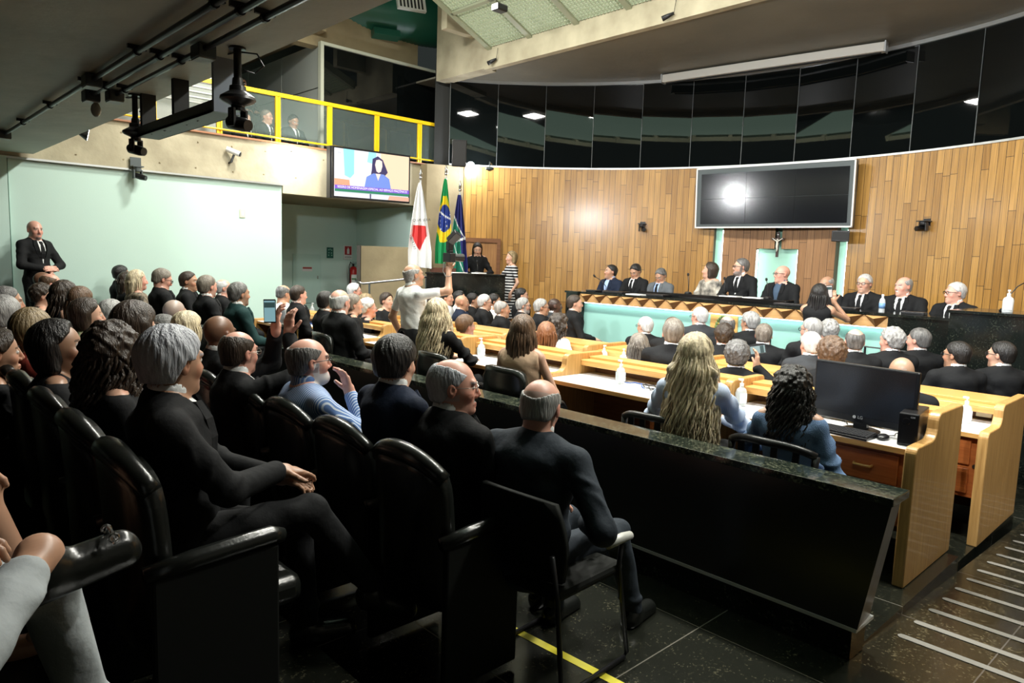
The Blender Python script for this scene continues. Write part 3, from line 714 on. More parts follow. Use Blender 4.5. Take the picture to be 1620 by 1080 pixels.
m = MB(); m.box(-.08, .08, -.013, -.01, -.05, .13); m.build('red_field', mat('sign_red', (.42, .02, .02), .5), o)
m = MB(); m.box(-.028, .028, -.016, -.013, -.03, .07); m.box(-.012, .012, -.016, -.013, .07, .10); m.build('pictogram', M_WHITE, o)
text('EXTINTOR', 'writing', M_BMET, .032, Matrix.Translation((0, -.014, -.10)) @ Matrix.Rotation(R(90), 4, 'X'), o, .0005)
o = empty('fire_extinguisher', (7.90, 13.24, 1.0), 0, 'red fire extinguisher on the wall beside the brown concrete block', 'fire extinguisher')
M_RED = mat('extinguisher_red', (.50, .012, .012), .3)
m = MB(); m.lathe([(.06, -.04), (.085, 0), (.085, .38), (.07, .43), (.03, .46)], (0, 0, 0), 22); m.build('cylinder', M_RED, o, smooth=True, angle=50)
m = MB(); m.cyl((0, 0, .46), .022, .05, 10); m.box(-.02, .11, -.012, .012, .51, .525); m.box(-.02, .09, -.012, .012, .54, .552); m.build('handle', M_PLAS, o)
m = MB(); m.tube([(0, 0, .49), (-.07, 0, .55), (-.10, 0, .46), (-.095, -.01, .30), (-.09, -.02, .12)], .011, 8); m.build('hose', M_PLAS, o, smooth=True)
m = MB(); m.add([(.0857*math.cos(a), .0857*math.sin(a), z) for z in (.10, .29) for a in [R(-150+12*i) for i in range(8)]], [(i, i+1, i+9, i+8) for i in range(7)]); lo_ = m.build('label', M_WHITE, o, fix=False)
m = MB(); m.add([(.0862*math.cos(a), .0862*math.sin(a), z) for z in (.18, .215) for a in [R(-144+12*i) for i in range(7)]], [(i, i+1, i+8, i+7) for i in range(6)]); m.build('label_print', mat('print_green', (.1, .25, .1), .5), lo_, fix=False)
# brown concrete block, handrail
m = MB(); a, b = Vector((6.98, 11.44, 0)), Vector((7.86, 10.60, 0)); F = frame(a, b-a, (0, 0, 1)); Ln = (b-a).length
m.box(0, Ln, -.3, 1.875, -.16, 0); m.xform(F); ob = m.build('stair_block', M_CONCB, bevel=.006); tag(ob, 'brown concrete stair block beside the extinguisher, behind the white flag', 'concrete block')
m = MB(); m.box(-.07, -.003, -.3, 1.88, -.2, .02); m.xform(F); tag(m.build('dark_door_leaf', mat('dark_board', (.05, .045, .035), .6)), 'dark narrow board on the left end of the brown concrete block', 'board')
o = empty('handrail', (6.9, 10.45, 1.0), 0, 'steel handrail running in front of the brown concrete block', 'handrail')
m = MB(); m.tube([(6.50, 10.83, 1.27), (6.60, 10.735, 1.21), (7.2, 10.17, 1.325), (7.53, 9.87, 1.39)], .02, 10); loc(m, o).build('rail', M_STEEL, o, smooth=True)
for x, y, z in ((6.68, 10.66, 1.22), (7.40, 9.99, 1.36)):
    m = MB(); m.tube([(x, y, -.25), (x, y, z)], .017, 8); loc(m, o).build('post', M_GREYM, o)
# door behind the speaker
pl = MB()
def arcbox(mb, a0, a1, z0, z1, r0, r1, n=3):
    for i in range(n):
        a, b = a0+(a1-a0)*i/n, a0+(a1-a0)*(i+1)/n
        vs = [cpt(t, z, r) for z in (z0, z1) for (t, r) in ((a, r0), (b, r0), (b, r1), (a, r1))]
        mb.add(vs, [(0, 1, 2, 3), (7, 6, 5, 4), (0, 4, 5, 1), (1, 5, 6, 2), (2, 6, 7, 3), (3, 7, 4, 0)])
arcbox(pl, 54.6, 49.6, 0.0, 2.02, RAD-.06, RAD-.02); dr = pl.build('door_1', wood('door_wood', (.40, .20, .07), (.30, .14, .05), .4, (14, 14, 1.2))); struct(dr)
pl = MB(); arcbox(pl, 54.9, 49.0, 2.02, 2.10, RAD-.09, RAD); arcbox(pl, 49.6, 49.0, 0, 2.02, RAD-.09, RAD, 1); pl.build('door_frame', wood('door_frame_wood', (.22, .09, .035), (.15, .06, .02), .4), dr)

# ------------------------------------------------------------------ flags
def flag(base, top, wtop, wbot, vlen, label, pat, mats, az, folds=5, ph=0, spread=.30):
    o = empty('flag', base, 0, label, 'flag', 'flags behind the black podium')
    bx_, tp = Vector(base), Vector(top)
    m = MB(); m.tube([Vector((0, 0, 0)), tp-bx_], .016, 10); m.build('pole', M_SILVER, o, smooth=True)
    q = tp-bx_; m = MB(); m.sphere(q+Vector((0, 0, .04)), .028, 10, 8); m.lathe([(.012, 0), (.03, .03), (.022, .07), (.003, .15)], tuple(q+Vector((0, 0, .06))), 10); m.build('finial', M_STEEL, o, smooth=True)
    nu, nv = 44, 90; rt_ = Vector((math.cos(az), math.sin(az), 0)); nm = Vector((-rt_.y, rt_.x, 0)); vs = []
    for j in range(nv+1):
        v = j/nv; hw = (wtop+(wbot-wtop)*min(1, v*1.25)**.8)/2
        ax_ = q+(Vector((0, 0, -1)))*vlen*v*1.0+ (-q.normalized()*0)
        base_ = Vector((q.x*(1-v*vlen/q.z), q.y*(1-v*vlen/q.z), q.z-vlen*v-.05))
        for i in range(nu+1):
            u = i/nu*2-1; f = .04*min(1, v*3+.2)*(math.sin(u*folds*2.2+ph+v*1.2)+.5*math.sin(u*folds*4.1+v*3))
            sag = .05*abs(u)*v
            vs.append(base_+rt_*(u*hw+spread*hw*.3*v)+nm*(f-.085)+Vector((0, 0, -sag*(u*u)*0-.10*v*max(0, u)*spread)))
    me = bpy.data.meshes.new('flag_cloth'); fs = []; ids = []
    for j in range(nv):
        for i in range(nu):
            fs.append((j*(nu+1)+i, j*(nu+1)+i+1, (j+1)*(nu+1)+i+1, (j+1)*(nu+1)+i)); ids.append(pat((i+.5)/nu, (j+.5)/nv))
    me.from_pydata([tuple(v) for v in vs], [], fs)
    for mm in mats: me.materials.append(mm)
    for p_, k in zip(me.polygons, ids): p_.material_index = k; p_.use_smooth = True
    ob = bpy.data.objects.new('cloth', me); COL.objects.link(ob); ob.parent = o
    return o, ob, rt_, nm, q
FW = mat('flag_white', (.75, .76, .76), .7); FR = mat('flag_red', (.55, .03, .03), .7); FG = mat('flag_green', (.01, .30, .10), .7); FY = mat('flag_yellow', (.80, .62, .02), .7)
FB = mat('flag_blue', (.02, .05, .28), .7); FN = mat('flag_navy', (.012, .015, .12), .7); FT = mat('flag_teal', (.01, .19, .12), .7)
def pat_mg(u, v):
    c = .46
    if .50 < v < .80:
        w_ = .40*(.80-v)/.18 if v > .62 else .40
        return 1 if abs(u-c) < w_*.95 else 0
    return 0
azf = R(46.4-90)
f1 = flag((7.42, 10.16, -.25), (7.244, 9.99, 3.00), .04, .40, 1.42, 'white draped flag with a red triangle and black letters, left of the three flags', pat_mg, [FW, FR], azf, 4, .5, .2)
for s_, x, z, a_ in (('QUÆ SERA', .02, 2.575, 4), ('LIBERTAS', -.13, 2.20, -70)):
    text(s_, 'writing', M_BMET, .062, Matrix.Translation(f1[4]*(z/f1[4].z)+f1[2]*(x+.02)-f1[3]*.145) @ frame((0, 0, 0), f1[2], (0, 0, 1)) @ Matrix.Rotation(R(a_), 4, 'Z'), f1[0], .0008)
def pat_br(u, v):
    du, dv = (u-.5)*1.0, (v-.46)
    if du*du/.30+dv*dv/.026 < 1 and .30 < v < .64:
        if abs(v-.40-.10*(u-.2)) < .012: return 3
        return 3 if (int(u*17)*7+int(v*60)*13) % 23 == 0 and v > .42 else 2
    if .20 < v < .74 and abs(du) < .62*(1-abs(v-.47)/.30)+.18: return 1
    return 0
flag((7.88, 10.06, .25), (7.686, 9.86, 3.10), .04, .30, 1.45, 'green and yellow national flag with a blue starred disc, middle of the three flags', pat_br, [FG, FY, FB, FW], azf, 4, 1.5, -.4)
def pat_nv(u, v):
    k = v-.26-.25*(u-.1)
    if abs(k) < .012: return 2
    if abs(v-.50+.06*(u-.5)) < .013: return 2
    if abs(v-.70-.5*(u-.5)) < .012 and u > .2: return 2
    if u > .72+.1*math.sin(v*9): return 0
    return 0 if k < 0 else 1
flag((8.05, 9.90, .25), (7.89, 9.72, 2.84), .05, .34, 1.55, 'navy blue and green flag with white lines, right of the three flags', pat_nv, [FN, FT, FW], azf, 4, .2, .1)
tag(MB().box(-.22, .22, -1.78+1.53, 1.53, -.16, .16).xform(frame((7.68, 9.86, 0), (.745, -.667, 0), (0, 0, 1))).build('wooden_stand', wood('stand_wood', (.10, .035, .02), (.06, .02, .01), .35)), 'dark red wooden stand at the foot of the flags behind the black podium', 'stand')

# ------------------------------------------------------------------ podiums and the dais
def podium(a, b, dpt, z1, label, z0=-.25):
    a, b = Vector((*a, 0)), Vector((*b, 0)); F = frame(a, b-a, (0, 0, 1)); Ln = (b-a).length
    o = empty('podium', (a.x, a.y, z0), 0, label, 'podium')
    m = MB(); m.box(0, Ln, z0, z1-.03, -dpt, 0); m.xform(F); loc(m, o).build('front', M_GRAN, o)
    m = MB(); m.box(-.02, Ln+.02, z1-.03, z1, -dpt, .02); m.xform(F); loc(m, o).build('top', M_GRAN, o, bevel=.004)
    return o
podium((7.19, 9.70), (8.185, 8.81), .30, 1.455, 'black granite podium on the left with the woman speaker behind it')
podium((8.0, 2.10), (8.0, -.35), .9, 1.355, 'tall black granite podium block at the right with a sanitizer bottle on top')
dz = 1.25
da = empty('dais_desk', (8.4, 5.1, -.25), 0, 'long curved-fronted dais desk of black granite with a carved wooden frieze and lit teal front', 'dais desk')
m = MB(); m.box(8.42, 9.02, 2.80, 7.35, dz-.03, dz); m.box(8.38, 9.02, 7.35, 7.62, dz-.03, dz); m.box(8.38, 9.02, 2.12, 2.80, dz-.03, dz); loc(m, da).build('worktop', M_GRAN, da)
m = MB(); m.box(8.40, 9.0, 7.352, 7.60, -.25, dz-.03); loc(m, da).build('left_pier', M_GRAN, da)
m = MB(); m.box(8.40, 9.0, 2.14, 2.798, -.25, dz-.03); loc(m, da).build('right_pier', M_GRAN, da)
m = MB(); m.box(8.56, 8.60, 2.80, 7.35, -.25, dz-.03); loc(m, da).build('front_panel', M_CYAN, da)
n = 17; wv = (7.35-2.80)/n; zt, zb_ = dz-.03, 1.085
fr = MB()
hi_, lo_ = [], []
mids = []
me_v = []; me_f = []; me_m = []
for i in range(n):
    y0 = 2.80+i*wv; y1 = y0+wv; ym = (y0+y1)/2
    b_ = len(me_v)
    me_v += [(8.44, y0, zt), (8.44, y1, zt), (8.44, y0, zb_), (8.44, y1, zb_), (8.345, ym, zt-.035), (8.47, y0, zb_+.03), (8.47, y1, zb_+.03), (8.44, ym, zb_)]
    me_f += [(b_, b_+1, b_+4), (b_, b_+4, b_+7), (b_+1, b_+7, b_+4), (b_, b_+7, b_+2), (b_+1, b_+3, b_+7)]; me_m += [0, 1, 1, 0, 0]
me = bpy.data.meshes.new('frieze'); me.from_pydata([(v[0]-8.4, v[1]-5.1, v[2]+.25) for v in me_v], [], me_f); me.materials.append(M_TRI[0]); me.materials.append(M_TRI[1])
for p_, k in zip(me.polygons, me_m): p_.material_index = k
ob = bpy.data.objects.new('frieze', me); COL.objects.link(ob); ob.parent = da
m = MB(); m.box(8.442, 8.56, 2.80, 7.35, zb_, zt-.001); loc(m, da).build('frieze_backing', M_TRI[1], da)
m = MB(); m.box(8.50, 8.53, 2.85, 7.30, zb_-.012, zb_-.002); loc(m, da).build('light_strip', mat('dais_led', (1, 1, 1), .5, emit=((.72, 1, .97), 11)), da)
m = MB(); m.box(8.54, 8.56, 4.68, 5.08, .55, 1.11); ep = loc(m, da).build('emblem_panel', M_DESK, da)
# coat of arms on the panel
em = empty('coat_of_arms', (8.50, 4.88, .92), 0, 'coat of arms with green branches and blue disc on the dais front', 'emblem')
F = frame((8.53, 4.88, .93), (0, -1, 0), (0, 0, 1)); F2 = Matrix.Translation((-8.5, -4.88, -.92)) @ F
m = MB(); m.lathe([(.002, .012), (.055, .012), (.058, 0)], (0, 0, 0), 20); m.xform(F2); m.build('disc', FB, em)
m = MB()
for k in range(9):
    a_ = R(100+k*17)
    for sd in (1, -1):
        c_ = Vector((sd*abs(math.cos(a_))*.11 if k < 5 else sd*.11*math.cos(R(k*8)), .13*math.sin(R(60-k*18)), .0)); m.sphere(F2 @ c_, .022, 8, 6, (.5, 1, 1.3))
m.build('branch', mat('emblem_green', (.12, .16, .04), .5), em, smooth=True)
m = MB()
st_ = [Vector((.085*math.cos(R(90+36*i))*(1 if i % 2 == 0 else .42), .085*math.sin(R(90+36*i))*(1 if i % 2 == 0 else .42), .006)) for i in range(10)]
m.add([F2 @ v for v in st_]+[F2 @ Vector((0, 0, .016))], [(i, (i+1) % 10, 10) for i in range(10)]); m.build('star', mat('emblem_gold', (.55, .38, .05), .4), em)
m = MB()
for i in range(7): c_ = Vector((.03*math.cos(i*.9), .03*math.sin(i*.9), .014)); m.sphere(F2 @ c_, .005, 6, 4)
m.build('small_stars', M_WHITE, em)
# raised black counter and its fittings on the dais
tag(MB().box(8.72, 9.0, 4.15, 6.45, dz, dz+.055).build('raised_ledge', mat('ledge_black', (.006, .006, .006), .12), bevel=.006), 'black raised ledge along the middle of the dais desk', 'ledge')
def mic(p, yaw, h_, label, lean=.25, flagm=None):
    o = empty('gooseneck_microphone', p, yaw, label, 'microphone')
    m = MB(); m.lathe([(.05, 0), (.055, .01), (.04, .03), (.012, .035)], (0, 0, 0), 14); m.build('base', M_PLAS, o, smooth=True, angle=40)
    m = MB(); m.tube([(0, 0, .03), (0, 0, h_*.35), (lean*h_*.35, 0, h_*.7), (lean*h_, 0, h_)], .0055, 7); m.build('neck', M_PLAS, o, smooth=True)
    m = MB(); m.tube([(lean*h_*.93, 0, h_*.94), (lean*h_, 0, h_), (lean*h_*1.1, 0, h_*1.1)], [.008, .017, .012], 9); m.build('capsule', mat('mic_foam', (.01, .01, .01), .9), o, smooth=True)
    return o
mic((8.75, 7.08, dz), R(100), .24, 'black gooseneck microphone before the man in the open navy blazer', .9)
mic((8.80, 5.62, dz+.055), R(80), .27, 'upright gooseneck microphone between the grey suited man and the woman on the dais', .08)
mic((8.80, 5.05, dz+.055), R(80), .24, 'gooseneck microphone right of the woman with short hair on the dais', .05)
mic((8.80, 4.42, dz+.055), R(80), .25, 'gooseneck microphone between the bearded man and the bald man in blue', .15)
mic((8.38, 1.72, 1.355), R(-45), .36, 'long gooseneck microphone slanting over the right podium', .75)
mic((7.98, 9.30, 1.455), R(60), .20, 'short microphone in front of the woman speaker on the left podium', .3)
LP = [(8.62, 6.75, 'flat black console in front of the man looking down in a black suit', .22, .34), (8.62, 6.0, 'closed black folder in front of the grey suited man', .2, .3),
      (8.66, 3.35, 'thin black tablet before the white-haired man in glasses', .14, .26), (8.66, 2.62, 'black notebook before the moustached man', .13, .24), (8.62, 7.22, 'small black equipment case at the left end of the dais', .16, .2), (8.62, 3.95, 'black console at the right of the raised ledge', .2, .5)]
for x, y, lb, a_, b_ in LP:
    tag(MB().box(x-a_/2, x+a_/2, y-b_/2, y+b_/2, dz, dz+.03).build('console', M_PLAS, bevel=.006), lb, 'console')
for x, y, lb, z in ((8.60, 6.38, 'white papers at the left of the raised ledge', dz), (8.80, 4.95, 'white papers before the bearded man with clasped hands', dz+.055), (8.80, 4.60, 'name card on the ledge near the bald man in blue', dz+.055)):
    m = MB(); m.box(x-.09, x+.09, y-.13, y+.13, z, z+.012); tag(m.build('papers', M_PAPER), lb, 'papers')
def bottle_water(p, label):
    o = empty('water_bottle', p, 0, label, 'bottle')
    m = MB(); m.lathe([(.028, 0), (.032, .01), (.032, .12), (.026, .15), (.012, .17), (.012, .19)], (0, 0, 0), 16); m.build('body', M_CLEAR, o, smooth=True)
    m = MB(); m.lathe([(.0325, .05), (.0328, .11)], (0, 0, 0), 16); m.build('label', mat('label_blue', (.15, .3, .55), .5), o, smooth=True)
    m = MB(); m.cyl((0, 0, .19), .014, .018, 10); m.build('cap', M_WHITE, o)
bottle_water((8.48, 2.90, dz), 'clear water bottle before the moustached man on the dais')
def sanitizer(p, label, big=1.0):
    o = empty('sanitizer_bottle', p, R(sum(map(ord, label)) % 90), label, 'bottle', 'hand sanitizer bottles on the desks')
    m = MB(); m.lathe([(.034, 0), (.036, .008), (.036, .105), (.03, .122), (.014, .134), (.014, .142)], (0, 0, 0), 18)
    for i in range(len(m.v)): v = m.v[i]; m.v[i] = (v[0]*.72, v[1]*1.12, v[2])
    m.build('body', M_CLEAR, o, smooth=True)
    m = MB(); m.box(.0265, .028, -.028, .028, .025, .095); m.build('label', mat('label_pale', (.72, .80, .86), .5), o)
    m = MB(); m.box(-.028, -.0265, -.028, .028, .025, .095); m.build('label', mat('label_pale', (.72, .80, .86), .5), o)
    m = MB(); m.cyl((0, 0, .142), .014, .02, 12); m.cyl((0, 0, .162), .005, .02, 8); m.box(-.008, .034, -.008, .008, .178, .190); m.cyl((0, 0, .178), .011, .014, 10); m.build('pump', M_WHITE, o, smooth=True, angle=40)
    m = MB(); m.cyl((0, 0, .006), .022, .075, 14); m.build('gel', mat('gel', (.72, .80, .82), .1, alpha=.5), o, smooth=True, angle=50)
    if big != 1: o.scale = (big,)*3
    return o
sanitizer((8.18, 1.66, 1.355), 'hand sanitizer bottle on top of the tall right podium', 1.15)
tag(MB().box(7.76, 7.94, 9.02, 9.2, 1.455, 1.475).build('papers', M_PAPER), 'white sheets lying on the left podium', 'papers')
tag(MB().box(7.42, 7.72, 9.25, 9.45, 1.456, 1.468).build('papers', M_PAPER), 'thin papers at the flag end of the left podium', 'papers')
# teal rail between front seats and dais
o = empty('low_barrier', (7.7, 2.3, -.25), 0, 'low teal and black metal barrier in front of the right pier of the dais', 'barrier')
m = MB(); m.tube([(7.7, 2.76, -.25), (7.7, 2.76, .93), (7.7, 2.05, .92), (7.7, 2.05, -.25)], .014, 8); loc(m, o).build('frame', M_BMET, o)
m = MB(); m.box(7.70, 7.71, 2.08, 2.73, .1, .80); loc(m, o).build('infill', M_CYAN, o)
for i, y in enumerate((0.2, 2.4, 4.6, 6.8, 9.0)):  # made-up housings, one above each added fill light
    o = empty('fill_light_housing', (4.9, y, 5.86), 0, 'added square housing of a fill light over the desks, %s from the ramp side' % ORD[i], 'lamp')
    m = MB(); m.box(-.27, .27, -.22, .22, -.03, .05); m.build('housing', M_BMET, o, bevel=.01)
    m = MB(); m.tube([(0, 0, .05), (0, 0, .66)], .008, 6); m.build('rod', M_BMET, o)

# ------------------------------------------------------------------ parapet between the audience and the plenary
pw = empty('parapet', (3.22, 4.0, 0), 0, 'low black granite parapet between the audience seats and the wooden desks', 'parapet')
m = MB(); m.add([(3.115, 1.045, .155), (3.30, 1.06, .155), (3.30, 6.9, .155), (3.115, 6.9, .155), (3.115, .955, .735), (3.30, .975, .735), (3.30, 6.9, .735), (3.115, 6.9, .735)], [(0, 3, 2, 1), (4, 5, 6, 7), (0, 1, 5, 4), (1, 2, 6, 5), (2, 3, 7, 6), (3, 0, 4, 7)]); loc(m, pw).build('body', mat('parapet_black', (.004, .005, .005), .28), pw)
m = MB(); m.box(3.112, 3.31, .950, 6.92, .735, .77); loc(m, pw).build('top_slab', granite_mat('slab_granite', (.010, .014, .011), (.14, .15, .10), .10, None, 1, .68), pw, bevel=.003)
m = MB(); m.box(3.108, 3.31, 1.045, 6.9, .145, .16); loc(m, pw).build('metal_strip', M_SILVER, pw)
m = MB(); m.box(3.13, 3.29, 1.07, 6.88, 0, .145); loc(m, pw).build('plinth', M_GRAN, pw)
m = MB(); m.tube([Vector((3.30, 1.055, .55))+Vector((.03*math.sin(t), -.012-.006*t, .03*math.cos(t))) for t in [i*.5 for i in range(10)]], .004, 6); loc(m, pw).build('hook', M_STEEL, pw)

# ------------------------------------------------------------------ desks
def profile(x0, x1, z0, zs, zt):
    """outline of an S-curved end panel: low in front, high at the back, with rounded shoulders"""
    p = [(x0-.0, z0), (x1, z0), (x1, zt-.02), (x1-.02, zt)]
    xr = x0+.34
    for i in range(7):
        a = R(90+15*i); p.append((xr+.055+.055*math.cos(a), zt-.055+.055*math.sin(a)))
    for i in range(1, 7):
        a = R(0-15*i); p.append((xr-.075+.075*math.cos(a), zs+.075+.0+.075*math.sin(a)))
    for i in range(1, 7):
        a = R(90+15*i); p.append((x0+.045+.045*math.cos(a), zs-.045+.045*math.sin(a)))
    return p
def desk(x, y0, y1, zf, h, label, group, drawers=True, endp=True, deep=0.0, kneegap=.62):
    """one desk bay: laminate top, raised wooden ledge behind it, S-shaped end panel on its right"""
    o = empty('desk', (x+.3, (y0+y1)/2, zf), 0, label, 'desk', group)
    zs, zt = zf+h, zf+h+.18
    L = lambda mb: loc(mb, o)
    m = MB(); m.box(x+.0, x+.62, y0+.03, y1-.03, zs-.03, zs); L(m).build('worktop', M_TOP, o, bevel=.003)
    m = MB(); m.box(x-.004, x+.004, y0+.03, y1-.03, zs-.034, zs-.004); L(m).build('edge_strip', M_DESK, o)
    zl = zs+.125; m = MB(); m.box(x+.42, x+.70+deep, y0+.03, y1-.03, zl-.05, zl); L(m).build('ledge', M_DESK, o, bevel=.006)
    m = MB(); m.box(x+.53, x+.70+deep, y0+.03, y1-.03, zl, zl+.022); L(m).build('ledge_moulding', M_DESK, o, bevel=.004)
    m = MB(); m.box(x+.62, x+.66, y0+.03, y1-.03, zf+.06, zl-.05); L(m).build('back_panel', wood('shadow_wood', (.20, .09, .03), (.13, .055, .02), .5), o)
    m = MB(); m.prism(profile(x-.10, x+.72+deep, zf, zs+.035, zt+.0), 'y', y0-.03, y0+.03); L(m).build('end_panel', M_DESKE, o, bevel=.008)
    if endp == 2:
        m = MB(); m.prism(profile(x-.10, x+.72+deep, zf, zs+.035, zt+.0), 'y', y1-.03, y1+.03); L(m).build('end_panel', M_DESKE, o, bevel=.008)
    if drawers:
        m = MB(); m.box(x+.06, x+.50, y0+.04, y0+.50, zf+.28, zs-.035); cab = L(m).build('drawer_unit', M_DRAW, o, bevel=.004)
        for k in range(2):
            z1 = zs-.06-k*.20; m = MB(); m.box(x+.04, x+.062, y0+.095, y0+.47, z1-.175, z1); dr = L(m).build('drawer', M_DRAW, cab, bevel=.006)
            if k == 0:
                m = MB(); yc = y0+.28; m.tube([(x+.04, yc-.05, z1-.085), (x+.015, yc-.045, z1-.087), (x+.012, yc, z1-.087), (x+.015, yc+.045, z1-.087), (x+.04, yc+.05, z1-.085)], .008, 8); L(m).build('handle', M_DESK, dr, smooth=True)
        m = MB(); m.tube([(x+.062, y0+.065, zs-.24), (x+.05, y0+.065, zs-.24)], .014, 12); L(m).build('lock', M_STEEL, cab)
    return o
G1, G2 = 'first row of wooden desks behind the parapet', 'second row of wooden desks'
r1 = [1.19, 2.47, 4.0, 5.4, 6.8, 8.2, 9.6]
LB1 = ['white-topped wooden desk at the right end of the first row, carrying the monitor',
       'wooden desk with white top in front of the woman with wavy blonde hair',
       'wooden desk with a white top in front of the woman with straight brown hair',
       'wooden desk before the woman in the sheer black blouse',
       'wooden desk before the white-haired man in the black office chair',
       'wooden desk with papers at the left end of the first row']
for i in range(6): desk(4.19, r1[i], r1[i+1], 0.0, .745, LB1[i], G1, endp=2 if i == 5 else 1)
r2 = [1.15, 2.4, 3.65, 4.9, 6.2, 7.5, 8.8]
LB2 = ['second row desk at the right end with a sanitizer bottle and brown drawers', 'second row desk behind the big black monitor', 'second row desk before the man holding up a phone',
       'second row desk right of the auburn haired woman', 'second row desk before the older woman with short reddish hair', 'second row desk behind the photographer in the white shirt']
for i in range(6): desk(5.50, r2[i], r2[i+1], -.10, .745, LB2[i], G2, deep=.22, endp=2 if i == 5 else 1)
r3 = [4.6, 5.9, 7.2, 8.5, 9.6]
LB3 = ['third row desk nearest the seated man with his hands on his knees', 'third row desk in front of the men in suits facing the dais', 'third row desk beside the white-curled woman', 'third row desk at the far left below the teal wall']
for i in range(4): desk(6.62 if False else 6.55, r3[i], r3[i+1], -.25, .745, LB3[i], 'third row of wooden desks', drawers=False, endp=2 if i == 3 else 1)

# things on the desks
for p, lb in (((4.50, 3.45, .745), 'hand sanitizer bottle on the white desk in front of the blonde woman, standing alone'), ((4.50, 2.40, .745), 'hand sanitizer bottle between the blonde woman and the curly haired woman'),
              ((5.82, 1.36, .645), 'hand sanitizer bottle at the right end of the second row desk'), ((4.52, 5.18, .745), 'hand sanitizer bottle right of the woman in sheer black'),
              ((5.85, 4.72, .645), 'hand sanitizer bottle left of a pair on the second row'), ((5.80, 4.42, .645), 'hand sanitizer bottle right of a pair on the second row'),
              ((4.62, 4.55, .745), 'hand sanitizer bottle right of the woman with straight brown hair'), ((4.70, 9.1, .745), 'hand sanitizer bottle at the far left of the first row'),
              ((5.85, 7.75, .645), 'hand sanitizer bottle beside the photographer'), ((4.66, 7.9, .745), 'hand sanitizer bottle before the first row men on the left'), ((6.9, 10.2, .30), 'hand sanitizer bottle by the recess ledge below the hatch')):
    if p[0] == 6.9: p = (5.95, 11.33, .655)
    sanitizer(p, lb)
# monitor, keyboard, mouse, computer
mn = empty('computer_monitor', (4.42, 1.575, .745), R(174), 'large black computer monitor standing on the right end desk of the first row', 'monitor')
m = MB(); m.box(-.030, .0, -.31, .31, .045, .40); m.build('casing', M_PLAS, mn, bevel=.008)
m = MB(); m.box(.0, .003, -.295, .295, .09, .385); m.build('screen', mat('monitor_screen', (.010, .010, .011), .22), mn)
m = MB(); m.box(-.03, .0, -.04, .04, .0, .09); m.lathe([(.10, 0), (.11, .008), (.09, .015)], (-.015, 0, 0), 22); m.build('stand', M_PLAS, mn)
for s_, y, z, sz in (('LG', 0, .082, .026), ('E2350', .225, .408, .011)):
    text(s_, 'logo', mat('logo_grey', (.45, .45, .45), .4), sz, Matrix.Translation((.0035, y, z)) @ frame((0, 0, 0), (0, 1, 0), (0, 0, 1)), mn, .0004)
m = MB(); m.lathe([(.008, 0), (.010, .001), (.010, .0018), (.006, .002)], (0, 0, 0), 14); m.xform(Matrix.Translation((.0035, -.035, .082)) @ Matrix.Rotation(R(90), 4, 'Y')); m.build('logo', mat('logo_grey', (.45, .45, .45), .4), mn)
kb = empty('keyboard', (4.27, 1.66, .746), R(176), 'black keyboard on the white desk before the big monitor', 'keyboard')
m = MB(); m.prism([(-.07, 0), (.075, 0), (.075, .012), (-.07, .024)], 'y', -.22, .22); m.build('body', M_PLAS, kb, bevel=.003)
M_KEY = mat('key_black', (.03, .03, .033), .45)
for r_ in range(6):
    m = MB(); x = .058-r_*.0215
    for c_ in range(22):
        y = -.205+c_*.0192; z = .0135+.083*(.075-x)*1.0; m.box(x-.0085, x+.0085, y, y+.0165, z-.004, z+.007)
    m.build('key_row', M_KEY, kb)
o = empty('computer_mouse', (4.32, 1.405, .745), R(185), 'black mouse between the keyboard and the computer box', 'mouse')
m = MB(); m.sphere((0, 0, .012), .05, 16, 10, (1.1, .62, .42)); m.build('shell', M_PLAS, o, smooth=True)
m = MB(); m.tube([(-.05, 0, .012), (-.12, .03, .008), (-.2, .02, .006), (-.28, .06, .006)], .003, 6); m.build('cable', M_PLAS, o)
o = empty('desktop_computer', (4.42, 1.285, .745), R(188), 'black computer box on the desk against the wooden end panel', 'computer')
m = MB(); m.box(-.17, .16, -.05, .05, 0, .185); m.build('case', M_PLAS, o, bevel=.006)
m = MB(); m.box(.16, .168, -.048, .048, .01, .18); m.tube([(.168, -.01, .14), (.172, -.01, .14)], .02, 14); m.build('front_panel', mat('gloss_black', (.008, .008, .009), .15), o, bevel=.004)
text('CDE', 'logo', mat('logo_grey', (.45, .45, .45), .4), .012, Matrix.Translation((.1685, .02, .165)) @ frame((0, 0, 0), (0, 1, 0), (0, 0, 1)), o, .0004)
def cables(p, lb, col_, n=3, sz=.22, seed=1):
    rn = random.Random(seed); m = MB()
    for k in range(n):
        a = rn.random()*6; pts = [(sz*.5*math.cos(a+i*.7)*(1-.05*i)+rn.random()*.02, sz*(i/7-.5)*1.3, .006+.012*abs(math.sin(i*1.3+k))) for i in range(9)]
        m.tube(pts, .004, 5)
    m.xform(Matrix.Translation(p)); tag(m.build('cable', col_), lb, 'cable')
M_CBL = mat('cable_blue', (.03, .10, .35), .5)
cables((4.62, 2.10, .745), 'blue cable behind the big monitor', M_CBL, 1, .2, 3); cables((4.62, 1.85, .745), 'tangle of black cables behind the big monitor', M_PLAS, 4, .25, 5)
cables((4.52, 3.10, .745), 'black and grey cables on the desk beside the blonde woman', M_PLAS, 3, .2, 7); cables((4.52, 3.28, .745), 'blue cable under the ledge beside the lone sanitizer bottle', M_CBL, 1, .16, 9)
cables((4.64, 8.9, .745), 'dark blue cables on the far left desk of the first row', M_CBL, 3, .25, 12); cables((5.9, 1.75, .645), 'black cable under the ledge of the right end second row desk', M_PLAS, 2, .2, 15)
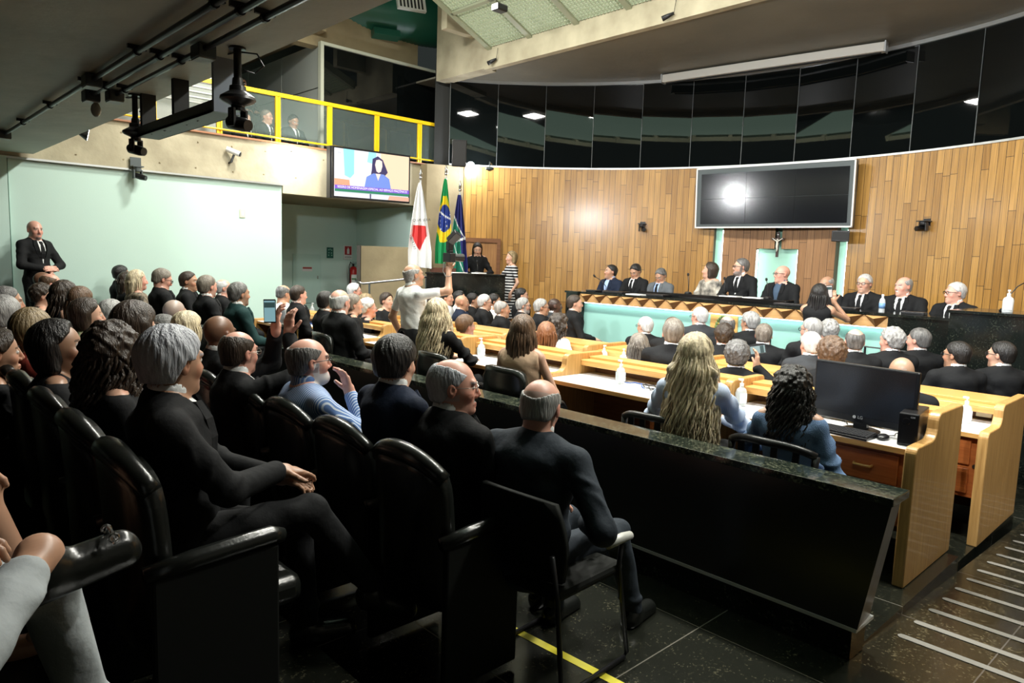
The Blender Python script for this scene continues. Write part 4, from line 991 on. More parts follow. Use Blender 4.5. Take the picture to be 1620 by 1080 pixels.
def paper(x, y, z, a, b, lb, rz=0, h=.004):
    m = MB(); m.box(-a/2, a/2, -b/2, b/2, 0, h); m.xform(Matrix.Translation((x, y, z)) @ Matrix.Rotation(R(rz), 4, 'Z')); tag(m.build('paper', M_PAPER), lb, 'paper')
paper(4.42, 8.6, .745, .30, .5, 'white paper on the left end desk of the first row', 5); paper(4.45, 6.35, .745, .3, .25, 'paper in front of the white-haired man in the black office chair', 10)
paper(4.36, 1.58, .745, .22, .16, 'sheet of paper under the mouse', 8, .002); paper(5.75, 2.05, .645, .2, .3, 'white sheets behind the big monitor on the second row', 14, .01)
tag(MB().box(6.0, 6.04, 1.46, 1.58, .645, .72).build('socket_box', M_PLAS, bevel=.004), 'black socket box beside the sanitizer bottle at the right end', 'socket box')
for i, (x, y, z, lb) in enumerate(((4.72, 1.62, .80, 'beside the computer box'), (4.72, 4.25, .80, 'under the ledge left of the straight brown hair'), (6.03, 1.3, .70, 'at the right end of the second row'), (4.72, 6.05, .80, 'in front of the woman in sheer black'))):
    tag(MB().box(x+.02, x+.029, y-.05, y+.05, z-.03, z+.03).build('wall_socket', mat('cream_plastic', (.72, .68, .52), .5), bevel=.003), 'cream power socket '+lb, 'socket')

# ------------------------------------------------------------------ chairs
def audit_chair(label='black leather auditorium seat', group='auditorium seats'):
    """fixed auditorium seat facing +x: tall padded back with a rolled top, tip-up seat, two armrest panels. origin: floor under the back"""
    o = empty('auditorium_seat', (0, 0, 0), 0, label, 'chair', group)
    n, mz = 14, 12; vs = []; fs = []
    def surf(u, v, side):      # u -1..1 across, v 0..1 up
        w_ = .235*(1-.10*(v-.55)**2-.06*(v > .9)*(v-.9)*10*abs(u)**6)
        x = -.03*(v*v)+.045*abs(u)**3*.8
        z = .30+.57*v+(.035*math.cos(u*math.pi*.5)-.03*abs(u)**4)*v**4
        th = .045*(1-abs(u)**4*.5)*(1-.3*(v < .1))
        return (x+side*th, u*w_, z)
    for side in (-1, 1):
        for j in range(mz+1):
            for i in range(n+1): vs.append(surf(i/n*2-1, j/mz, side))
    q = (n+1)*(mz+1)
    for j in range(mz):
        for i in range(n):
            a = j*(n+1)+i; fs += [(a, a+1, a+n+2, a+n+1), (q+a, q+a+n+1, q+a+n+2, q+a+1)]
    for i in range(n):
        fs += [(i, q+i, q+i+1, i+1), (mz*(n+1)+i, mz*(n+1)+i+1, q+mz*(n+1)+i+1, q+mz*(n+1)+i)]
    for j in range(mz):
        a = j*(n+1); fs += [(a, a+n+1, q+a+n+1, q+a), (a+n, q+a+n, q+a+2*n+1, a+2*n+1)]
    m = MB(); m.add(vs, fs); m.build('backrest', M_LEATH, o, smooth=True)
    m = MB(); pts = [(-.045+.045*abs(u)**3, u*.225, .872+.035*math.cos(u*math.pi*.5)-.04*abs(u)**4) for u in [i/10-1 for i in range(21)]]
    m.tube(pts, [.030+.012*math.sin(math.pi*i/20) for i in range(21)], 12); m.build('headrest_roll', M_LEATH, o, smooth=True)
    m = MB(); m.box(.05, .48, -.215, .215, .34, .44); m.build('seat', M_LEATH, o, smooth=True, bevel=.035, angle=60)
    for sd in (1, -1):
        m = MB(); m.box(-.02, .36, sd*.262-.016, sd*.262+.016, 0.0, .60); pn = m.build('side_panel', M_SEATM, o, bevel=.008)
        m = MB(); m.tube([(-.04, sd*.262, .60), (.10, sd*.262, .615), (.34, sd*.262, .63), (.38, sd*.262, .62)], [.026, .03, .03, .022], 10); m.build('armrest', M_LEATH, pn, smooth=True)
    return o
def office_chair(label, group='office chairs in the first row'):
    o = empty('office_chair', (0, 0, 0), 0, label, 'chair', group)
    vs = []; fs = []; n, mz = 12, 10
    for side in (-1, 1):
        for j in range(mz+1):
            for i in range(n+1):
                u = i/n*2-1; v = j/mz; wv = .245*(1-.25*max(0, v-.75)**2*8*abs(u)**3)*(.80+.20*min(1, v*2.5))
                vs.append((-.05*v+.03*math.cos(v*6)*.5+.05*u*u+side*(.028-.012*abs(u)**4), u*wv, .47+.46*v-.03*abs(u)**5*(v > .8)))
    q = (n+1)*(mz+1)
    for j in range(mz):
        for i in range(n):
            a = j*(n+1)+i; fs += [(a, a+1, a+n+2, a+n+1), (q+a, q+a+n+1, q+a+n+2, q+a+1)]
    for i in range(n): fs += [(i, q+i, q+i+1, i+1), (mz*(n+1)+i, mz*(n+1)+i+1, q+mz*(n+1)+i+1, q+mz*(n+1)+i)]
    for j in range(mz):
        a = j*(n+1); fs += [(a, a+n+1, q+a+n+1, q+a), (a+n, q+a+n, q+a+2*n+1, a+2*n+1)]
    m = MB(); m.add(vs, fs); m.build('backrest', M_LEATH, o, smooth=True)
    m = MB(); m.box(.02, .50, -.235, .235, .42, .50); m.build('seat', M_LEATH, o, smooth=True, bevel=.03, angle=60)
    for sd in (1, -1):
        m = MB(); m.tube([(.03, sd*.25, .45), (.05, sd*.285, .66), (.10, sd*.29, .69), (.32, sd*.29, .68), (.36, sd*.285, .64), (.34, sd*.25, .46)], .019, 9); m.build('armrest', M_PLAS, o, smooth=True)
    m = MB(); m.cyl((.24, 0, .08), .028, .35, 12); m.build('post', M_BMET, o)
    m = MB()
    for k in range(5):
        a = R(72*k); m.tube([(.24, 0, .10), (.24+.28*math.cos(a), .28*math.sin(a), .065)], [.025, .016], 8); m.sphere((.24+.28*math.cos(a), .28*math.sin(a), .028), .028, 8, 6)
    m.build('base', M_BMET, o)
    return o
def slat_chair(label, group=None):
    """black plastic chair with vertical slots in a curved backrest, on bent steel legs"""
    o = empty('slatted_chair', (0, 0, 0), 0, label, 'chair', group)
    def bp(u, z): return (-.05+.09*u*u, u*.235, z)
    m = MB(); top = [bp(u, .80-.045*abs(u)**3) for u in [i/8-1 for i in range(17)]]; m.tube(top, .022, 8); bt = [bp(u*.92, .50) for u in [i/8-1 for i in range(17)]]; m.tube(bt, .016, 8)
    for sd in (1, -1): m.tube([bp(sd, .755), bp(sd*.98, .65), bp(sd*.92, .50), (.06, sd*.20, .44)], [.021, .019, .016, .016], 8)
    m.build('back_frame', M_PLAS, o, smooth=True)
    for k in range(4):
        u = -.66+k*.44; a, b = Vector(bp(u, .79)), Vector(bp(u*.92, .50)); m = MB(); w_ = .036
        m.add([a+Vector((0, -w_/2, 0)), a+Vector((0, w_/2, 0)), b+Vector((0, w_/2, 0)), b+Vector((0, -w_/2, 0)), a+Vector((.012, -w_/2, 0)), a+Vector((.012, w_/2, 0)), b+Vector((.012, w_/2, 0)), b+Vector((.012, -w_/2, 0))],
              [(0, 1, 2, 3), (7, 6, 5, 4), (0, 4, 5, 1), (1, 5, 6, 2), (2, 6, 7, 3), (3, 7, 4, 0)]); m.build('slat', M_PLAS, o)
    m = MB(); m.box(.02, .44, -.21, .21, .42, .45); m.build('seat', M_PLAS, o, bevel=.02)
    for sd in (1, -1):
        m = MB(); m.tube([(.06, sd*.20, .43), (-.06, sd*.22, .012), (-.04, sd*.22, .010), (.40, sd*.22, .010), (.44, sd*.22, .014), (.38, sd*.20, .43)], .010, 8); m.build('leg_frame', M_BMET, o, smooth=True)
    return o
def place(builder, pool, x, y, z, rz, label):
    if not pool: pool.append(builder(label)); o = pool[0]; o.location = (x, y, z); o.rotation_euler = (0, 0, rz); return o
    return copy_tree(pool[0], (x, y, z), rz, label)
A_ = []; B_ = []; C_ = []
NM = ['nearest the aisle', 'second from the aisle', 'third from the aisle', 'fourth from the aisle', 'fifth from the aisle', 'sixth from the aisle', 'seventh from the aisle', 'eighth from the aisle', 'ninth from the aisle', 'tenth from the aisle', 'eleventh from the aisle', 'twelfth from the aisle', 'thirteenth from the aisle', 'fourteenth from the aisle']
for i in range(11): place(audit_chair, A_, 1.62, 2.27+.525*i, .03, 0, 'black leather seat in the front audience row, %s' % NM[i])
for i in range(13): place(audit_chair, A_, .62, 2.36+.525*i, .17, 0, 'black leather seat in the second audience row, %s' % NM[i])
for i in range(4): place(audit_chair, A_, -.38, 2.9+.525*i, .42, 0, 'black leather seat in the third audience row, %s' % NM[i+1])
for x, y, rz, lb in ((3.42, 6.32, R(-8), 'black leather office chair of the white-haired man in the first desk row'), (3.50, 4.62, R(-6), 'black leather office chair behind the woman in the sheer black blouse'),
                     (3.47, 3.72, R(-4), 'wide black leather office chair behind the woman with straight brown hair'), (3.5, 7.3, R(-10), 'black office chair at the far end of the parapet')):
    place(office_chair, B_, x, y, 0, rz, lb)
DAISCH = [(7.47, 'in the navy blazer'), (6.97, 'in black looking down'), (6.48, 'in grey'), (5.61, 'in the patterned blouse'), (5.11, 'with the dark beard'), (4.50, 'in the blue T-shirt'),
          (3.89, 'behind the phone'), (3.42, 'with the long black tie'), (2.96, 'with the white moustache')]
for y, lb in DAISCH: place(office_chair, B_, 9.60, y, .28, R(180), 'black office chair of the dais sitter '+lb)['group'] = 'chairs behind the dais desk'
for x, y, rz, lb in ((2.72, 7.42, -4, 'of the man in the dark green suit'), (2.68, 8.10, -4, 'of the brown-bearded man'), (2.86, 9.25, -22, 'of the neat brown-haired man at the left'), (2.45, 8.85, -4, 'of the man in glasses looking down'),
                     (2.30, 9.45, -4, 'of the blonde in the flowered top'), (2.50, 10.60, -10, 'of the black-haired man in glasses at the far left')):
    place(office_chair, B_, x, y, 0, R(rz), 'black leather chair '+lb)['group'] = 'chairs of the left desk group'
def chairs_c(x, y, z, rz, lb): return place(slat_chair, C_, x, y, z, rz, lb)
chairs_c(3.50, 2.42, 0, R(3), 'black slatted chair of the woman with wavy blonde hair')
chairs_c(3.52, 1.70, 0, R(0), 'black slatted chair of the woman in the denim jacket')
chairs_c(6.93, 1.92, -.25, R(32), 'black slatted chair of the man in glasses before the right podium')
chairs_c(6.98, 1.50, -.25, R(36), 'black slatted chair of the man farthest right in front of the podium')
chairs_c(7.05, 2.95, -.25, R(30), 'black chair with a chrome rim behind the greying man near the right pier')
chairs_c(6.55, 3.95, -.25, R(15), 'black slatted chair behind the stout grey-haired man facing the dais')
chairs_c(6.75, 3.25, -.25, R(25), 'black slatted chair of the grey-bearded man facing the dais')
# metal chair of the elderly man beside the parapet
o = empty('visitor_chair', (1.90, 1.93, 0), R(3), 'dark visitor chair with thin bent steel legs under the elderly balding man', 'chair')
m = MB(); pts = []
vs = []; fs = []
for side in (0, 1):
    for j in range(7):
        for i in range(11):
            u = i/5-1; v = j/6; vs.append((-.06*v+.05*u*u+side*.025, u*.23*(.85+.15*math.sin(v*math.pi)), .46+.33*v+.02*(1-u*u)*v))
for j in range(6):
    for i in range(10):
        a = j*11+i; fs += [(a, a+1, a+12, a+11), (77+a, 77+a+11, 77+a+12, 77+a+1)]
for i in range(10): fs += [(i, 77+i, 78+i, i+1), (66+i, 67+i, 144+i, 143+i)]
for j in range(6): a = j*11; fs += [(a, a+11, 88+a, 77+a), (a+10, 87+a, 98+a, a+21)]
m.add(vs, fs); m.build('backrest', M_SEATM, o, smooth=True)
m = MB(); m.box(.0, .44, -.22, .22, .40, .45); m.build('seat', M_SEATM, o, bevel=.02)
for sd in (1, -1):
    m = MB(); m.tube([(-.03, sd*.21, .60), (.0, sd*.22, .42), (.04, sd*.23, .02), (.08, sd*.23, .012), (.46, sd*.23, .012), (.48, sd*.23, .03), (.40, sd*.22, .44)]+([(.40, -.23, .55)] if sd < 0 else []), .011, 8); m.build('leg_frame', M_BMET, o, smooth=True)
    if sd > 0: continue
    m = MB(); m.tube([(.30, sd*.23, .56), (.40, sd*.23, .565), (.46, sd*.23, .56)], [.018, .022, .018], 10); m.build('armrest', mat('pale_grip', (.45, .45, .42), .4), o, smooth=True)
# yellow tape and loose litter on the foreground floor
m = MB(); m.add([(2.18, 2.60, .002), (2.21, 2.56, .002), (2.24, 1.35, .002), (2.19, 1.35, .002)], [(0, 1, 2, 3)])
a, b = Vector((2.157, 2.58, .002)), Vector((2.238, 1.2, .002)); d_ = (b-a).normalized(); q = Vector((-d_.y, d_.x, 0))*.022
m = MB(); m.add([a-q, a+q, b+q, b-q], [(0, 1, 2, 3)]); tag(m.build('floor_tape', mat('yellow_tape', (.62, .55, .03), .5)), 'strip of yellow tape on the dark granite floor behind the elderly man', 'tape')

# ------------------------------------------------------------------ people: smooth implicit bodies meshed with surface nets
f32 = np.float32
def axis(lo, hi, coarse, fines):
    """grid line positions from lo to hi: step 'coarse', or the fine step inside the given intervals"""
    out = [lo]; x = lo
    while x < hi:
        st = coarse
        for a, b, h in fines:
            if a-coarse*.5 <= x <= b: st = min(st, h)
        x += st; out.append(x)
    return np.array(out, f32)
class Field:
    def __init__(s, xs, ys, zs):
        s.a = (xs, ys, zs); s.F = np.full((len(xs), len(ys), len(zs)), 9.0, f32)
    def reg(s, lo, hi):
        sl = []
        for i in range(3):
            a = max(0, int(np.searchsorted(s.a[i], lo[i]))-1); b = min(len(s.a[i]), int(np.searchsorted(s.a[i], hi[i]))+1)
            if b <= a: return None
            sl.append(slice(a, b))
        g = [s.a[i][sl[i]] for i in range(3)]
        return tuple(sl), (g[0][:, None, None], g[1][None, :, None], g[2][None, None, :])
    def mix(s, sl, d, k, op):
        A = s.F[sl]
        if op == 'sub':
            d = -d; h = np.maximum(k-np.abs(A-d), 0)/k; s.F[sl] = np.maximum(A, d)+h*h*k*.25
        elif op == 'int':
            h = np.maximum(k-np.abs(A-d), 0)/k; s.F[sl] = np.maximum(A, d)+h*h*k*.25
        else:
            h = np.maximum(k-np.abs(A-d), 0)/k; s.F[sl] = np.minimum(A, d)-h*h*k*.25
    def cap(s, a, b, ra, rb=None, k=.02, op='un'):
        rb = ra if rb is None else rb; a = np.array(a, float); b = np.array(b, float)
        m = max(ra, rb)+k+.03; r = s.reg(np.minimum(a, b)-m, np.maximum(a, b)+m)
        if r is None: return
        sl, (X, Y, Z) = r; d = b-a; L = max(1e-9, float(d@d))
        t = np.clip(((X-a[0])*d[0]+(Y-a[1])*d[1]+(Z-a[2])*d[2])/L, 0, 1)
        dist = np.sqrt((X-a[0]-t*d[0])**2+(Y-a[1]-t*d[1])**2+(Z-a[2]-t*d[2])**2)-(ra+(rb-ra)*t)
        s.mix(sl, dist.astype(f32), k, op)
    def ell(s, c, r, k=.02, M=None, op='un', fn=None):
        c = np.array(c, float); r = np.array(r, float)
        m = (r.max() if M is not None else r)+k+.03
        g = s.reg(c-m, c+m)
        if g is None: return
        sl, (X, Y, Z) = g; x, y, z = X-c[0], Y-c[1], Z-c[2]
        if M is not None:
            x, y, z = (M[0, 0]*x+M[1, 0]*y+M[2, 0]*z, M[0, 1]*x+M[1, 1]*y+M[2, 1]*z, M[0, 2]*x+M[1, 2]*y+M[2, 2]*z)
        k0 = np.sqrt((x/r[0])**2+(y/r[1])**2+(z/r[2])**2); k1 = np.sqrt((x/r[0]**2)**2+(y/r[1]**2)**2+(z/r[2]**2)**2)+1e-9
        d = (k0*(k0-1)/k1).astype(f32)
        if fn is not None: d = d+fn(x, y, z).astype(f32)
        s.mix(sl, d, k, op)
    def mesh(s):
        F = s.F; nx, ny, nz = F.shape; S = F < 0
        act = None; cnt = np.zeros((nx-1, ny-1, nz-1), np.int8)
        cs = [(i, j, k) for i in (0, 1) for j in (0, 1) for k in (0, 1)]
        for (i, j, k) in cs: cnt += S[i:nx-1+i, j:ny-1+j, k:nz-1+k]
        act = (cnt > 0) & (cnt < 8)
        I, J, K = np.nonzero(act); n = len(I)
        if n == 0: return np.zeros((0, 3)), np.zeros((0, 4), int)
        idx = np.full(act.shape, -1, np.int32); idx[I, J, K] = np.arange(n)
        P = np.zeros((n, 3)); W = np.zeros(n)
        ax = s.a
        for c0 in cs:
            for d in range(3):
                if c0[d]: continue
                c1 = list(c0); c1[d] = 1
                v0 = F[I+c0[0], J+c0[1], K+c0[2]]; v1 = F[I+c1[0], J+c1[1], K+c1[2]]
                m = (v0 < 0) != (v1 < 0)
                t = np.where(m, v0/np.where(m, v0-v1, 1), 0)
                q = [ax[0][I+c0[0]], ax[1][J+c0[1]], ax[2][K+c0[2]]]
                q1 = ax[d][(I, J, K)[d]+1]
                q[d] = q[d]+(q1-q[d])*t
                for a in range(3): P[:, a] += np.where(m, q[a], 0)
                W += m
        P /= W[:, None]
        Q = []
        for d in range(3):
            a, b = [(1, 2), (2, 0), (0, 1)][d]
            s0 = [slice(1, None)]*3; s1 = [slice(1, None)]*3
            lo = [slice(1, -1)]*3; hi = [slice(1, -1)]*3; lo[d] = slice(0, -1); hi[d] = slice(1, None)
            A = S[tuple(lo)]; B = S[tuple(hi)]; m = A != B
            i, j, k = np.nonzero(m); base = np.array([i, j, k])
            for e in range(3):
                if e != d: base[e] += 1
            def cell(da, db):
                c = base.copy(); c[a] -= da; c[b] -= db
                return idx[c[0], c[1], c[2]]
            q = np.stack([cell(1, 1), cell(0, 1), cell(0, 0), cell(1, 0)], 1)
            fl = A[i, j, k]
            q[~fl] = q[~fl][:, ::-1]
            Q.append(q)
        Q = np.concatenate(Q); Q = Q[(Q >= 0).all(1)]
        return P, Q
def np_mesh(name, P, Q, mats, parent=None, col=None, extra=None):
    me = bpy.data.meshes.new(name)
    V = P; nf = len(Q)
    if extra is not None and len(extra.v):
        ev = np.array(extra.v); me.from_pydata(np.concatenate([V, ev]).tolist() if len(V) else ev.tolist(), [],
            [tuple(int(x) for x in q) for q in Q]+[tuple(i+len(V) for i in f) for f in extra.f])
    else:
        me.vertices.add(len(V)); me.vertices.foreach_set('co', V.astype(f32).ravel())
        me.loops.add(nf*4); me.loops.foreach_set('vertex_index', Q.astype(np.int32).ravel())
        me.polygons.add(nf); me.polygons.foreach_set('loop_start', np.arange(0, nf*4, 4, dtype=np.int32))
        me.polygons.foreach_set('loop_total', np.full(nf, 4, np.int32)) if hasattr(bpy.types.MeshPolygon, 'loop_total') and False else None
    me.update(calc_edges=True); me.validate()
    me.polygons.foreach_set('use_smooth', np.ones(len(me.polygons), bool))
    if col is not None and len(me.vertices) == len(col):
        at = me.color_attributes.new('Col', 'FLOAT_COLOR', 'POINT')
        at.data.foreach_set('color', np.c_[col, np.ones(len(col))].astype(f32).ravel())
    me.materials.append(mats); me.update()
    o = bpy.data.objects.new(name, me); COL.objects.link(o)
    if parent is not None: o.parent = parent
    return o
def skin_mat():
    m = bpy.data.materials.new('skin'); m.use_nodes = True; nt = m.node_tree; b = nt.nodes['Principled BSDF']
    a = nt.nodes.new('ShaderNodeVertexColor'); a.layer_name = 'Col'
    nt.links.new(a.outputs[0], b.inputs['Base Color'])
    b.inputs['Roughness'].default_value = .42; b.inputs['Specular IOR Level'].default_value = .45
    return m
M_SKIN = skin_mat()
def hair_mat(name, c1, c2, pos=.5, rough=.42, sc=7, st=(5, 5, .8)):
    if name in MATS: return MATS[name]
    m = bpy.data.materials.new(name); m.use_nodes = True; nt = m.node_tree; b = nt.nodes['Principled BSDF']
    tc = nt.nodes.new('ShaderNodeTexCoord'); mp = nt.nodes.new('ShaderNodeMapping'); mp.inputs['Scale'].default_value = st
    nt.links.new(tc.outputs['Object'], mp.inputs[0])
    n = nt.nodes.new('ShaderNodeTexNoise'); n.inputs['Scale'].default_value = sc; n.inputs['Detail'].default_value = 5; n.inputs['Roughness'].default_value = .7
    n.inputs['Distortion'].default_value = .6
    nt.links.new(mp.outputs[0], n.inputs['Vector'])
    rp = nt.nodes.new('ShaderNodeValToRGB'); rp.color_ramp.elements[0].position = pos-.16; rp.color_ramp.elements[1].position = pos+.16
    rp.color_ramp.elements[0].color = (*c2, 1); rp.color_ramp.elements[1].color = (*c1, 1)
    nt.links.new(n.outputs[0], rp.inputs[0]); nt.links.new(rp.outputs[0], b.inputs['Base Color'])
    mp2 = nt.nodes.new('ShaderNodeMapping'); mp2.inputs['Scale'].default_value = (40, 40, 5); nt.links.new(tc.outputs['Object'], mp2.inputs[0])
    n3 = nt.nodes.new('ShaderNodeTexNoise'); n3.inputs['Scale'].default_value = 4; n3.inputs['Detail'].default_value = 3; nt.links.new(mp2.outputs[0], n3.inputs['Vector'])
    bp = nt.nodes.new('ShaderNodeBump'); bp.inputs['Strength'].default_value = .7; bp.inputs['Distance'].default_value = .01
    nt.links.new(n3.outputs[0], bp.inputs['Height']); nt.links.new(bp.outputs[0], b.inputs['Normal'])
    b.inputs['Roughness'].default_value = rough; MATS[name] = m
    return m
HAIR = {
 'black': hair_mat('hair_black', (.014, .012, .011), (.006, .005, .005)),
 'darkbrown': hair_mat('hair_dark_brown', (.05, .032, .02), (.016, .01, .007)),
 'brown': hair_mat('hair_brown', (.16, .09, .05), (.06, .034, .018)),
 'red': hair_mat('hair_auburn', (.30, .13, .055), (.12, .045, .02)),
 'dirty': hair_mat('hair_dark_blonde', (.33, .24, .12), (.10, .07, .03)),
 'blonde': hair_mat('hair_blonde_streaks', (.78, .66, .44), (.20, .15, .10), .47),
 'greybrown': hair_mat('hair_grey_brown', (.26, .23, .19), (.09, .07, .055)),
 'grey': hair_mat('hair_grey', (.42, .42, .41), (.16, .155, .15)),
 'darkgrey': hair_mat('hair_dark_grey', (.19, .185, .18), (.04, .038, .036)),
 'white': hair_mat('hair_white', (.62, .62, .61), (.34, .34, .345)),
 'silver': hair_mat('hair_silver', (.55, .57, .61), (.28, .29, .33)),
}
HC = {'black': (.012, .01, .01), 'darkbrown': (.03, .02, .014), 'brown': (.09, .05, .03), 'red': (.2, .09, .04), 'dirty': (.15, .1, .05), 'blonde': (.3, .22, .12),
      'greybrown': (.17, .15, .12), 'grey': (.33, .32, .31), 'darkgrey': (.1, .1, .1), 'white': (.6, .6, .6), 'silver': (.5, .5, .54)}
def cloth(name, c, rough=.8, sheen=.0, var=None):
    return mat('cloth_'+name, c, rough, spec=.15, bump=(9, .55), sheen=sheen, var=var)
def stripe_mat(name, c1, c2, freq, axis_='x', width=.5, rot=(0, 0, 0)):
    if name in MATS: return MATS[name]
    m = bpy.data.materials.new(name); m.use_nodes = True; nt = m.node_tree; b = nt.nodes['Principled BSDF']
    tc = nt.nodes.new('ShaderNodeTexCoord'); mp = nt.nodes.new('ShaderNodeMapping'); mp.inputs['Rotation'].default_value = rot
    nt.links.new(tc.outputs['Object'], mp.inputs[0])
    wv = nt.nodes.new('ShaderNodeTexWave'); wv.bands_direction = axis_.upper(); wv.inputs['Scale'].default_value = freq; wv.inputs['Distortion'].default_value = .25; wv.inputs['Detail'].default_value = 1
    nt.links.new(mp.outputs[0], wv.inputs['Vector'])
    rp = nt.nodes.new('ShaderNodeValToRGB'); rp.color_ramp.elements[0].position = width-.06; rp.color_ramp.elements[1].position = width+.06
    rp.color_ramp.elements[0].color = (*c1, 1); rp.color_ramp.elements[1].color = (*c2, 1)
    nt.links.new(wv.outputs[0], rp.inputs[0]); nt.links.new(rp.outputs[0], b.inputs['Base Color']); b.inputs['Roughness'].default_value = .8
    MATS[name] = m; return m
BLK = (.0105, .011, .012)
CL = {
 'black': cloth('black', BLK), 'charcoal': cloth('charcoal', (.035, .038, .042)), 'navy': cloth('navy', (.012, .018, .036)), 'slate': cloth('slate', (.030, .037, .047)),
 'grey': cloth('grey', (.10, .11, .12)), 'white': cloth('white', (.72, .74, .74)), 'blue': cloth('light_blue', (.35, .47, .72)), 'tee': cloth('blue_tee', (.055, .085, .13)),
 'red': cloth('red', (.20, .03, .02)), 'tan': cloth('tan', (.55, .38, .26)), 'green': cloth('dark_green', (.012, .035, .035)),
 'denim': mat('cloth_denim', (.13, .22, .38), .85, bump=(180, .3), var=(12, (.08, .14, .26))), 'jeans': mat('cloth_jeans', (.34, .37, .38), .85, bump=(14, .35), var=(5, (.27, .30, .31))),
 'cyan': cloth('pale_cyan', (.25, .5, .5)), 'cream': cloth('cream', (.6, .55, .42)),
 'sheer': mat('cloth_sheer', (.02, .018, .017), .5, alpha=.93, spec=.3),
 'stripeblue': stripe_mat('cloth_blue_stripe', (.10, .19, .42), (.55, .62, .72), 26, 'y', .72),
 'stripepale': stripe_mat('cloth_pale_stripe', (.30, .40, .62), (.62, .68, .80), 60, 'y', .45),
 'stripebw': stripe_mat('cloth_black_white_stripe', (.012, .012, .014), (.7, .7, .7), 6.2, 'z', .72),
 'floral': mat('cloth_floral', (.02, .018, .016), .8, var=(30, (.35, .28, .2))),
 'abstract': mat('cloth_abstract', (.55, .50, .42), .8, var=(9, (.02, .02, .02))),
 'skirt': mat('cloth_blue_red', (.02, .04, .12), .8, var=(9, (.14, .02, .03))),
 'pattern': mat('cloth_pattern', (.55, .6, .3), .8, var=(20, (.2, .5, .6))),
}
SKIN = {'light': (.56, .33, .235), 'pink': (.62, .33, .25), 'tan': (.42, .235, .15), 'olive': (.34, .195, .125), 'brown': (.17, .085, .05), 'dark': (.085, .042, .026)}
def rot(yaw, pitch=0, roll=0):
    return np.array(Matrix.Rotation(yaw, 3, 'Z') @ Matrix.Rotation(pitch, 3, 'Y') @ Matrix.Rotation(roll, 3, 'X'))
def ik(sh, wr, l1, l2, pole):
    d = wr-sh; L = np.linalg.norm(d); u = d/max(L, 1e-6)
    if L > (l1+l2)*.995: wr = sh+u*(l1+l2)*.995; L = (l1+l2)*.995
    a = (l1*l1-l2*l2+L*L)/(2*L); h = math.sqrt(max(0, l1*l1-a*a))
    p = np.array(pole, float); p = p-u*(p@u); p /= max(1e-6, np.linalg.norm(p))
    return sh+u*a+p*h, wr
def hand_prims(F, wr, fwd, palm, s, side, grip=.35, k=.006):
    """palm + five bent fingers; fwd = direction of the fingers, palm = palm normal"""
    fwd = fwd/np.linalg.norm(fwd); palm = palm-fwd*(palm@fwd); palm /= max(1e-6, np.linalg.norm(palm)); lat = np.cross(fwd, palm)*side
    F.cap(wr-fwd*.01, wr+fwd*.03*s, .026*s, .03*s, .015)
    for q in (-1.0, -.33, .33, 1.0):
        F.cap(wr+fwd*.03*s+lat*q*.014*s, wr+fwd*.085*s+lat*q*.027*s, .016*s, .0135*s, .010)
    for i, q in enumerate((-1.0, -.33, .33, 1.0)):
        L = (.060, .074, .078, .068)[i]*s; g = grip*(1.15-.1*i)
        p = wr+fwd*.088*s+lat*q*.028*s; dr = fwd*math.cos(g*.7)+palm*math.sin(g*.7); dr = dr+lat*q*.05
        for j, fr in enumerate((.45, .32, .25)):
            p2 = p+dr*L*fr; F.cap(p, p2, (.0092-.0009*j)*s, (.0086-.0009*j)*s, .004)
            p = p2; a = g*(1.6+j*1.3); dr = fwd*math.cos(a)+palm*math.sin(a)
    p = wr+fwd*.028*s+lat*.026*s; dr = (fwd*.62+lat*.62+palm*.35*min(1, grip+.4)); dr /= np.linalg.norm(dr)
    p2 = p+dr*.042*s; F.cap(p, p2, .014*s, .011*s, .008); dr2 = dr+fwd*.5+palm*.5*grip; dr2 /= np.linalg.norm(dr2)
    F.cap(p2, p2+dr2*.034*s, .0105*s, .009*s, .004)

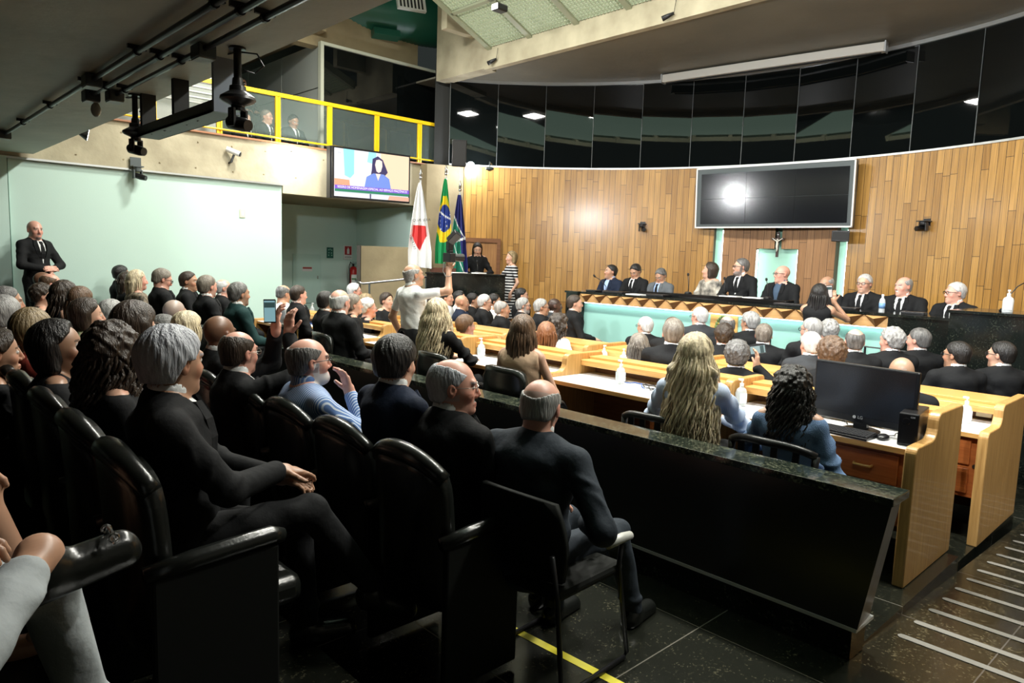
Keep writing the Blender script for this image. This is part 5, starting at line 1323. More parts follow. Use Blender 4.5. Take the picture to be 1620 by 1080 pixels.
def person(loc, yaw, ztop, floor, label, group=None, pose='sit', seat=None, head=(0, 0), hair='short', hc='black', skin='light', top='suit', tc='black',
           shirt='white', tie='black', legs='black', d=8.0, s=1.0, arms=None, female=False, glasses=None, beard=None, lean=0.0, wide=1.0, feet=False, roll=0.0,
           hfine=False, belly=.0, legpose=None, gold=None, hairlen=.26, scalp=None, collar=None, grips=(.35, .35), palms=None, noleg=False, slouch=0.0, skirt=False, bareankle=False, crown=0.0, hairw=1.0):
    rnd = random.Random(hash(label) & 0 or sum(ord(c)*(i+1) for i, c in enumerate(label)))
    root = empty('person', (loc[0], loc[1], floor), R(yaw), label, 'person', group)
    fem = .93 if female else 1.0
    # --- skeleton in the person's own frame: x forward, y left, z up from the floor
    H = ztop-floor
    if pose == 'sit':
        hipz = H-.73*s
    else:
        hipz = H-.73*s
    L = .50*s
    le = R(lean); cr = math.cos(le); sr = math.sin(le)
    if lean:
        L = .5*s/cr*(.98) if lean < 40 else .5*s
        hipz = H-.23*s-L*cr
    hip = np.array([0, 0, hipz])
    TM = rot(0, le)
    def T(x, y, z): return hip+TM@np.array([x, y, z*L/.5])
    nb = T(-.025-slouch*0, 0, .50)                   # base of the neck
    hy, hp = R(head[0]), R(head[1])
    HM = rot(hy, hp+le*.25, R(roll))
    hc0 = nb+np.array([.028*s+.05*math.sin(le), 0, .135*s])
    hc0 = nb+(HM@np.array([.02, 0, 0]))*s*.8+np.array([.012+.03*math.sin(le), 0, .112])*s
    def Hd(x, y, z): return hc0+HM@(np.array([x, y, z])*s)
    sw = (.150 if female else .176)*s*wide
    sh = [T(-.02, y, .425) for y in (sw, -sw)]
    l1, l2 = .285*s, .25*s
    if arms is None: arms = ('lap', 'lap')
    elb, wri, hdir, hpal = [], [], [], []
    for i, sd in enumerate((1, -1)):
        a = arms[i]
        if a == 'lap': w_ = np.array([.27*s, sd*.10*s, hipz+.13*s]); pl = (-.6, sd*.8, -.5); hd = np.array([.9, -sd*.5, -.15]); pm = np.array([0, 0, -1.])
        elif a == 'table': w_ = np.array([.36*s, sd*.13*s, hipz+.20*s]); pl = (-.3, sd*.9, -.6); hd = np.array([.7, -sd*.9, 0]); pm = np.array([0, 0, -1.])
        elif a == 'down': w_ = np.array([.03*s, sd*(sw/s+.08)*s, hipz-.06*s]); pl = (-1, sd*.5, 0); hd = np.array([.1, 0, -1.]); pm = np.array([0, -sd, 0.])
        elif a == 'clasp': w_ = np.array([.22*s, sd*.055*s, hipz+.13*s]); pl = (-.3, sd*1., -.3); hd = np.array([.35, -sd*.9, .1]); pm = np.array([-.9, 0, -.4])
        elif a == 'cross': w_ = np.array([.20*s, -sd*.04*s, hipz+.22*s]); pl = (-.2, sd*1., -.6); hd = np.array([.1, -sd*1., .1]); pm = np.array([-1., 0, 0])
        else:
            w_ = np.array(a[0], float)*s+np.array([0, 0, hipz]); pl = a[1]; hd = np.array(a[2], float); pm = np.array(a[3], float)
        e, w2 = ik(sh[i], w_, l1, l2, pl)
        elb.append(e); wri.append(w2); hdir.append(hd); hpal.append(pm)
    if pose == 'sit':
        kz = max(.36, hipz-.02) if hipz < .75 else hipz-.02
        kn = [np.array([.43*s, y*.12*s*wide, hipz+.0]) for y in (1, -1)]; an = [np.array([.47*s, y*.12*s, .09]) for y in (1, -1)]
        if hipz > .70: an = [np.array([.50*s, y*.12*s, hipz-.44]) for y in (1, -1)]
    else:
        kn = [np.array([.03, y*.095*s, hipz*.52]) for y in (1, -1)]; an = [np.array([0, y*.10*s, .08]) for y in (1, -1)]
    if legpose: kn, an = [np.array(v) for v in legpose[0]], [np.array(v) for v in legpose[1]]
    hipj = [hip+np.array([0, y*.09*s, 0]) for y in (1, -1)]
    # --- resolution
    hh = min(.0105, max(.0032, d*.00105)); hb = max(.012, hh*1.9); hcl = min(.016, max(.008, d*.0017))
    # --- body (skin)
    lo = np.minimum.reduce([hc0-.15*s, *[w-.12*s for w in wri], *[e-.08 for e in elb], hip-.15, *[x-.1 for x in sh]]); hi = np.maximum.reduce([hc0+.16*s, *[w+.16*s for w in wri], *[e+.08 for e in elb], hip+.15, *[x+.1 for x in sh]])
    bareleg = skirt or legs == 'skin' or bareankle
    if bareleg: lo = np.minimum(lo, np.minimum.reduce([x-.1 for x in kn+an])); hi = np.maximum(hi, np.maximum.reduce([x+.1 for x in kn+an]))
    fin = [[], [], []]
    for a in range(3):
        fin[a].append((hc0[a]-.13*s, hc0[a]+.135*s, hh))
        if hfine:
            for w_, q in zip(wri, hdir):
                c_ = w_+q/np.linalg.norm(q)*.085*s; fin[a].append((c_[a]-.095*s, c_[a]+.095*s, min(.006, max(.0038, hh))))
    F = Field(*[axis(lo[a], hi[a], hb, fin[a]) for a in range(3)])
    fw_ = fem
    F.ell(T(-.01, 0, .30), (.085*s, .13*s, .20*s), .03, TM); F.ell(T(0, 0, .06), (.09*s, .12*s, .12*s), .05, TM)
    F.cap(T(-.02, .10, .45), T(-.02, -.10, .45), .045*s, k=.05)
    for i in (0, 1):
        ar = .040*s if top in ('tee', 'sleeveless', 'dress', 'polo') else .030*s
        ar *= (.85 if female else 1.05)
        F.cap(sh[i], elb[i], ar*1.1, ar*.92, .03); F.cap(elb[i], wri[i], ar*.95, .026*s*fem, .02)
        hand_prims(F, wri[i], hdir[i], hpal[i], s*fem, (1, -1)[i], grips[i])
    if bareleg:
        for i in (0, 1): F.cap(hipj[i], kn[i], .07*s, .052*s, .03); F.cap(kn[i], an[i], .048*s, .032*s, .02); F.ell(an[i]+np.array([.06, 0, -.04])*(0 if feet else 1), (.11*s, .04*s, .035*s) if not feet else (.04*s,)*3, .03)
    nr = (.047 if female else .056)*s*(1+.25*belly)
    F.cap(T(-.02, 0, .47), Hd(-.022, 0, -.055), nr*1.08, nr, .03)
    F.cap(T(-.02, 0, .47), T(-.02, .14, .45), nr*.9, .03, .05); F.cap(T(-.02, 0, .47), T(-.02, -.14, .45), nr*.9, .03, .05)
    e = lambda c, r, k=.02, op='un': F.ell(Hd(*c), np.array(r)*s, k*s, HM, op)
    c = lambda a, b, ra, rb=None, k=.01, op='un': F.cap(Hd(*a), Hd(*b), ra*s, (ra if rb is None else rb)*s, k*s, op)
    jw = 1+.22*belly; q = .94 if female else 1.0
    e((-.012, 0, .028), (.098, .077, .089), .01); e((.020, 0, -.03), (.070*q, .061*jw*q, .084), .03); e((.028, 0, -.074), (.055*q, .050*jw*q, .040), .025)
    e((.074*q, 0, -.098*q), (.021, .023*jw, .019), .022)
    c((.088, 0, .014), (.1055, 0, -.028), .008, .0115, .012); c((.095, -.010, -.036), (.095, .010, -.036), .0085, k=.008)
    if not female: c((.081, -.036, .026), (.081, .036, .026), .011, k=.016)
    for sd in (1, -1):
        e((.058, sd*.038*jw, -.028), (.022, .022, .022), .022); e((.103, sd*.031, .008), (.018, .017, .014), .010, 'sub'); e((.0765, sd*.031, .006), (.0125, .0125, .0115), .002)
        c((.082, sd*.021, -.069), (.0915, 0, -.067), .0048, .0055, .006); c((.081, sd*.018, -.0775), (.0905, 0, -.078), .005, .006, .006)
        e((-.010, sd*.079, -.004), (.018, .009, .031), .006); e((-.004, sd*.089, .002), (.009, .006, .016), .004, 'sub')
    if beard in ('full', 'white'):
        e((.050, 0, -.088), (.052, .052, .040), .012)
    P, Q = F.mesh()
    lp = (P-hc0)@HM/s; x, y, z = lp[:, 0], lp[:, 1], lp[:, 2]; ya = np.abs(y)
    base = np.array(SKIN[skin]); col = np.tile(base, (len(P), 1))*(1+.08*np.sin(P[:, :1]*47)*np.sin(P[:, 1:2]*39)*np.sin(P[:, 2:3]*43))
    inh = (np.abs(x) < .14) & (ya < .11) & (z > -.13) & (z < .13)
    def paint(m, c_, a=1.0): col[m & inh] = col[m & inh]*(1-a)+np.array(c_)*a
    red = base*np.array([1.12, .72, .68])
    paint((x > .045) & (z < -.005) & (z > -.055) & (ya > .02), red, .35); paint((x > .095) & (z < 0) & (z > -.045), red, .45); paint(ya > .074, red, .4)
    paint((x > .079) & (ya < .022) & (z < -.063) & (z > -.083), base*np.array([.85, .50, .48]), .6)
    paint((x > .05) & (ya < .026) & (z < -.0715) & (z > -.0755), base*.25, .7)
    bc = HC.get(hc, (.03, .02, .015)); bc2 = np.array(bc)*.8 if scalp is None else np.array(HC[scalp])
    paint((x > .07) & (ya > .012) & (ya < .050) & (z > .022) & (z < .031), bc2, .75)
    ed = np.sqrt((ya-.031)**2+((z-.006)*1.5)**2)
    paint((x > .070) & (ed < .0135), (.62, .58, .54), .9); paint((x > .074) & (ed < .0062), (.03, .02, .012), 1); paint((x > .070) & (np.abs(z-.0135) < .002) & (ya > .018) & (ya < .044), base*.3, .8)
    if beard:
        bcol = {'white': (.55, .55, .54), 'full': bc, 'grey': HC['grey'], 'stubble': np.array(bc)*.6+base*.4, 'goatee': bc, 'moustache': HC['grey'], 'whitemo': (.6, .6, .6)}[beard]
        mo = (x > .086) & (ya < .03) & (z < -.046) & (z > -.062)
        fb = ((z < -.058+.0*x) & (x > .0) & ~((x > .088) & (ya < .022) & (z > -.084) & (z < -.062))) | ((ya > .05) & (x > -.002) & (x < .03) & (z < .0))
        if beard in ('moustache', 'whitemo'): paint(mo, bcol, .9)
        elif beard == 'goatee': paint(mo | ((x > .06) & (ya < .03) & (z < -.084)), bcol, .85)
        else: paint(mo | fb, bcol, .85 if beard != 'stubble' else .55)
    if hair in ('bald', 'ring', 'buzz'):
        zone = {'bald': (z > -.03) & (z < .05) & (x < .02), 'ring': (z > -.05) & (z < .055) & (x < .025), 'buzz': (x < .055+.3*(.09-z)) & (z > -.045+.35*(x+.0)) & ~((x > .02) & (z < .045))}[hair]
        paint(zone & ~((x > -.03) & (ya > .07) & (z < .03)), np.array(HC[hc])*.7+base*.3, {'bald': .22, 'ring': .7, 'buzz': .8}[hair])
    np_mesh('body', P, Q, M_SKIN, root, col)
    # --- hair
    if hair not in ('bald', 'buzz'):
        hl = hairlen*s if hair in ('long', 'wavy', 'curlylong', 'ponytail') else .12*s
        l3 = hc0-np.array([.17, .17, .13])*s-np.array([.06, 0, max(0, hl-.1)]); h3 = hc0+np.array([.17, .17, .16])*s
        hg = max(.0042, hh*1.05)
        G = Field(*[axis(l3[a], h3[a], hg, []) for a in range(3)])
        ph = rnd.random()*6
        amp = {'short': .0014, 'ring': .0012, 'curly': .006, 'bob': .0015, 'updo': .002, 'full': .0022, 'long': .002, 'wavy': .004, 'curlylong': .009, 'ponytail': .002, 'side': .0012}[hair]
        fr = {'curly': 95, 'curlylong': 70, 'wavy': 40}.get(hair, 60)
        def nz(x, y, z):
            th = np.arctan2(y, x-.0)
            if hair in ('curly', 'curlylong'): return amp*s*(np.sin(x*fr+ph)*np.sin(y*fr+1.3)*np.sin(z*fr+ph*2)+.5*np.sin(x*fr*2.1)*np.sin(y*fr*1.9)*np.sin(z*fr*2.2))*1.3
            return amp*s*(.8*np.sin(th*9+z*34+ph+2.5*np.sin(z*26+th*2+ph))+.7*np.sin(th*31+z*40+ph*3+2*np.sin(z*31+ph))+.8*np.sin(x*52+y*33+ph)*np.sin(z*44+y*21))*.8
        th_ = {'short': .010, 'ring': .006, 'curly': .020, 'bob': .020, 'updo': .014, 'full': .019, 'long': .016, 'wavy': .020, 'curlylong': .028, 'ponytail': .008, 'side': .014}[hair]
        G.ell(Hd(-.014, 0, .030), np.array([.098+th_, .077+th_, .089+th_])*s, .01, HM, fn=nz)
        if hair in ('short', 'full', 'curly', 'side', 'ring'):
            G.ell(Hd(-.040, 0, -.030), np.array([.062+th_*.6, .062+th_*.6, .060])*s, .02*s, HM, fn=nz)
        xs_, ys_, zs_ = G.a; X, Y, Z = xs_[:, None, None]-hc0[0], ys_[None, :, None]-hc0[1], zs_[None, None, :]-hc0[2]
        hx = (X*HM[0, 0]+Y*HM[1, 0]+Z*HM[2, 0])/s; hy_ = (X*HM[0, 1]+Y*HM[1, 1]+Z*HM[2, 1])/s; hz = (X*HM[0, 2]+Y*HM[1, 2]+Z*HM[2, 2])/s
        # hairline: forehead - temple - ear - nape
        front = hx-(.066 if hair != 'bob' else .060)+.9*np.maximum(0, .070-hz)*(1 if hair != 'full' else .8)
        front = np.minimum(front, np.maximum(hx-(.030), .0*hz)+.0) if False else front
        side_ = np.where(hx > -.030, (.012-hz)+.0*hx, (-.052-hz)+.0)            # lower limit: above the ear in front, nape behind
        side_ = (-.060-hz)+np.clip((hx+.040)/.030, 0, 1)*(.075 if hair not in ('bob', 'long', 'wavy', 'curlylong') else -.2)
        if hair in ('long', 'wavy', 'curlylong', 'bob'):
            cut = front
            cut = np.where(hz < .03, hx-.012, cut)
        else: cut = np.maximum(front, side_)
        if hair == 'ring':
            top_ = -(np.sqrt(((hx-.035+.035*crown)/(.115+.015*crown))**2+(hy_/(.066+.006*crown))**2+((hz-.105+.008*crown)/(.075+.012*crown))**2)-1)*.06
            cut = np.maximum(cut, top_)
        if hair == 'side':
            top_ = -(np.sqrt(((hx-.045)/.095)**2+(hy_/.050)**2+((hz-.118)/.055)**2)-1)*.05
            cut = np.maximum(cut, top_)
        cut = (cut*s).astype(f32); k = .008*s
        h = np.maximum(k-np.abs(G.F-cut), 0)/k; G.F = np.maximum(G.F, cut)+h*h*k*.25
        lx = MB()
        if hair == 'bob':
            for sd in (1, -1): G.cap(Hd(-.03, sd*.075, .02), Hd(-.02, sd*.080, -.085), .030*s, .026*s, .03)
            G.ell(Hd(-.055, 0, -.045), np.array([.062, .088, .075])*s, .03, HM, fn=nz)
        if hair == 'updo':
            G.ell(Hd(-.10, 0, .02), np.array([.045, .05, .045])*s, .03, HM, fn=nz)
            G.ell(Hd(-.04, 0, -.03), np.array([.068, .074, .05])*s, .02, HM, fn=nz)
        if hair in ('long', 'wavy', 'curlylong'):
            sp_ = {'long': .085, 'wavy': .105, 'curlylong': .095}[hair]*hairw
            ctr = Hd(-.055, 0, -.02); dn = np.array([-.035*s-.03*math.sin(le), 0, -(hl-.05)]) 
            for yq in (-1, -.5, 0, .5, 1):
                side = HM@np.array([.035*abs(yq), yq, 0])
                G.cap(ctr+side*.062*s, ctr+dn*(1-.12*abs(yq))+side*sp_*s*.9, .036*s, .022*s, .03)
            if hair == 'wavy' or hair == 'curlylong':
                for j in range(5):
                    zz = -.06-(hl/s-.06)*j/5; G.ell(ctr+np.array([-.02, 0, zz])*s, np.array([.05, sp_+.005, .06])*s, .03, HM, fn=nz)
            nloc = {'long': 60, 'wavy': int(130*hairw), 'curlylong': 110}[hair] if d < 7 else ({'long': 30, 'wavy': 50, 'curlylong': 50}[hair] if d < 10.5 else 0)
            for i in range(nloc):
                th = math.pi*(.30+1.40*(i+.5)/nloc)+rnd.uniform(-.05, .05)
                r0 = .088*s; pts = []; rr = []; rj = rnd.uniform(.86, 1.03)
                wavea = {'long': .004, 'wavy': .015, 'curlylong': .014}[hair]*s; wf = {'long': 18, 'wavy': 28, 'curlylong': 60}[hair]; pp = rnd.random()*6.3
                LL = (hl+.07*s)*rnd.uniform(.82, 1.08); N = 16
                for j in range(N+1):
                    t = j/N; zz = .085*s-LL*t
                    out = (.070*s+.040*s*min(1, t*3)+ (sp_-.085)*s*t)*rj-.022*s*max(0, t-.5)*2*(hair == 'long')
                    lx_, ly_ = math.cos(th)*out*1.05-.02*s, math.sin(th)*out
                    if t > .35: lx_ *= .9; 
                    wv = wavea*min(1, t*2.5)
                    pts.append(hc0+HM@np.array([lx_+wv*math.cos(wf*zz/s*1.0+pp)*.8, ly_+wv*math.sin(wf*zz/s+pp), 0])+np.array([-.02*t, 0, zz]))
                    rr.append((.0022+{'long': .0042, 'wavy': .0048, 'curlylong': .0058}[hair]*math.sin(math.pi*min(1, .15+t*.85)))*s)
                lx.tube([Vector(p_) for p_ in pts], rr, 6)
        if hair == 'ponytail':
            G.cap(Hd(-.10, 0, .0), Hd(-.14, 0, -.05), .022*s, .026*s, .02); G.cap(Hd(-.14, 0, -.05), Hd(-.12, 0, -hairlen), .026*s, .012*s, .02)
        P, Q = G.mesh()
        hm = HAIR[hc]
        np_mesh('hair', P, Q, hm, root, extra=lx if lx.v else None)
    # --- clothes
    up_m = CL[tc]
    coat = top in ('suit', 'jacket', 'opensuit')
    off = .016 if coat else .006
    lo = np.minimum.reduce([hip-.26*s*wide, *[e_-.09 for e_ in elb], *[w_-.07 for w_ in wri], *[x-.13 for x in sh], hip-np.array([.2, .2, .22])])
    hi = np.maximum.reduce([hip+.26*s*wide, *[e_+.09 for e_ in elb], *[w_+.07 for w_ in wri], *[x+.12 for x in sh], nb+np.array([.14, .14, .08])])
    if top == 'dress': lo[2] = min(lo[2], hipz-.5)
    W = Field(*[axis(lo[a], hi[a], hcl, []) for a in range(3)])
    fold = [rnd.uniform(0, 6) for _ in range(4)]
    def fn(x, y, z): return .0045*np.sin(x*31+z*23+fold[0])*np.sin(y*27+z*17+fold[1])+.0028*np.sin(x*19-y*47+z*41+fold[2]+2*np.sin(z*21+fold[3]))
    bx = 1+belly
    W.ell(T(-.005, 0, .33), np.array([(.118+off)*bx**.5, (.158+off)*wide*fem, .185])*s, .02, TM, fn=fn)
    W.ell(T(.012+.05*belly, 0, .12), np.array([(.115+off)*bx, (.145+off)*wide*(.95 if female else 1), .17])*s, .06, TM, fn=fn)
    W.ell(T(-.03, 0, .40), np.array([.10+off, .165*fem, .085])*s*np.array([1, wide, 1]), .04, TM)
    for i, sd in enumerate((1, -1)):
        W.cap(T(-.025, sd*.03, .470), sh[i], (.047+off*.6)*s, (.046+off*.6)*s, .045)
        a0 = (.050+off*.55)*s*(.86 if female else 1); a1 = (.043+off*.5)*s*(.86 if female else 1); a2 = (.031+off*.7)*s
        if top in ('sleeveless',): pass
        elif top in ('tee', 'polo', 'dress'): m_ = sh[i]+(elb[i]-sh[i])*.62; W.cap(sh[i], m_, a0, a1*1.06, .03)
        else:
            W.cap(sh[i], elb[i], a0, a1, .03); W.cap(elb[i], wri[i]-(wri[i]-elb[i])*.06, a1, a2, .025)
            for j in range(3):
                t = .35+.3*j; W.ell(sh[i]+(elb[i]-sh[i])*t, (.062*s, .062*s, .012*s), .02, rot(0, .5*j+fold[2]))
        if top == 'sleeveless': W.ell(sh[i]+np.array([0, sd*.045*s, 0]), (.07*s, .045*s, .09*s), .02, op='sub')
    if coat:   # skirt and collar of the jacket
        W.cap(T(-.030, 0, .440), T(-.036, 0, .484), nr+.024*s, nr+.014*s, .02)
        W.ell(T(.07, 0, .52), np.array([.07, .06, .07])*s, .02, TM, 'sub')
        W.ell(T(.0, 0, -.02), np.array([.145, .175*wide, .13])*s, .06, TM)
    if top == 'dress':
        for i in (0, 1): W.cap(hipj[i], hipj[i]+(kn[i]-hipj[i])*1.05, .105*s, .10*s, .08)
        W.cap(hip, hip+(kn[0]+kn[1]-2*hip)*.5*1.0, .11*s, .12*s, .06)
    W.cap(T(-.02, 0, .44), T(-.02, 0, .60), .052*s, .052*s, .01, 'sub')
    vn = .0
    if coat or top == 'opencollar':
        # V opening down the front
        D = {'suit': .20, 'opensuit': .12, 'jacket': .26}.get(top, .36)
        xs_, ys_, zs_ = W.a; X, Y, Z = xs_[:, None, None]-hip[0], ys_[None, :, None]-hip[1], zs_[None, None, :]-hip[2]
        tx = X*TM[0, 0]+Z*TM[2, 0]; tz = (X*TM[0, 2]+Z*TM[2, 2])/(L/.5)
        wd = np.clip((tz/s-D)/(.50-D), 0, 1)*.062*s*(1.5 if top == 'opensuit' else 1.0)
        cutv = np.maximum(np.abs(Y)-wd, -(tx-.02*s)); cutv = np.maximum(cutv, D*s-tz)
        cutv = np.maximum(cutv, tx*0-1).astype(f32)
        W.F = np.maximum(W.F, -cutv)
    if top in ('tee', 'sleeveless', 'dress') or (top == 'blouse'):
        W.ell(T(.055, 0, .535), np.array([.09, .085, .085])*s, .02, TM, 'sub')
    P, Q = W.mesh()
    garment = {'suit': 'suit_jacket', 'jacket': 'jacket', 'opensuit': 'suit_jacket', 'tee': 't_shirt', 'polo': 'polo_shirt', 'shirt': 'shirt', 'blouse': 'blouse', 'sleeveless': 'sleeveless_top', 'dress': 'dress'}[top]
    np_mesh(garment, P, Q, up_m, root)
    # --- shirt, collar, tie
    if coat or top in ('shirt', 'polo'):
        lo2 = hip-np.array([.16, .17*wide, .0]); hi2 = nb+np.array([.17, .17*wide, .1])
        W = Field(*[axis(min(lo2[a], hi2[a])-.02, max(lo2[a], hi2[a])+.02, max(.0065, hcl*.7), []) for a in range(3)])
        if coat:
            W.ell(T(-.002, 0, .33), np.array([(.118+.008)*bx**.5, .14*wide*fem, .18])*s, .02, TM)
            W.ell(T(.012+.05*belly, 0, .12), np.array([(.115+.006)*bx, .135*wide, .15])*s, .06, TM)
        cr_ = nr+.010*s
        W.cap(T(-.022, 0, .455), T(-.016, 0, .524), cr_+.006*s, cr_+.001*s, .01)
        W.cap(T(-.02, 0, .44), T(-.012, 0, .62), nr*1.0+.001, k=.004, op='sub')
        W.ell(T(.075, 0, .545), np.array([.05, .030, .075])*s, .006, TM, 'sub')
        P, Q = W.mesh(); np_mesh('shirt' if coat else 'collar', P, Q, CL[shirt] if coat else up_m, root)
    if coat and tie:
        m = MB(); pts = []
        xt = lambda z: .128*s*bx**.5 if z > .25 else .128*s*bx
        prof = [(.475, .016), (.452, .021), (.440, .013), (.40, .021), (.32, .028), (.22, .032), (.12, .034)]
        for zz, hw in prof:
            el = math.sqrt(max(0, 1-((zz-.33)/.185)**2)); xx = ((.118+.010)*bx**.5*el*1.0)*s+.005 if zz > .2 else (.124*bx+.012+.05*belly*.5)*s
            xx = max(xx, .072*s) if zz > .4 else xx
            for sd in (1, -1): pts.append(T(xx, sd*hw*s, zz*1.0))
            for sd in (1, -1): pts.append(T(xx-.012*s, sd*hw*s, zz*1.0))
        fs = []
        for i in range(len(prof)-1):
            b_ = i*4; fs += [(b_, b_+1, b_+5, b_+4), (b_, b_+4, b_+6, b_+2), (b_+1, b_+3, b_+7, b_+5), (b_+2, b_+6, b_+7, b_+3)]
        fs += [(0, 2, 3, 1), (len(pts)-4, len(pts)-3, len(pts)-1, len(pts)-2)]
        m.add(pts, fs); m.build('tie', CL[tie], root)
    if coat and d < 12:
        m = MB()
        for sd in (1, -1):
            pr = [(.49, .050, .078), (.43, .056, .098), (.36, .046, .088), (.28, .026, .062), (.205, .004, .030)]
            for i_, (zz, y0, y1) in enumerate(pr):
                el = math.sqrt(max(0.05, 1-((zz-.33)/.20)**2)); xx = ((.118+off)*bx**.5*el)*s
                xx = max(xx, .04*s)
                m.v += [tuple(T(xx+.004*s-(.0), sd*y0*s, zz)), tuple(T(xx+.001*s-.022*s*(y1/.1), sd*y1*s, zz)), tuple(T(xx-.010*s, sd*y0*s, zz)), tuple(T(xx-.03*s, sd*y1*s, zz))]
            b0 = len(m.v)-20
            for i_ in range(4):
                b_ = b0+i_*4; m.f += [(b_, b_+1, b_+5, b_+4), (b_, b_+4, b_+6, b_+2), (b_+1, b_+3, b_+7, b_+5)]
        m.build('lapel', up_m, root)
    # --- legs
    if not noleg and not skirt and legs != 'skin':
        lo = np.minimum.reduce([x-.13*s for x in kn+an+hipj]); hi = np.maximum.reduce([x+.13*s for x in kn+an+hipj])
        hl_ = hcl*1.15
        W = Field(*[axis(lo[a], hi[a], hl_, []) for a in range(3)])
        W.ell(hip+np.array([-.01, 0, -.01]), np.array([.13, .165*wide, .11])*s, .04)
        for i in (0, 1):
            ta = kn[i]+(an[i]-kn[i])*(.80 if bareankle else 1)
            W.cap(hipj[i], kn[i], .082*s, .062*s, .04); W.cap(kn[i], ta, .060*s, .046*s, .02)
            W.ell(kn[i]+(ta-kn[i])*.85, (.056*s, .056*s, .014), .02)
        W.F += (.0035*np.sin(W.a[0][:, None, None]*41+W.a[2][None, None, :]*33)*np.sin(W.a[1][None, :, None]*37)).astype(f32)
        P, Q = W.mesh(); np_mesh('trousers', P, Q, CL[legs], root)
    if feet:
        for i in (0, 1):
            dirx = np.array([1., 0, 0])
            p_ = an[i]
            if legpose and len(legpose) > 2: dirx = np.array(legpose[2][i], float); dirx /= np.linalg.norm(dirx)
            upv = np.array([0, 0, 1.]) if abs(dirx[2]) < .7 else np.array([0, 1., 0])
            W = Field(*[axis(p_[a]-.2*s, p_[a]+.25*s, max(.007, hh), []) for a in range(3)])
            W.cap(p_+np.array([0, 0, -.02]), p_-upv*.045, .045*s, .040*s, .02)
            W.cap(p_-upv*.045-dirx*.03, p_+dirx*.16*s-upv*.055, .040*s, .038*s, .03); W.cap(p_-dirx*.03-upv*.07, p_+dirx*.17*s-upv*.07, .033*s, .036*s, .01)
            if abs(dirx[2]) < .3 and an[i][2] < .2:
                W.F = np.maximum(W.F, (.004-W.a[2][None, None, :]+0*W.F).astype(f32))
            P, Q = W.mesh(); np_mesh('shoe', P, Q, M_LEATH, root)
    if glasses:
        gm = M_BMET if glasses == 'dark' else M_SILVERW
        m = MB(); rr = (.0020 if d > 6 else .0014)*s*(1.4 if glasses == 'dark' else 1)
        for sd in (1, -1):
            ring = [Hd(.100, sd*.033+.022*math.cos(t), .004+.016*math.sin(t)) for t in [2*math.pi*i/14 for i in range(14)]]
            m.tube([Vector(p_) for p_ in ring], rr, 5, closed=True)
            m.tube([Vector(Hd(.098, sd*.055, .008)), Vector(Hd(.06, sd*.076*jw, .010)), Vector(Hd(-.005, sd*.084, .008))], rr, 5)
        m.tube([Vector(Hd(.102, .012, .006)), Vector(Hd(.106, 0, .009)), Vector(Hd(.102, -.012, .006))], rr, 5)
        m.build('glasses', gm, root)
    root['_w'] = 0; del root['_w']
    return root, dict(hd=Hd, wri=wri, hdir=hdir, T=T, s=s, hip=hip)
M_SILVERW = mat('spectacle_wire', (.35, .33, .3), .3, metal=.8)

# ------------------------------------------------------------------ everyone in the hall
person((9.335, 7.466), 178, 1.676, 0.28, 'person in a navy blazer over an open light blue shirt, leftmost on the dais', d=11.9, head=(-25, -5), hc='black', tc='navy', shirt='blue', tie=None, skin='tan', group='people seated behind the dais desk', arms=('lap', 'lap'), noleg=True, wide=0.98)
person((9.335, 6.965), 182, 1.710, 0.28, 'person in a black suit looking down, second from left on the dais', d=11.6, head=(0, 28), hc='black', skin='tan', group='people seated behind the dais desk', arms=('table', 'lap'), noleg=True, wide=1.0)
person((9.335, 6.475), 182, 1.654, 0.28, 'person in a grey suit bending over papers at the dais', d=11.3, head=(0, 30), hc='darkgrey', tc='grey', shirt='blue', skin='tan', group='people seated behind the dais desk', noleg=True, s=0.96)
person((9.334, 5.608), 170, 1.755, 0.28, 'person with short dark wavy hair in a black and cream patterned blouse on the dais', d=10.9, head=(-60, -5), hc='darkbrown', hair='bob', tc='abstract', top='blouse', female=True, skin='light', group='people seated behind the dais desk', noleg=True)
person((9.335, 5.112), 178, 1.830, 0.28, 'bearded person in glasses and black suit, hands clasped on the dais desk', d=10.6, head=(-42, 0), hc='darkgrey', beard='full', glasses='dark', skin='light', group='people seated behind the dais desk', arms=('clasp', 'clasp'), noleg=True, s=1.02)
person((9.335, 4.498), 176, 1.749, 0.28, 'bald person in glasses with a black jacket over a blue T-shirt on the dais', d=10.3, head=(-35, 0), hair='bald', hc='darkgrey', shirt='tee', tie=None, top='opensuit', glasses='dark', skin='pink', group='people seated behind the dais desk', noleg=True, wide=1.08, belly=0.2)
person((9.335, 3.890), 176, 1.627, 0.28, 'bald person in a white shirt behind the woman who holds up a phone', d=10.1, head=(-10, 0), hair='ring', hc='grey', shirt='white', skin='tan', group='people seated behind the dais desk', noleg=True, s=0.97)
person((9.335, 3.422), 176, 1.669, 0.28, 'person with grey-white hair, glasses and a long black tie on the dais', d=9.9, head=(0, 0), hc='white', glasses='dark', skin='light', group='people seated behind the dais desk', noleg=True, wide=1.08)
person((9.335, 2.964), 180, 1.656, 0.28, 'stout person with a white moustache and a badge on the lapel at the dais', d=9.8, head=(-28, 0), hc='grey', hair='ring', beard='whitemo', skin='pink', group='people seated behind the dais desk', arms=('table', 'table'), noleg=True, wide=1.18, belly=0.25)
person((9.034, 2.331), 165, 1.615, 0.1, 'white-haired person in red-framed glasses seated between the dais and the right podium', d=9.3, head=(-32, 0), hc='white', glasses='dark', skin='pink', group='people seated behind the dais desk', wide=1.08, belly=0.15)
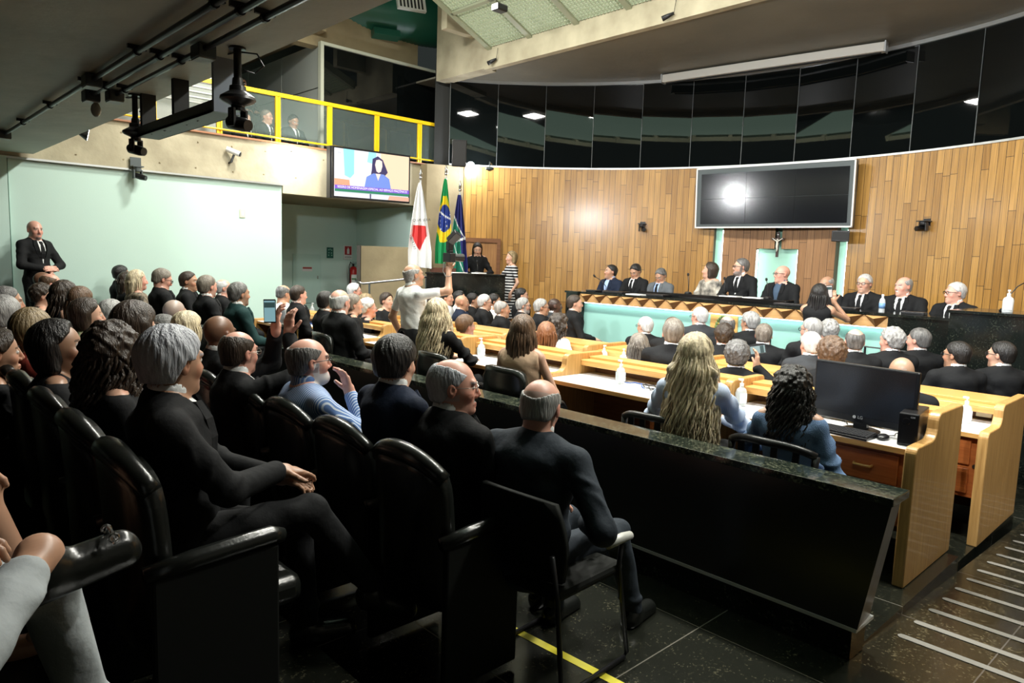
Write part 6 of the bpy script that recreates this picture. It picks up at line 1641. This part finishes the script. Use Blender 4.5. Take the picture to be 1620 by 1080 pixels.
person((7.816, 3.327), 10, 1.546, -0.25, 'person with long black hair in sleeveless black holding a phone before the dais', d=8.5, pose='stand', hair='long', hc='black', top='sleeveless', tc='black', female=True, skin='tan', head=(0, 0), arms=(([0.2, 0.0, 0.53], (0.2, 0.8, -1), [0.1, -0.2, 1], [1, 0, 0]), ([0.2, -0.12, 0.53], (0.2, -0.8, -1), [0.1, 0.2, 1], [1, 0, 0])), s=0.95, hairlen=0.34, hfine=True, noleg=False)
person((8.569, 10.004), 235, 1.998, 0.25, 'person with long dark hair in a dark outfit reading at the left podium', d=13.1, pose='stand', hair='long', hc='black', top='jacket', tc='black', tie=None, shirt='black', female=True, skin='light', head=(0, 20), arms=('clasp', 'clasp'), hairlen=0.3, s=1.0, wide=0.9)
person((8.717, 9.248), 150, 1.850, 0.25, 'person with blonde-grey bob in a black dress with white stripes beside the podium', d=12.7, pose='stand', hair='bob', hc='dirty', top='dress', tc='stripebw', female=True, skin='light', head=(10, 0), arms=(([0.05, 0.22, -0.05], (-1, 0.5, 0), [0.1, 0, -1], [0, -1, 0]), ([0.36, -0.12, 0.2], (-0.2, -0.9, -0.4), [1, 0, 0], [0, 0, -1])), skirt=True, s=0.95, feet=False, scalp='grey')
person((4.294, 6.016), -5, 1.626, -0.02, 'bald photographer in a white short-sleeved shirt standing with a camera raised', d=7.4, pose='stand', hair='ring', hc='grey', top='polo', tc='white', legs='black', skin='tan', head=(-8, -6), arms=('down', ([0.26, -0.27, 0.68], (0.0, -0.9, -0.9), [0.1, 0.05, 1], [0.2, 1, 0])), wide=1.12, belly=0.15, hfine=True, s=0.99, crown=1.0)
person((1.807, 10.651), -62, 1.996, 0.22, 'bald bearded guard in a black suit standing against the teal wall with folded hands', d=10.8, pose='stand', hair='bald', hc='darkgrey', beard='goatee', skin='pink', head=(-10, 0), arms=('clasp', 'clasp'), wide=0.94, hfine=True)
person((7.383, 6.514), -38, 1.248, -0.25, 'person in a black suit with hands on the knees, nearest the lit dais front', d=9.9, hc='darkbrown', skin='light', group='people in the front seats beside the left podium', arms=('lap', 'lap'), head=(-8, 0), feet=True)
person((7.617, 7.109), -34, 1.164, -0.25, 'person in a charcoal suit with dark skin and cropped hair beside the dais end', d=10.4, hair='buzz', hc='black', tc='charcoal', skin='dark', group='people in the front seats beside the left podium', head=(-5, -5))
person((7.114, 6.895), -34, 1.175, -0.25, 'person with short grey hair and glasses in a black suit behind the dark curly head', d=9.9, hc='grey', glasses='dark', skin='tan', group='people in the front seats beside the left podium', head=(-5, 0))
person((7.280, 7.429), -34, 1.158, -0.25, 'person with grey hair, glasses and short grey beard in the front group', d=10.4, hc='grey', glasses='dark', beard='grey', skin='light', group='people in the front seats beside the left podium', head=(-5, 0))
person((7.969, 8.179), -34, 1.256, -0.2, 'broad person with dark hair in a black suit at the back of the front group', d=11.4, hc='black', tie=None, shirt='black', skin='light', group='people in the front seats beside the left podium', head=(-5, 0), wide=1.12, belly=0.2)
person((6.714, 7.269), -34, 1.130, -0.25, 'balding grey-haired person in a black suit, lowest in the front group', d=9.9, hair='side', hc='grey', skin='tan', group='people in the front seats beside the left podium', head=(-5, 0))
person((7.376, 8.174), -34, 1.170, -0.25, 'person in a white shirt and glasses half hidden behind two suited men', d=11.0, hair='short', hc='black', glasses='wire', top='shirt', tc='white', skin='tan', group='people in the front seats beside the left podium', head=(-5, 0))
person((6.938, 7.900), -36, 1.180, -0.25, 'white-haired person with glasses and a red tie in the front group', d=10.5, hc='white', glasses='dark', tie='red', skin='light', group='people in the front seats beside the left podium', head=(0, 0))
person((7.460, 8.787), -36, 1.145, -0.25, 'person with combed black hair and a red tie left of the white-haired man', d=11.5, hc='black', tie='red', skin='tan', group='people in the front seats beside the left podium', head=(0, 0))
person((6.756, 8.208), -36, 1.155, -0.25, 'bald person in a navy suit in the middle of the front group', d=10.6, hair='bald', hc='darkgrey', tc='navy', skin='tan', group='people in the front seats beside the left podium', head=(0, 0))
person((6.725, 8.535), -50, 1.204, -0.25, 'young person with short dark hair in a white shirt and black braces', d=10.9, hc='black', top='shirt', tc='white', skin='light', group='people in the front seats beside the left podium', head=(-5, 0), s=0.95)
person((7.215, 8.828), -50, 1.175, -0.25, 'person with dark fringe in a white shirt behind the bald man in navy', d=11.4, hair='full', hc='black', top='shirt', tc='white', skin='light', group='people in the front seats beside the left podium', head=(-5, 0), s=0.95)
person((6.667, 8.853), -50, 1.108, -0.25, 'person in a dark suit half hidden by the photographer shirt', d=11.1, hc='darkbrown', skin='tan', group='people in the front seats beside the left podium', head=(0, 0), s=0.9)
person((5.696, 9.502), -25, 1.263, -0.1, 'white-haired person in a white shirt by the handrail', d=11.1, hair='full', hc='white', glasses='wire', top='shirt', tc='white', skin='pink', group='people seated in front of the brown concrete block', head=(-5, 0), s=0.95)
person((4.357, 7.295), -20, 1.239, 0, 'person with a patterned band in dark blonde hair and glasses behind the older man', d=8.5, hair='updo', hc='greybrown', glasses='wire', top='blouse', tc='black', female=True, skin='light', group='people seated in front of the brown concrete block')
person((5.333, 8.581), -25, 1.164, -0.1, 'person with pinned up blonde-brown hair behind the white curls', d=10.1, hair='updo', hc='dirty', glasses='dark', top='blouse', tc='black', female=True, skin='light', group='people seated in front of the brown concrete block')
person((4.805, 7.693), -25, 1.156, 0, 'person with white curly hair and glasses looking right', d=9.1, hair='curly', hc='white', glasses='wire', top='blouse', tc='black', female=True, skin='pink', group='people seated in front of the brown concrete block')
person((5.837, 8.836), -75, 1.156, -0.25, 'person with dark fringe in a black top facing the hall, left of the photographer', d=10.6, hair='full', hc='darkbrown', top='blouse', tc='black', female=True, skin='light', group='people seated in front of the brown concrete block', s=0.96)
person((4.267, 8.909), -12, 1.272, 0, 'balding person in a white shirt at the left desks', d=9.9, hair='ring', hc='darkgrey', top='shirt', tc='white', skin='tan', head=(18, 12))
person((4.176, 8.306), -15, 1.293, 0, 'brown-haired person in dark suit beside the balding man in white at the left desks', d=9.3, hc='darkbrown', skin='pink', head=(16, 0))
person((3.926, 7.150), -10, 1.286, 0, 'person with short black hair directly left of the white-haired man in the office chair', d=8.2, hc='black', skin='tan', head=(22, 0))
person((3.575, 6.237), 2, 1.356, 0, 'white-haired balding person in a black suit in a black office chair, seen from behind', d=7.2, hair='ring', hc='white', skin='pink', head=(18, 5), wide=1.08, s=1.08, crown=1.2)
person((3.057, 7.430), -4, 1.370, 0, 'person with greying black hair in a dark green suit left of the raised phone', d=8.1, hc='darkgrey', beard='stubble', tc='green', skin='tan', s=1.06, head=(10, 0))
person((3.007, 8.179), -4, 1.414, 0, 'brown-bearded person in a black suit, seen from behind, left of the dark green suit', d=8.7, hc='greybrown', beard='stubble', skin='pink', s=1.06, head=(22, 0))
person((3.651, 9.367), -15, 1.325, 0, 'white-haired pink-faced person in glasses behind the bearded man', d=10.1, hc='white', hair='ring', glasses='wire', skin='pink')
person((3.182, 9.279), -22, 1.421, 0, 'person with neat brown hair in a dark suit looking toward the camera side', d=9.8, hc='darkbrown', skin='tan', head=(-14, 0), s=1.04)
person((2.738, 8.861), -4, 1.467, 0, 'person with short brown hair and glasses in a dark suit looking down', d=9.3, hc='greybrown', glasses='dark', skin='pink', head=(0, 18), s=1.04)
person((2.619, 9.385), -4, 1.425, 0, 'person with straight blonde hair tied back and a flowered black top', d=9.8, hair='long', hc='blonde', top='blouse', tc='floral', female=True, skin='pink', s=1.02, hairlen=0.28)
person((2.683, 10.012), -4, 1.381, 0, 'person with brown hair hidden behind the blonde in the flowered top', d=10.4, hair='long', hc='darkbrown', top='blouse', tc='black', female=True, skin='light')
person((2.770, 10.641), -10, 1.454, 0, 'person with black hair and glasses in a black suit at the far left desks', d=11.0, hc='black', glasses='dark', skin='tan', head=(18, 0))
person((3.716, 4.841), 12, 1.342, 0, 'person with long streaked blonde hair in a sheer black blouse at the first desks', d=6.1, hair='wavy', hc='blonde', top='blouse', tc='black', female=True, skin='light', hairlen=0.38, hairw=1.2, s=1.02, arms=('table', 'table'), head=(26, 0))
person((3.747, 3.813), 20, 1.285, 0, 'person with long straight brown hair and bare shoulders in a tan top', d=5.4, hair='long', hc='brown', top='sleeveless', tc='tan', female=True, skin='light', hairlen=0.4, s=1.04, head=(14, 0))
person((3.627, 2.242), 20, 1.297, 0, 'person with very long wavy blonde hair in a pale blue striped shirt at the desks', d=4.3, hair='wavy', hc='blonde', top='shirt', tc='stripepale', female=True, skin='light', hairlen=0.52, hairw=1.32, s=1.05, head=(0, 3), hfine=True, arms=('table', 'table'))
person((3.686, 1.670), 14, 1.169, 0, 'person with curly black hair in a blue denim jacket before the big monitor', d=4.1, hair='curlylong', hc='black', top='blouse', tc='denim', female=True, skin='light', hairlen=0.3, hairw=1.05, s=0.95, head=(10, 8), arms=('table', ([0.16, -0.13, 0.2], (-1, -0.6, 0), [1, 0.1, -0.1], [0, 1, -0.3])), hfine=True)
person((5.065, 6.080), 0, 1.067, -0.1, 'older person with short reddish brown hair and glasses at the second row', d=8.0, hair='full', hc='brown', glasses='wire', top='blouse', tc='cream', female=True, skin='pink', head=(-12, 0))
person((5.017, 4.776), 20, 1.102, -0.1, 'person with auburn bobbed hair seen from behind at the second row', d=7.0, hair='long', hc='red', top='blouse', tc='black', female=True, skin='light', hairlen=0.2, head=(20, 0))
person((5.866, 5.398), -10, 1.105, -0.1, 'person with dark curly hair beside the auburn bob', d=8.0, hair='curlylong', hc='darkbrown', top='blouse', tc='white', female=True, skin='tan', hairlen=0.22)
person((5.068, 3.355), 24, 1.255, -0.1, 'person with thinning brown hair in a black jacket, in front of the lit dais panel', d=6.1, hair='short', hc='greybrown', skin='pink', s=1.04, wide=1.06, head=(12, 0))
person((5.568, 4.067), 25, 1.033, -0.1, 'person with long straight grey-brown hair at the second row', d=7.0, hair='long', hc='greybrown', top='blouse', tc='black', female=True, skin='light', hairlen=0.22, head=(10, 0))
person((5.118, 2.790), 24, 1.124, -0.1, 'person with curly grey hair in a black suit filming with a phone', d=5.9, hair='curly', hc='darkgrey', skin='tan', arms=('lap', ([0.24, -0.14, 0.5], (-0.2, -0.9, -0.8), [0.2, 0, 1], [-0.3, 1, 0])), hfine=True, head=(4, 0))
person((5.070, 2.040), 30, 1.228, -0.1, 'person with wavy brown hair behind the monitor, second row', d=5.5, hair='curly', hc='brown', skin='pink', s=1.02, head=(8, 0))
person((4.968, 1.545), 24, 1.160, -0.1, 'person with close-cropped light brown hair partly hidden by the monitor', d=5.3, hair='buzz', hc='dirty', skin='light', s=0.95)
person((7.173, 5.154), 40, 1.061, -0.25, 'white-haired person in glasses and dark suit left of the thinning brown-haired man', d=8.9, hc='white', glasses='dark', skin='light', group='people in front of the dais seen from behind', head=(40, 0))
person((6.567, 4.365), 20, 1.137, -0.25, 'person with reddish brown hair just visible behind the thinning brown-haired man', d=7.9, hc='brown', skin='pink', group='people in front of the dais seen from behind')
person((7.573, 4.648), 40, 1.206, -0.25, 'tall white-haired person in dark glasses left of the coat of arms', d=8.9, hc='white', glasses='dark', tc='charcoal', skin='pink', group='people in front of the dais seen from behind', head=(42, 0))
person((7.071, 3.996), 34, 1.172, -0.25, 'person with grey balding crown right of the coat of arms', d=8.2, hair='ring', hc='darkgrey', skin='pink', group='people in front of the dais seen from behind', head=(8, 0), crown=0.5)
person((6.571, 3.742), 34, 1.115, -0.25, 'person with dark curly hair in a black suit below the coat of arms', d=7.6, hair='curly', hc='darkbrown', skin='pink', group='people in front of the dais seen from behind', head=(10, 0))
person((7.574, 3.990), 42, 1.194, -0.25, 'person with swept grey hair and wire glasses looking left at the dais', d=8.6, hair='full', hc='grey', glasses='wire', skin='tan', group='people in front of the dais seen from behind', head=(38, 0))
person((6.918, 3.486), 22, 1.131, -0.25, 'stout person with short pale grey hair seen squarely from behind', d=7.8, hc='greybrown', skin='pink', group='people in front of the dais seen from behind', wide=1.15, belly=0.1)
person((6.974, 3.016), 42, 1.227, -0.25, 'grey-haired person with beard and glasses at the right of the front seats', d=7.6, hc='grey', beard='white', glasses='dark', skin='pink', group='people in front of the dais seen from behind', head=(36, 0))
person((7.523, 3.073), 40, 1.185, -0.25, 'person with curly silver hair behind the grey-bearded man', d=8.2, hair='curly', hc='grey', skin='pink', group='people in front of the dais seen from behind')
person((6.372, 2.753), 36, 1.141, -0.25, 'pink-faced person with thin white hair in a charcoal suit left of the monitor', d=7.0, hc='white', tc='charcoal', skin='pink', group='people in front of the dais seen from behind', head=(14, 0))
person((6.671, 2.487), 34, 1.182, -0.25, 'person with a balding dark crown in a black suit just above the monitor', d=7.2, hair='ring', hc='darkgrey', skin='pink', group='people in front of the dais seen from behind', head=(0, 0), crown=0.5)
person((7.073, 2.302), 40, 1.188, -0.25, 'person with wavy grey hair and bright collar near the right pier of the dais', d=7.5, hair='curly', hc='grey', skin='pink', group='people in front of the dais seen from behind', head=(34, 0))
person((7.574, 2.225), 42, 1.173, -0.25, 'person with grey hair receding at the crown, right of the wavy grey head', d=7.9, hc='darkgrey', skin='pink', group='people in front of the dais seen from behind', head=(36, 0))
person((6.923, 1.725), 40, 1.132, -0.25, 'person with glasses and black cropped hair in a black suit before the right podium', d=7.2, hc='black', glasses='dark', beard='stubble', skin='tan', group='people in front of the dais seen from behind', head=(34, 0), s=1.0)
person((7.324, 1.488), 42, 1.135, -0.25, 'young person in dark glasses and black suit, farthest right before the podium', d=7.5, hc='black', glasses='dark', skin='light', group='people in front of the dais seen from behind', head=(36, 0), s=1.0)
person((5.930, 11.984), -80, 4.111, 2.95, 'person with short black hair in a dark suit leaning on the gallery rail', d=13.6, hc='black', skin='tan', head=(0, 18), s=1.0)
person((5.418, 11.933), -70, 4.097, 2.95, 'person with glasses in a black suit and tie behind the gallery glass', d=13.3, hc='greybrown', glasses='wire', skin='light', head=(15, 0), s=1.0)
person((5.414, 12.934), -80, 4.781, 2.95, 'person with black hair high on the gallery behind the large hanging camera', d=14.3, hc='black', skin='brown', tie=None, shirt='black', pose='stand')
person((5.031, 11.884), -80, 3.985, 2.95, 'person in a suit mostly hidden by the large hanging camera on the gallery', d=13.1, hc='darkbrown', skin='light')
person((2.040, 2.026), 8, 1.203, 0, 'elderly person with a bald crown and grey fringe in slate suit on the visitor chair', d=3.0, hair='ring', hc='grey', tc='slate', legs='slate', skin='pink', head=(18, 16), lean=9, wide=1.16, feet=True, s=1.02, legpose=([[0.47, 0.1, 0.47], [0.5, -0.16, 0.46]], [[0.36, 0.08, 0.08], [0.58, -0.22, 0.08]]), arms=('lap', ([0.16, -0.2, 0.14], (-0.8, -1, -0.1), [1, 0.1, -0.4], [0, 0, -1])), crown=1.45)
person((1.947, 2.421), 0, 1.257, 0, 'laughing person in glasses with white side hair, head turned right, in a black suit', d=3.2, hair='ring', hc='silver', glasses='wire', beard='whitemo', skin='pink', head=(-38, 0), wide=1.12, belly=0.2, group='audience in the front row of leather seats', feet=True, s=1.05)
person((1.885, 2.768), 0, 1.322, 0, 'person with thick black hair in navy between the striped shirt and the laughing man', d=3.4, hair='full', hc='black', tc='navy', skin='light', head=(20, 3), group='audience in the front row of leather seats', s=1.04)
person((1.797, 3.468), -4, 1.248, 0, 'person with white beard and glasses in a blue striped shirt, chin resting on a hand', d=3.9, hair='ring', hc='darkgrey', glasses='dark', beard='white', top='shirt', tc='stripeblue', skin='pink', head=(-6, -3), group='audience in the front row of leather seats', wide=1.15, belly=0.2, s=1.06, arms=('lap', ([0.2, -0.07, 0.44], (0.2, -0.8, -1), [-0.25, 0.25, 1], [-1, 0, 0])), hfine=True, crown=0.5)
person((1.612, 3.924), -6, 1.251, 0, 'person with thinning dark hair and glasses raising a phone with both hands', d=4.3, hair='ring', hc='darkbrown', glasses='wire', skin='pink', head=(22, 0), group='audience in the front row of leather seats', arms=(([0.22, 0.07, 0.72], (0.1, 0.7, -1), [0.05, -0.15, 1], [1, -0.3, 0]), ([0.25, -0.06, 0.7], (0.1, -0.8, -1), [0.05, 0.1, 1], [1, 0.3, 0])), hfine=True, s=1.05)
person((1.808, 4.714), -6, 1.272, 0, 'person with a shaved brown head in a black suit behind the phone holder', d=5.1, hair='bald', hc='black', skin='brown', group='audience in the front row of leather seats', s=1.08, wide=1.05, head=(26, 0))
person((1.833, 5.380), -6, 1.242, 0, 'person with straight streaked blonde hair in a pale top, left of the shaved head', d=5.7, hair='long', hc='blonde', top='blouse', tc='cream', female=True, skin='light', group='audience in the front row of leather seats', s=1.05, head=(30, 0))
person((2.179, 6.719), -6, 1.246, 0, 'person with close-cropped grey hair in the front row, seen from behind', d=7.1, hair='buzz', hc='grey', tc='black', skin='tan', group='audience in the front row of leather seats', s=1.05, head=(35, 0))
person((1.942, 6.236), -6, 1.153, 0, 'person with dark hair mostly hidden behind the brown-haired woman in glasses', d=6.6, hc='darkgrey', skin='tan', group='audience in the front row of leather seats')
person((1.627, 6.553), -6, 1.264, 0, 'person with neat grey hair in a denim blue shirt in the front row', d=6.8, hair='short', hc='grey', top='shirt', tc='blue', skin='tan', group='audience in the front row of leather seats', s=1.05, head=(35, 0))
person((1.301, 5.898), -6, 1.310, 0, 'person with brown hair and a bright patterned collar beside the grey-haired man in denim blue', d=6.1, hair='bob', hc='darkbrown', top='blouse', tc='pattern', female=True, skin='light', group='audience in the front row of leather seats')
person((1.498, 6.966), -6, 1.344, 0, 'person with long straight golden brown hair, taller than the neighbour in the patterned collar', d=7.1, hair='long', hc='brown', top='blouse', tc='black', female=True, skin='light', group='audience in the front row of leather seats', hairlen=0.34, head=(50, 0))
person((1.515, 7.648), -6, 1.362, 0, 'person with long wavy chestnut hair and bare shoulder near the guard', d=7.8, hair='wavy', hc='darkbrown', top='sleeveless', tc='black', female=True, skin='light', group='audience in the front row of leather seats', s=1.05, hairlen=0.32, head=(20, 0))
person((1.482, 8.503), -6, 1.298, 0.1, 'person with short dark curly hair just below the guard', d=8.6, hair='curly', hc='darkbrown', top='blouse', tc='black', female=True, skin='light', group='audience in the front row of leather seats')
person((1.681, 9.162), -6, 1.385, 0.1, 'person with thinning brown hair right in front of the guard', d=9.3, hair='ring', hc='brown', skin='pink', group='audience in the front row of leather seats')
person((1.748, 9.931), -6, 1.380, 0.1, 'person with a bald brown head beside the thinning brown hair before the guard', d=10.1, hair='bald', hc='black', skin='brown', group='audience in the front row of leather seats')
person((0.796, 2.485), -16, 1.434, 0.17, 'person with thick silver-white hair in a black suit, biggest head in the audience', d=2.6, hair='full', hc='silver', tie=None, shirt='white', skin='tan', head=(32, 0), group='audience in the second row of leather seats', wide=1.08, s=0.98, arms=(([0.34, 0.05, 0.16], (-0.5, 0.8, -0.5), [1, -0.6, -0.2], [0, 0, -1]), ([0.34, -0.02, 0.2], (-0.5, -0.8, -0.5), [1, 0.3, -0.2], [0, 0, -1])), feet=True, legpose=([[0.42, 0.08, 0.5], [0.44, -0.08, 0.6]], [[0.46, 0.1, 0.09], [0.7, 0.02, 0.22]], [[1, 0, 0], [1, 0, -0.4]]))
person((0.795, 3.191), -2, 1.378, 0.17, 'person with a mass of dark curly hair, directly left of the silver-white head', d=3.3, hair='curlylong', hc='darkbrown', top='blouse', tc='black', female=True, skin='light', group='audience in the second row of leather seats', s=1.02, hairlen=0.3, head=(60, 0))
person((1.164, 4.232), -2, 1.396, 0.1, 'person with dark chestnut hair and glasses behind the silver-white head', d=4.4, hair='bob', hc='darkbrown', glasses='wire', top='blouse', tc='black', female=True, skin='light', group='audience in the second row of leather seats', s=1.12, head=(30, 0))
person((0.698, 3.700), -8, 1.354, 0.17, 'person with short black hair greying at the temple, in profile, in a black top', d=3.8, hair='bob', hc='black', top='blouse', tc='black', female=True, skin='olive', group='audience in the second row of leather seats', head=(-12, -8), s=1.0)
person((0.791, 4.852), 0, 1.320, 0.17, 'person with dark blonde hair and a red jacket in the second row', d=4.9, hair='full', hc='dirty', top='blouse', tc='red', female=True, skin='light', group='audience in the second row of leather seats', s=1.08, head=(50, 0))
person((0.760, 5.583), 0, 1.362, 0.17, 'person with white-grey hair at the left edge of the second row', d=5.6, hair='short', hc='grey', tc='black', skin='pink', group='audience in the second row of leather seats', s=1.1, head=(40, 0))
person((0.891, 6.434), 0, 1.377, 0.17, 'person with dark grey hair behind the white-grey head at the left edge', d=6.5, hc='darkgrey', skin='tan', group='audience in the second row of leather seats')
person((0.554, 4.373), 0, 1.262, 0.17, 'person with dark hair cut off by the left edge of the photo', d=4.4, hair='full', hc='darkbrown', top='blouse', tc='black', female=True, skin='tan', group='audience in the second row of leather seats')
PH = [(1.776, 3.885, 1.365), (7.837, 3.232, 1.475), (5.455, 2.79, 1.036), (4.47, 5.652, 1.778)]
# the two people whose laps reach into the picture beside the camera
_n, _i = person((-.21, 1.50), 0, 1.78, .42, 'person in pale jeans and black loafer with one ankle over the knee, lower left', d=1.6, hc='brown', top='opensuit', tc='black', tie=None, legs='jeans',
       skin='tan', feet=True, bareankle=True, hfine=True, legpose=([[.50, .26, .545], [.27, -.20, .58]], [[.60, .27, .10], [.47, .13, .66]], [[1, 0, 0], [1, .25, .12]]),
       arms=('lap', ([.16, -.20, .10], (-.6, -.8, -.3), [1, .1, -.3], [0, 0, -1])))
m = MB(); b_ = Vector((.60, .14, .668)); m.tube([b_+Vector((.0, -.035, -.01)), b_+Vector((0, -.012, .012)), b_+Vector((0, .012, .012)), b_+Vector((0, .035, -.01))], .0035, 6)
for sd in (1, -1): m.tube([b_+Vector((.009*math.cos(t), sd*.03, .002+.009*math.sin(t))) for t in [i*.7 for i in range(9)]], .003, 6, closed=True)
m.build('buckle', M_STEEL, _n)
person((-.22, 2.42), -4, 1.68, .42, 'person in a blue and red patterned dress, legs crossed, at the left edge', d=2.2, hair='long', hc='darkbrown', top='dress', tc='skirt', female=True, skin='tan', skirt=True, hfine=True,
       legpose=([[.42, .10, .50], [.46, -.06, .60]], [[.50, .10, .10], [.60, -.10, .22]], [[1, 0, 0], [1, 0, -.3]]), arms=('lap', ([.40, -.06, .16], (-.6, -.8, -.3), [1, .1, -.3], [0, 0, -1])))
def phone(p, rx, lookdir, upd, label, lit=(.25, .45, .5)):
    o = empty('mobile_phone', p, 0, label, 'phone')
    l = Vector(lookdir).normalized(); u = Vector(upd).normalized(); F = frame((0, 0, 0), u.cross(l), u)
    m = MB(); m.box(-.034, .034, -.068, .068, -.005, .004); m.xform(F); m.build('case', M_PLAS, o, bevel=.004)
    m = MB(); m.box(-.030, .030, -.060, .060, .004, .0055); m.xform(F); sc_ = m.build('screen', emis('phone_screen_%d' % int(lit[0]*100), lit, .8), o)
    m = MB()
    m.box(-.029, .029, .02, .05, .0055, .0065)
    m.xform(F); m.build('picture', emis('phone_bar', (.06, .12, .12), .5), sc_, fix=False)
    return o
phone(PH[0], 0, (-.55, -.83, .1), (.0, .05, 1), 'phone held up in both hands by the man with thinning dark hair')
phone(PH[1], 0, (-1, .0, .1), (0, .1, 1), 'white-lit phone held by the long-haired woman before the dais', (.8, .7, .65))
phone(PH[2], 0, (-.95, -.3, .1), (.2, -1, .25), 'phone held sideways by the man with curly grey hair', (.3, .42, .42))
o = empty('camera_with_flash', tuple(Vector(PH[3])-Vector((0, 0, .07))), R(-5), 'black photo camera with a large flash held up by the photographer', 'camera')
m = MB(); m.box(-.035, .035, -.07, .07, -.05, .045); m.box(-.02, .03, -.03, .03, .045, .07); m.build('body', M_PLAS, o, bevel=.008)
m = MB(); m.tube([(.035, .01, 0), (.12, .01, 0), (.17, .01, 0)], [.036, .038, .042], 16); m.build('lens', M_PLAS, o, smooth=True, angle=40)
m = MB(); m.box(-.025, .03, -.03, .03, .07, .16); m.build('flash_base', M_PLAS, o, bevel=.006)
m = MB(); m.box(-.04, .04, -.035, .035, 0, .13); m.xform(Matrix.Translation((0, 0, .155)) @ Matrix.Rotation(R(28), 4, 'Y') @ Matrix.Rotation(R(38), 4, 'X')); m.build('flash_head', M_PLAS, o, bevel=.006)
m = MB(); m.tube([(0, .06, .03), (.0, .10, -.06), (.0, .11, -.14), (.0, .06, -.19), (.0, -.03, -.19), (0, -.06, -.15)], .004, 6); m.build('strap', mat('strap_grey', (.25, .26, .25), .6), o, smooth=True)
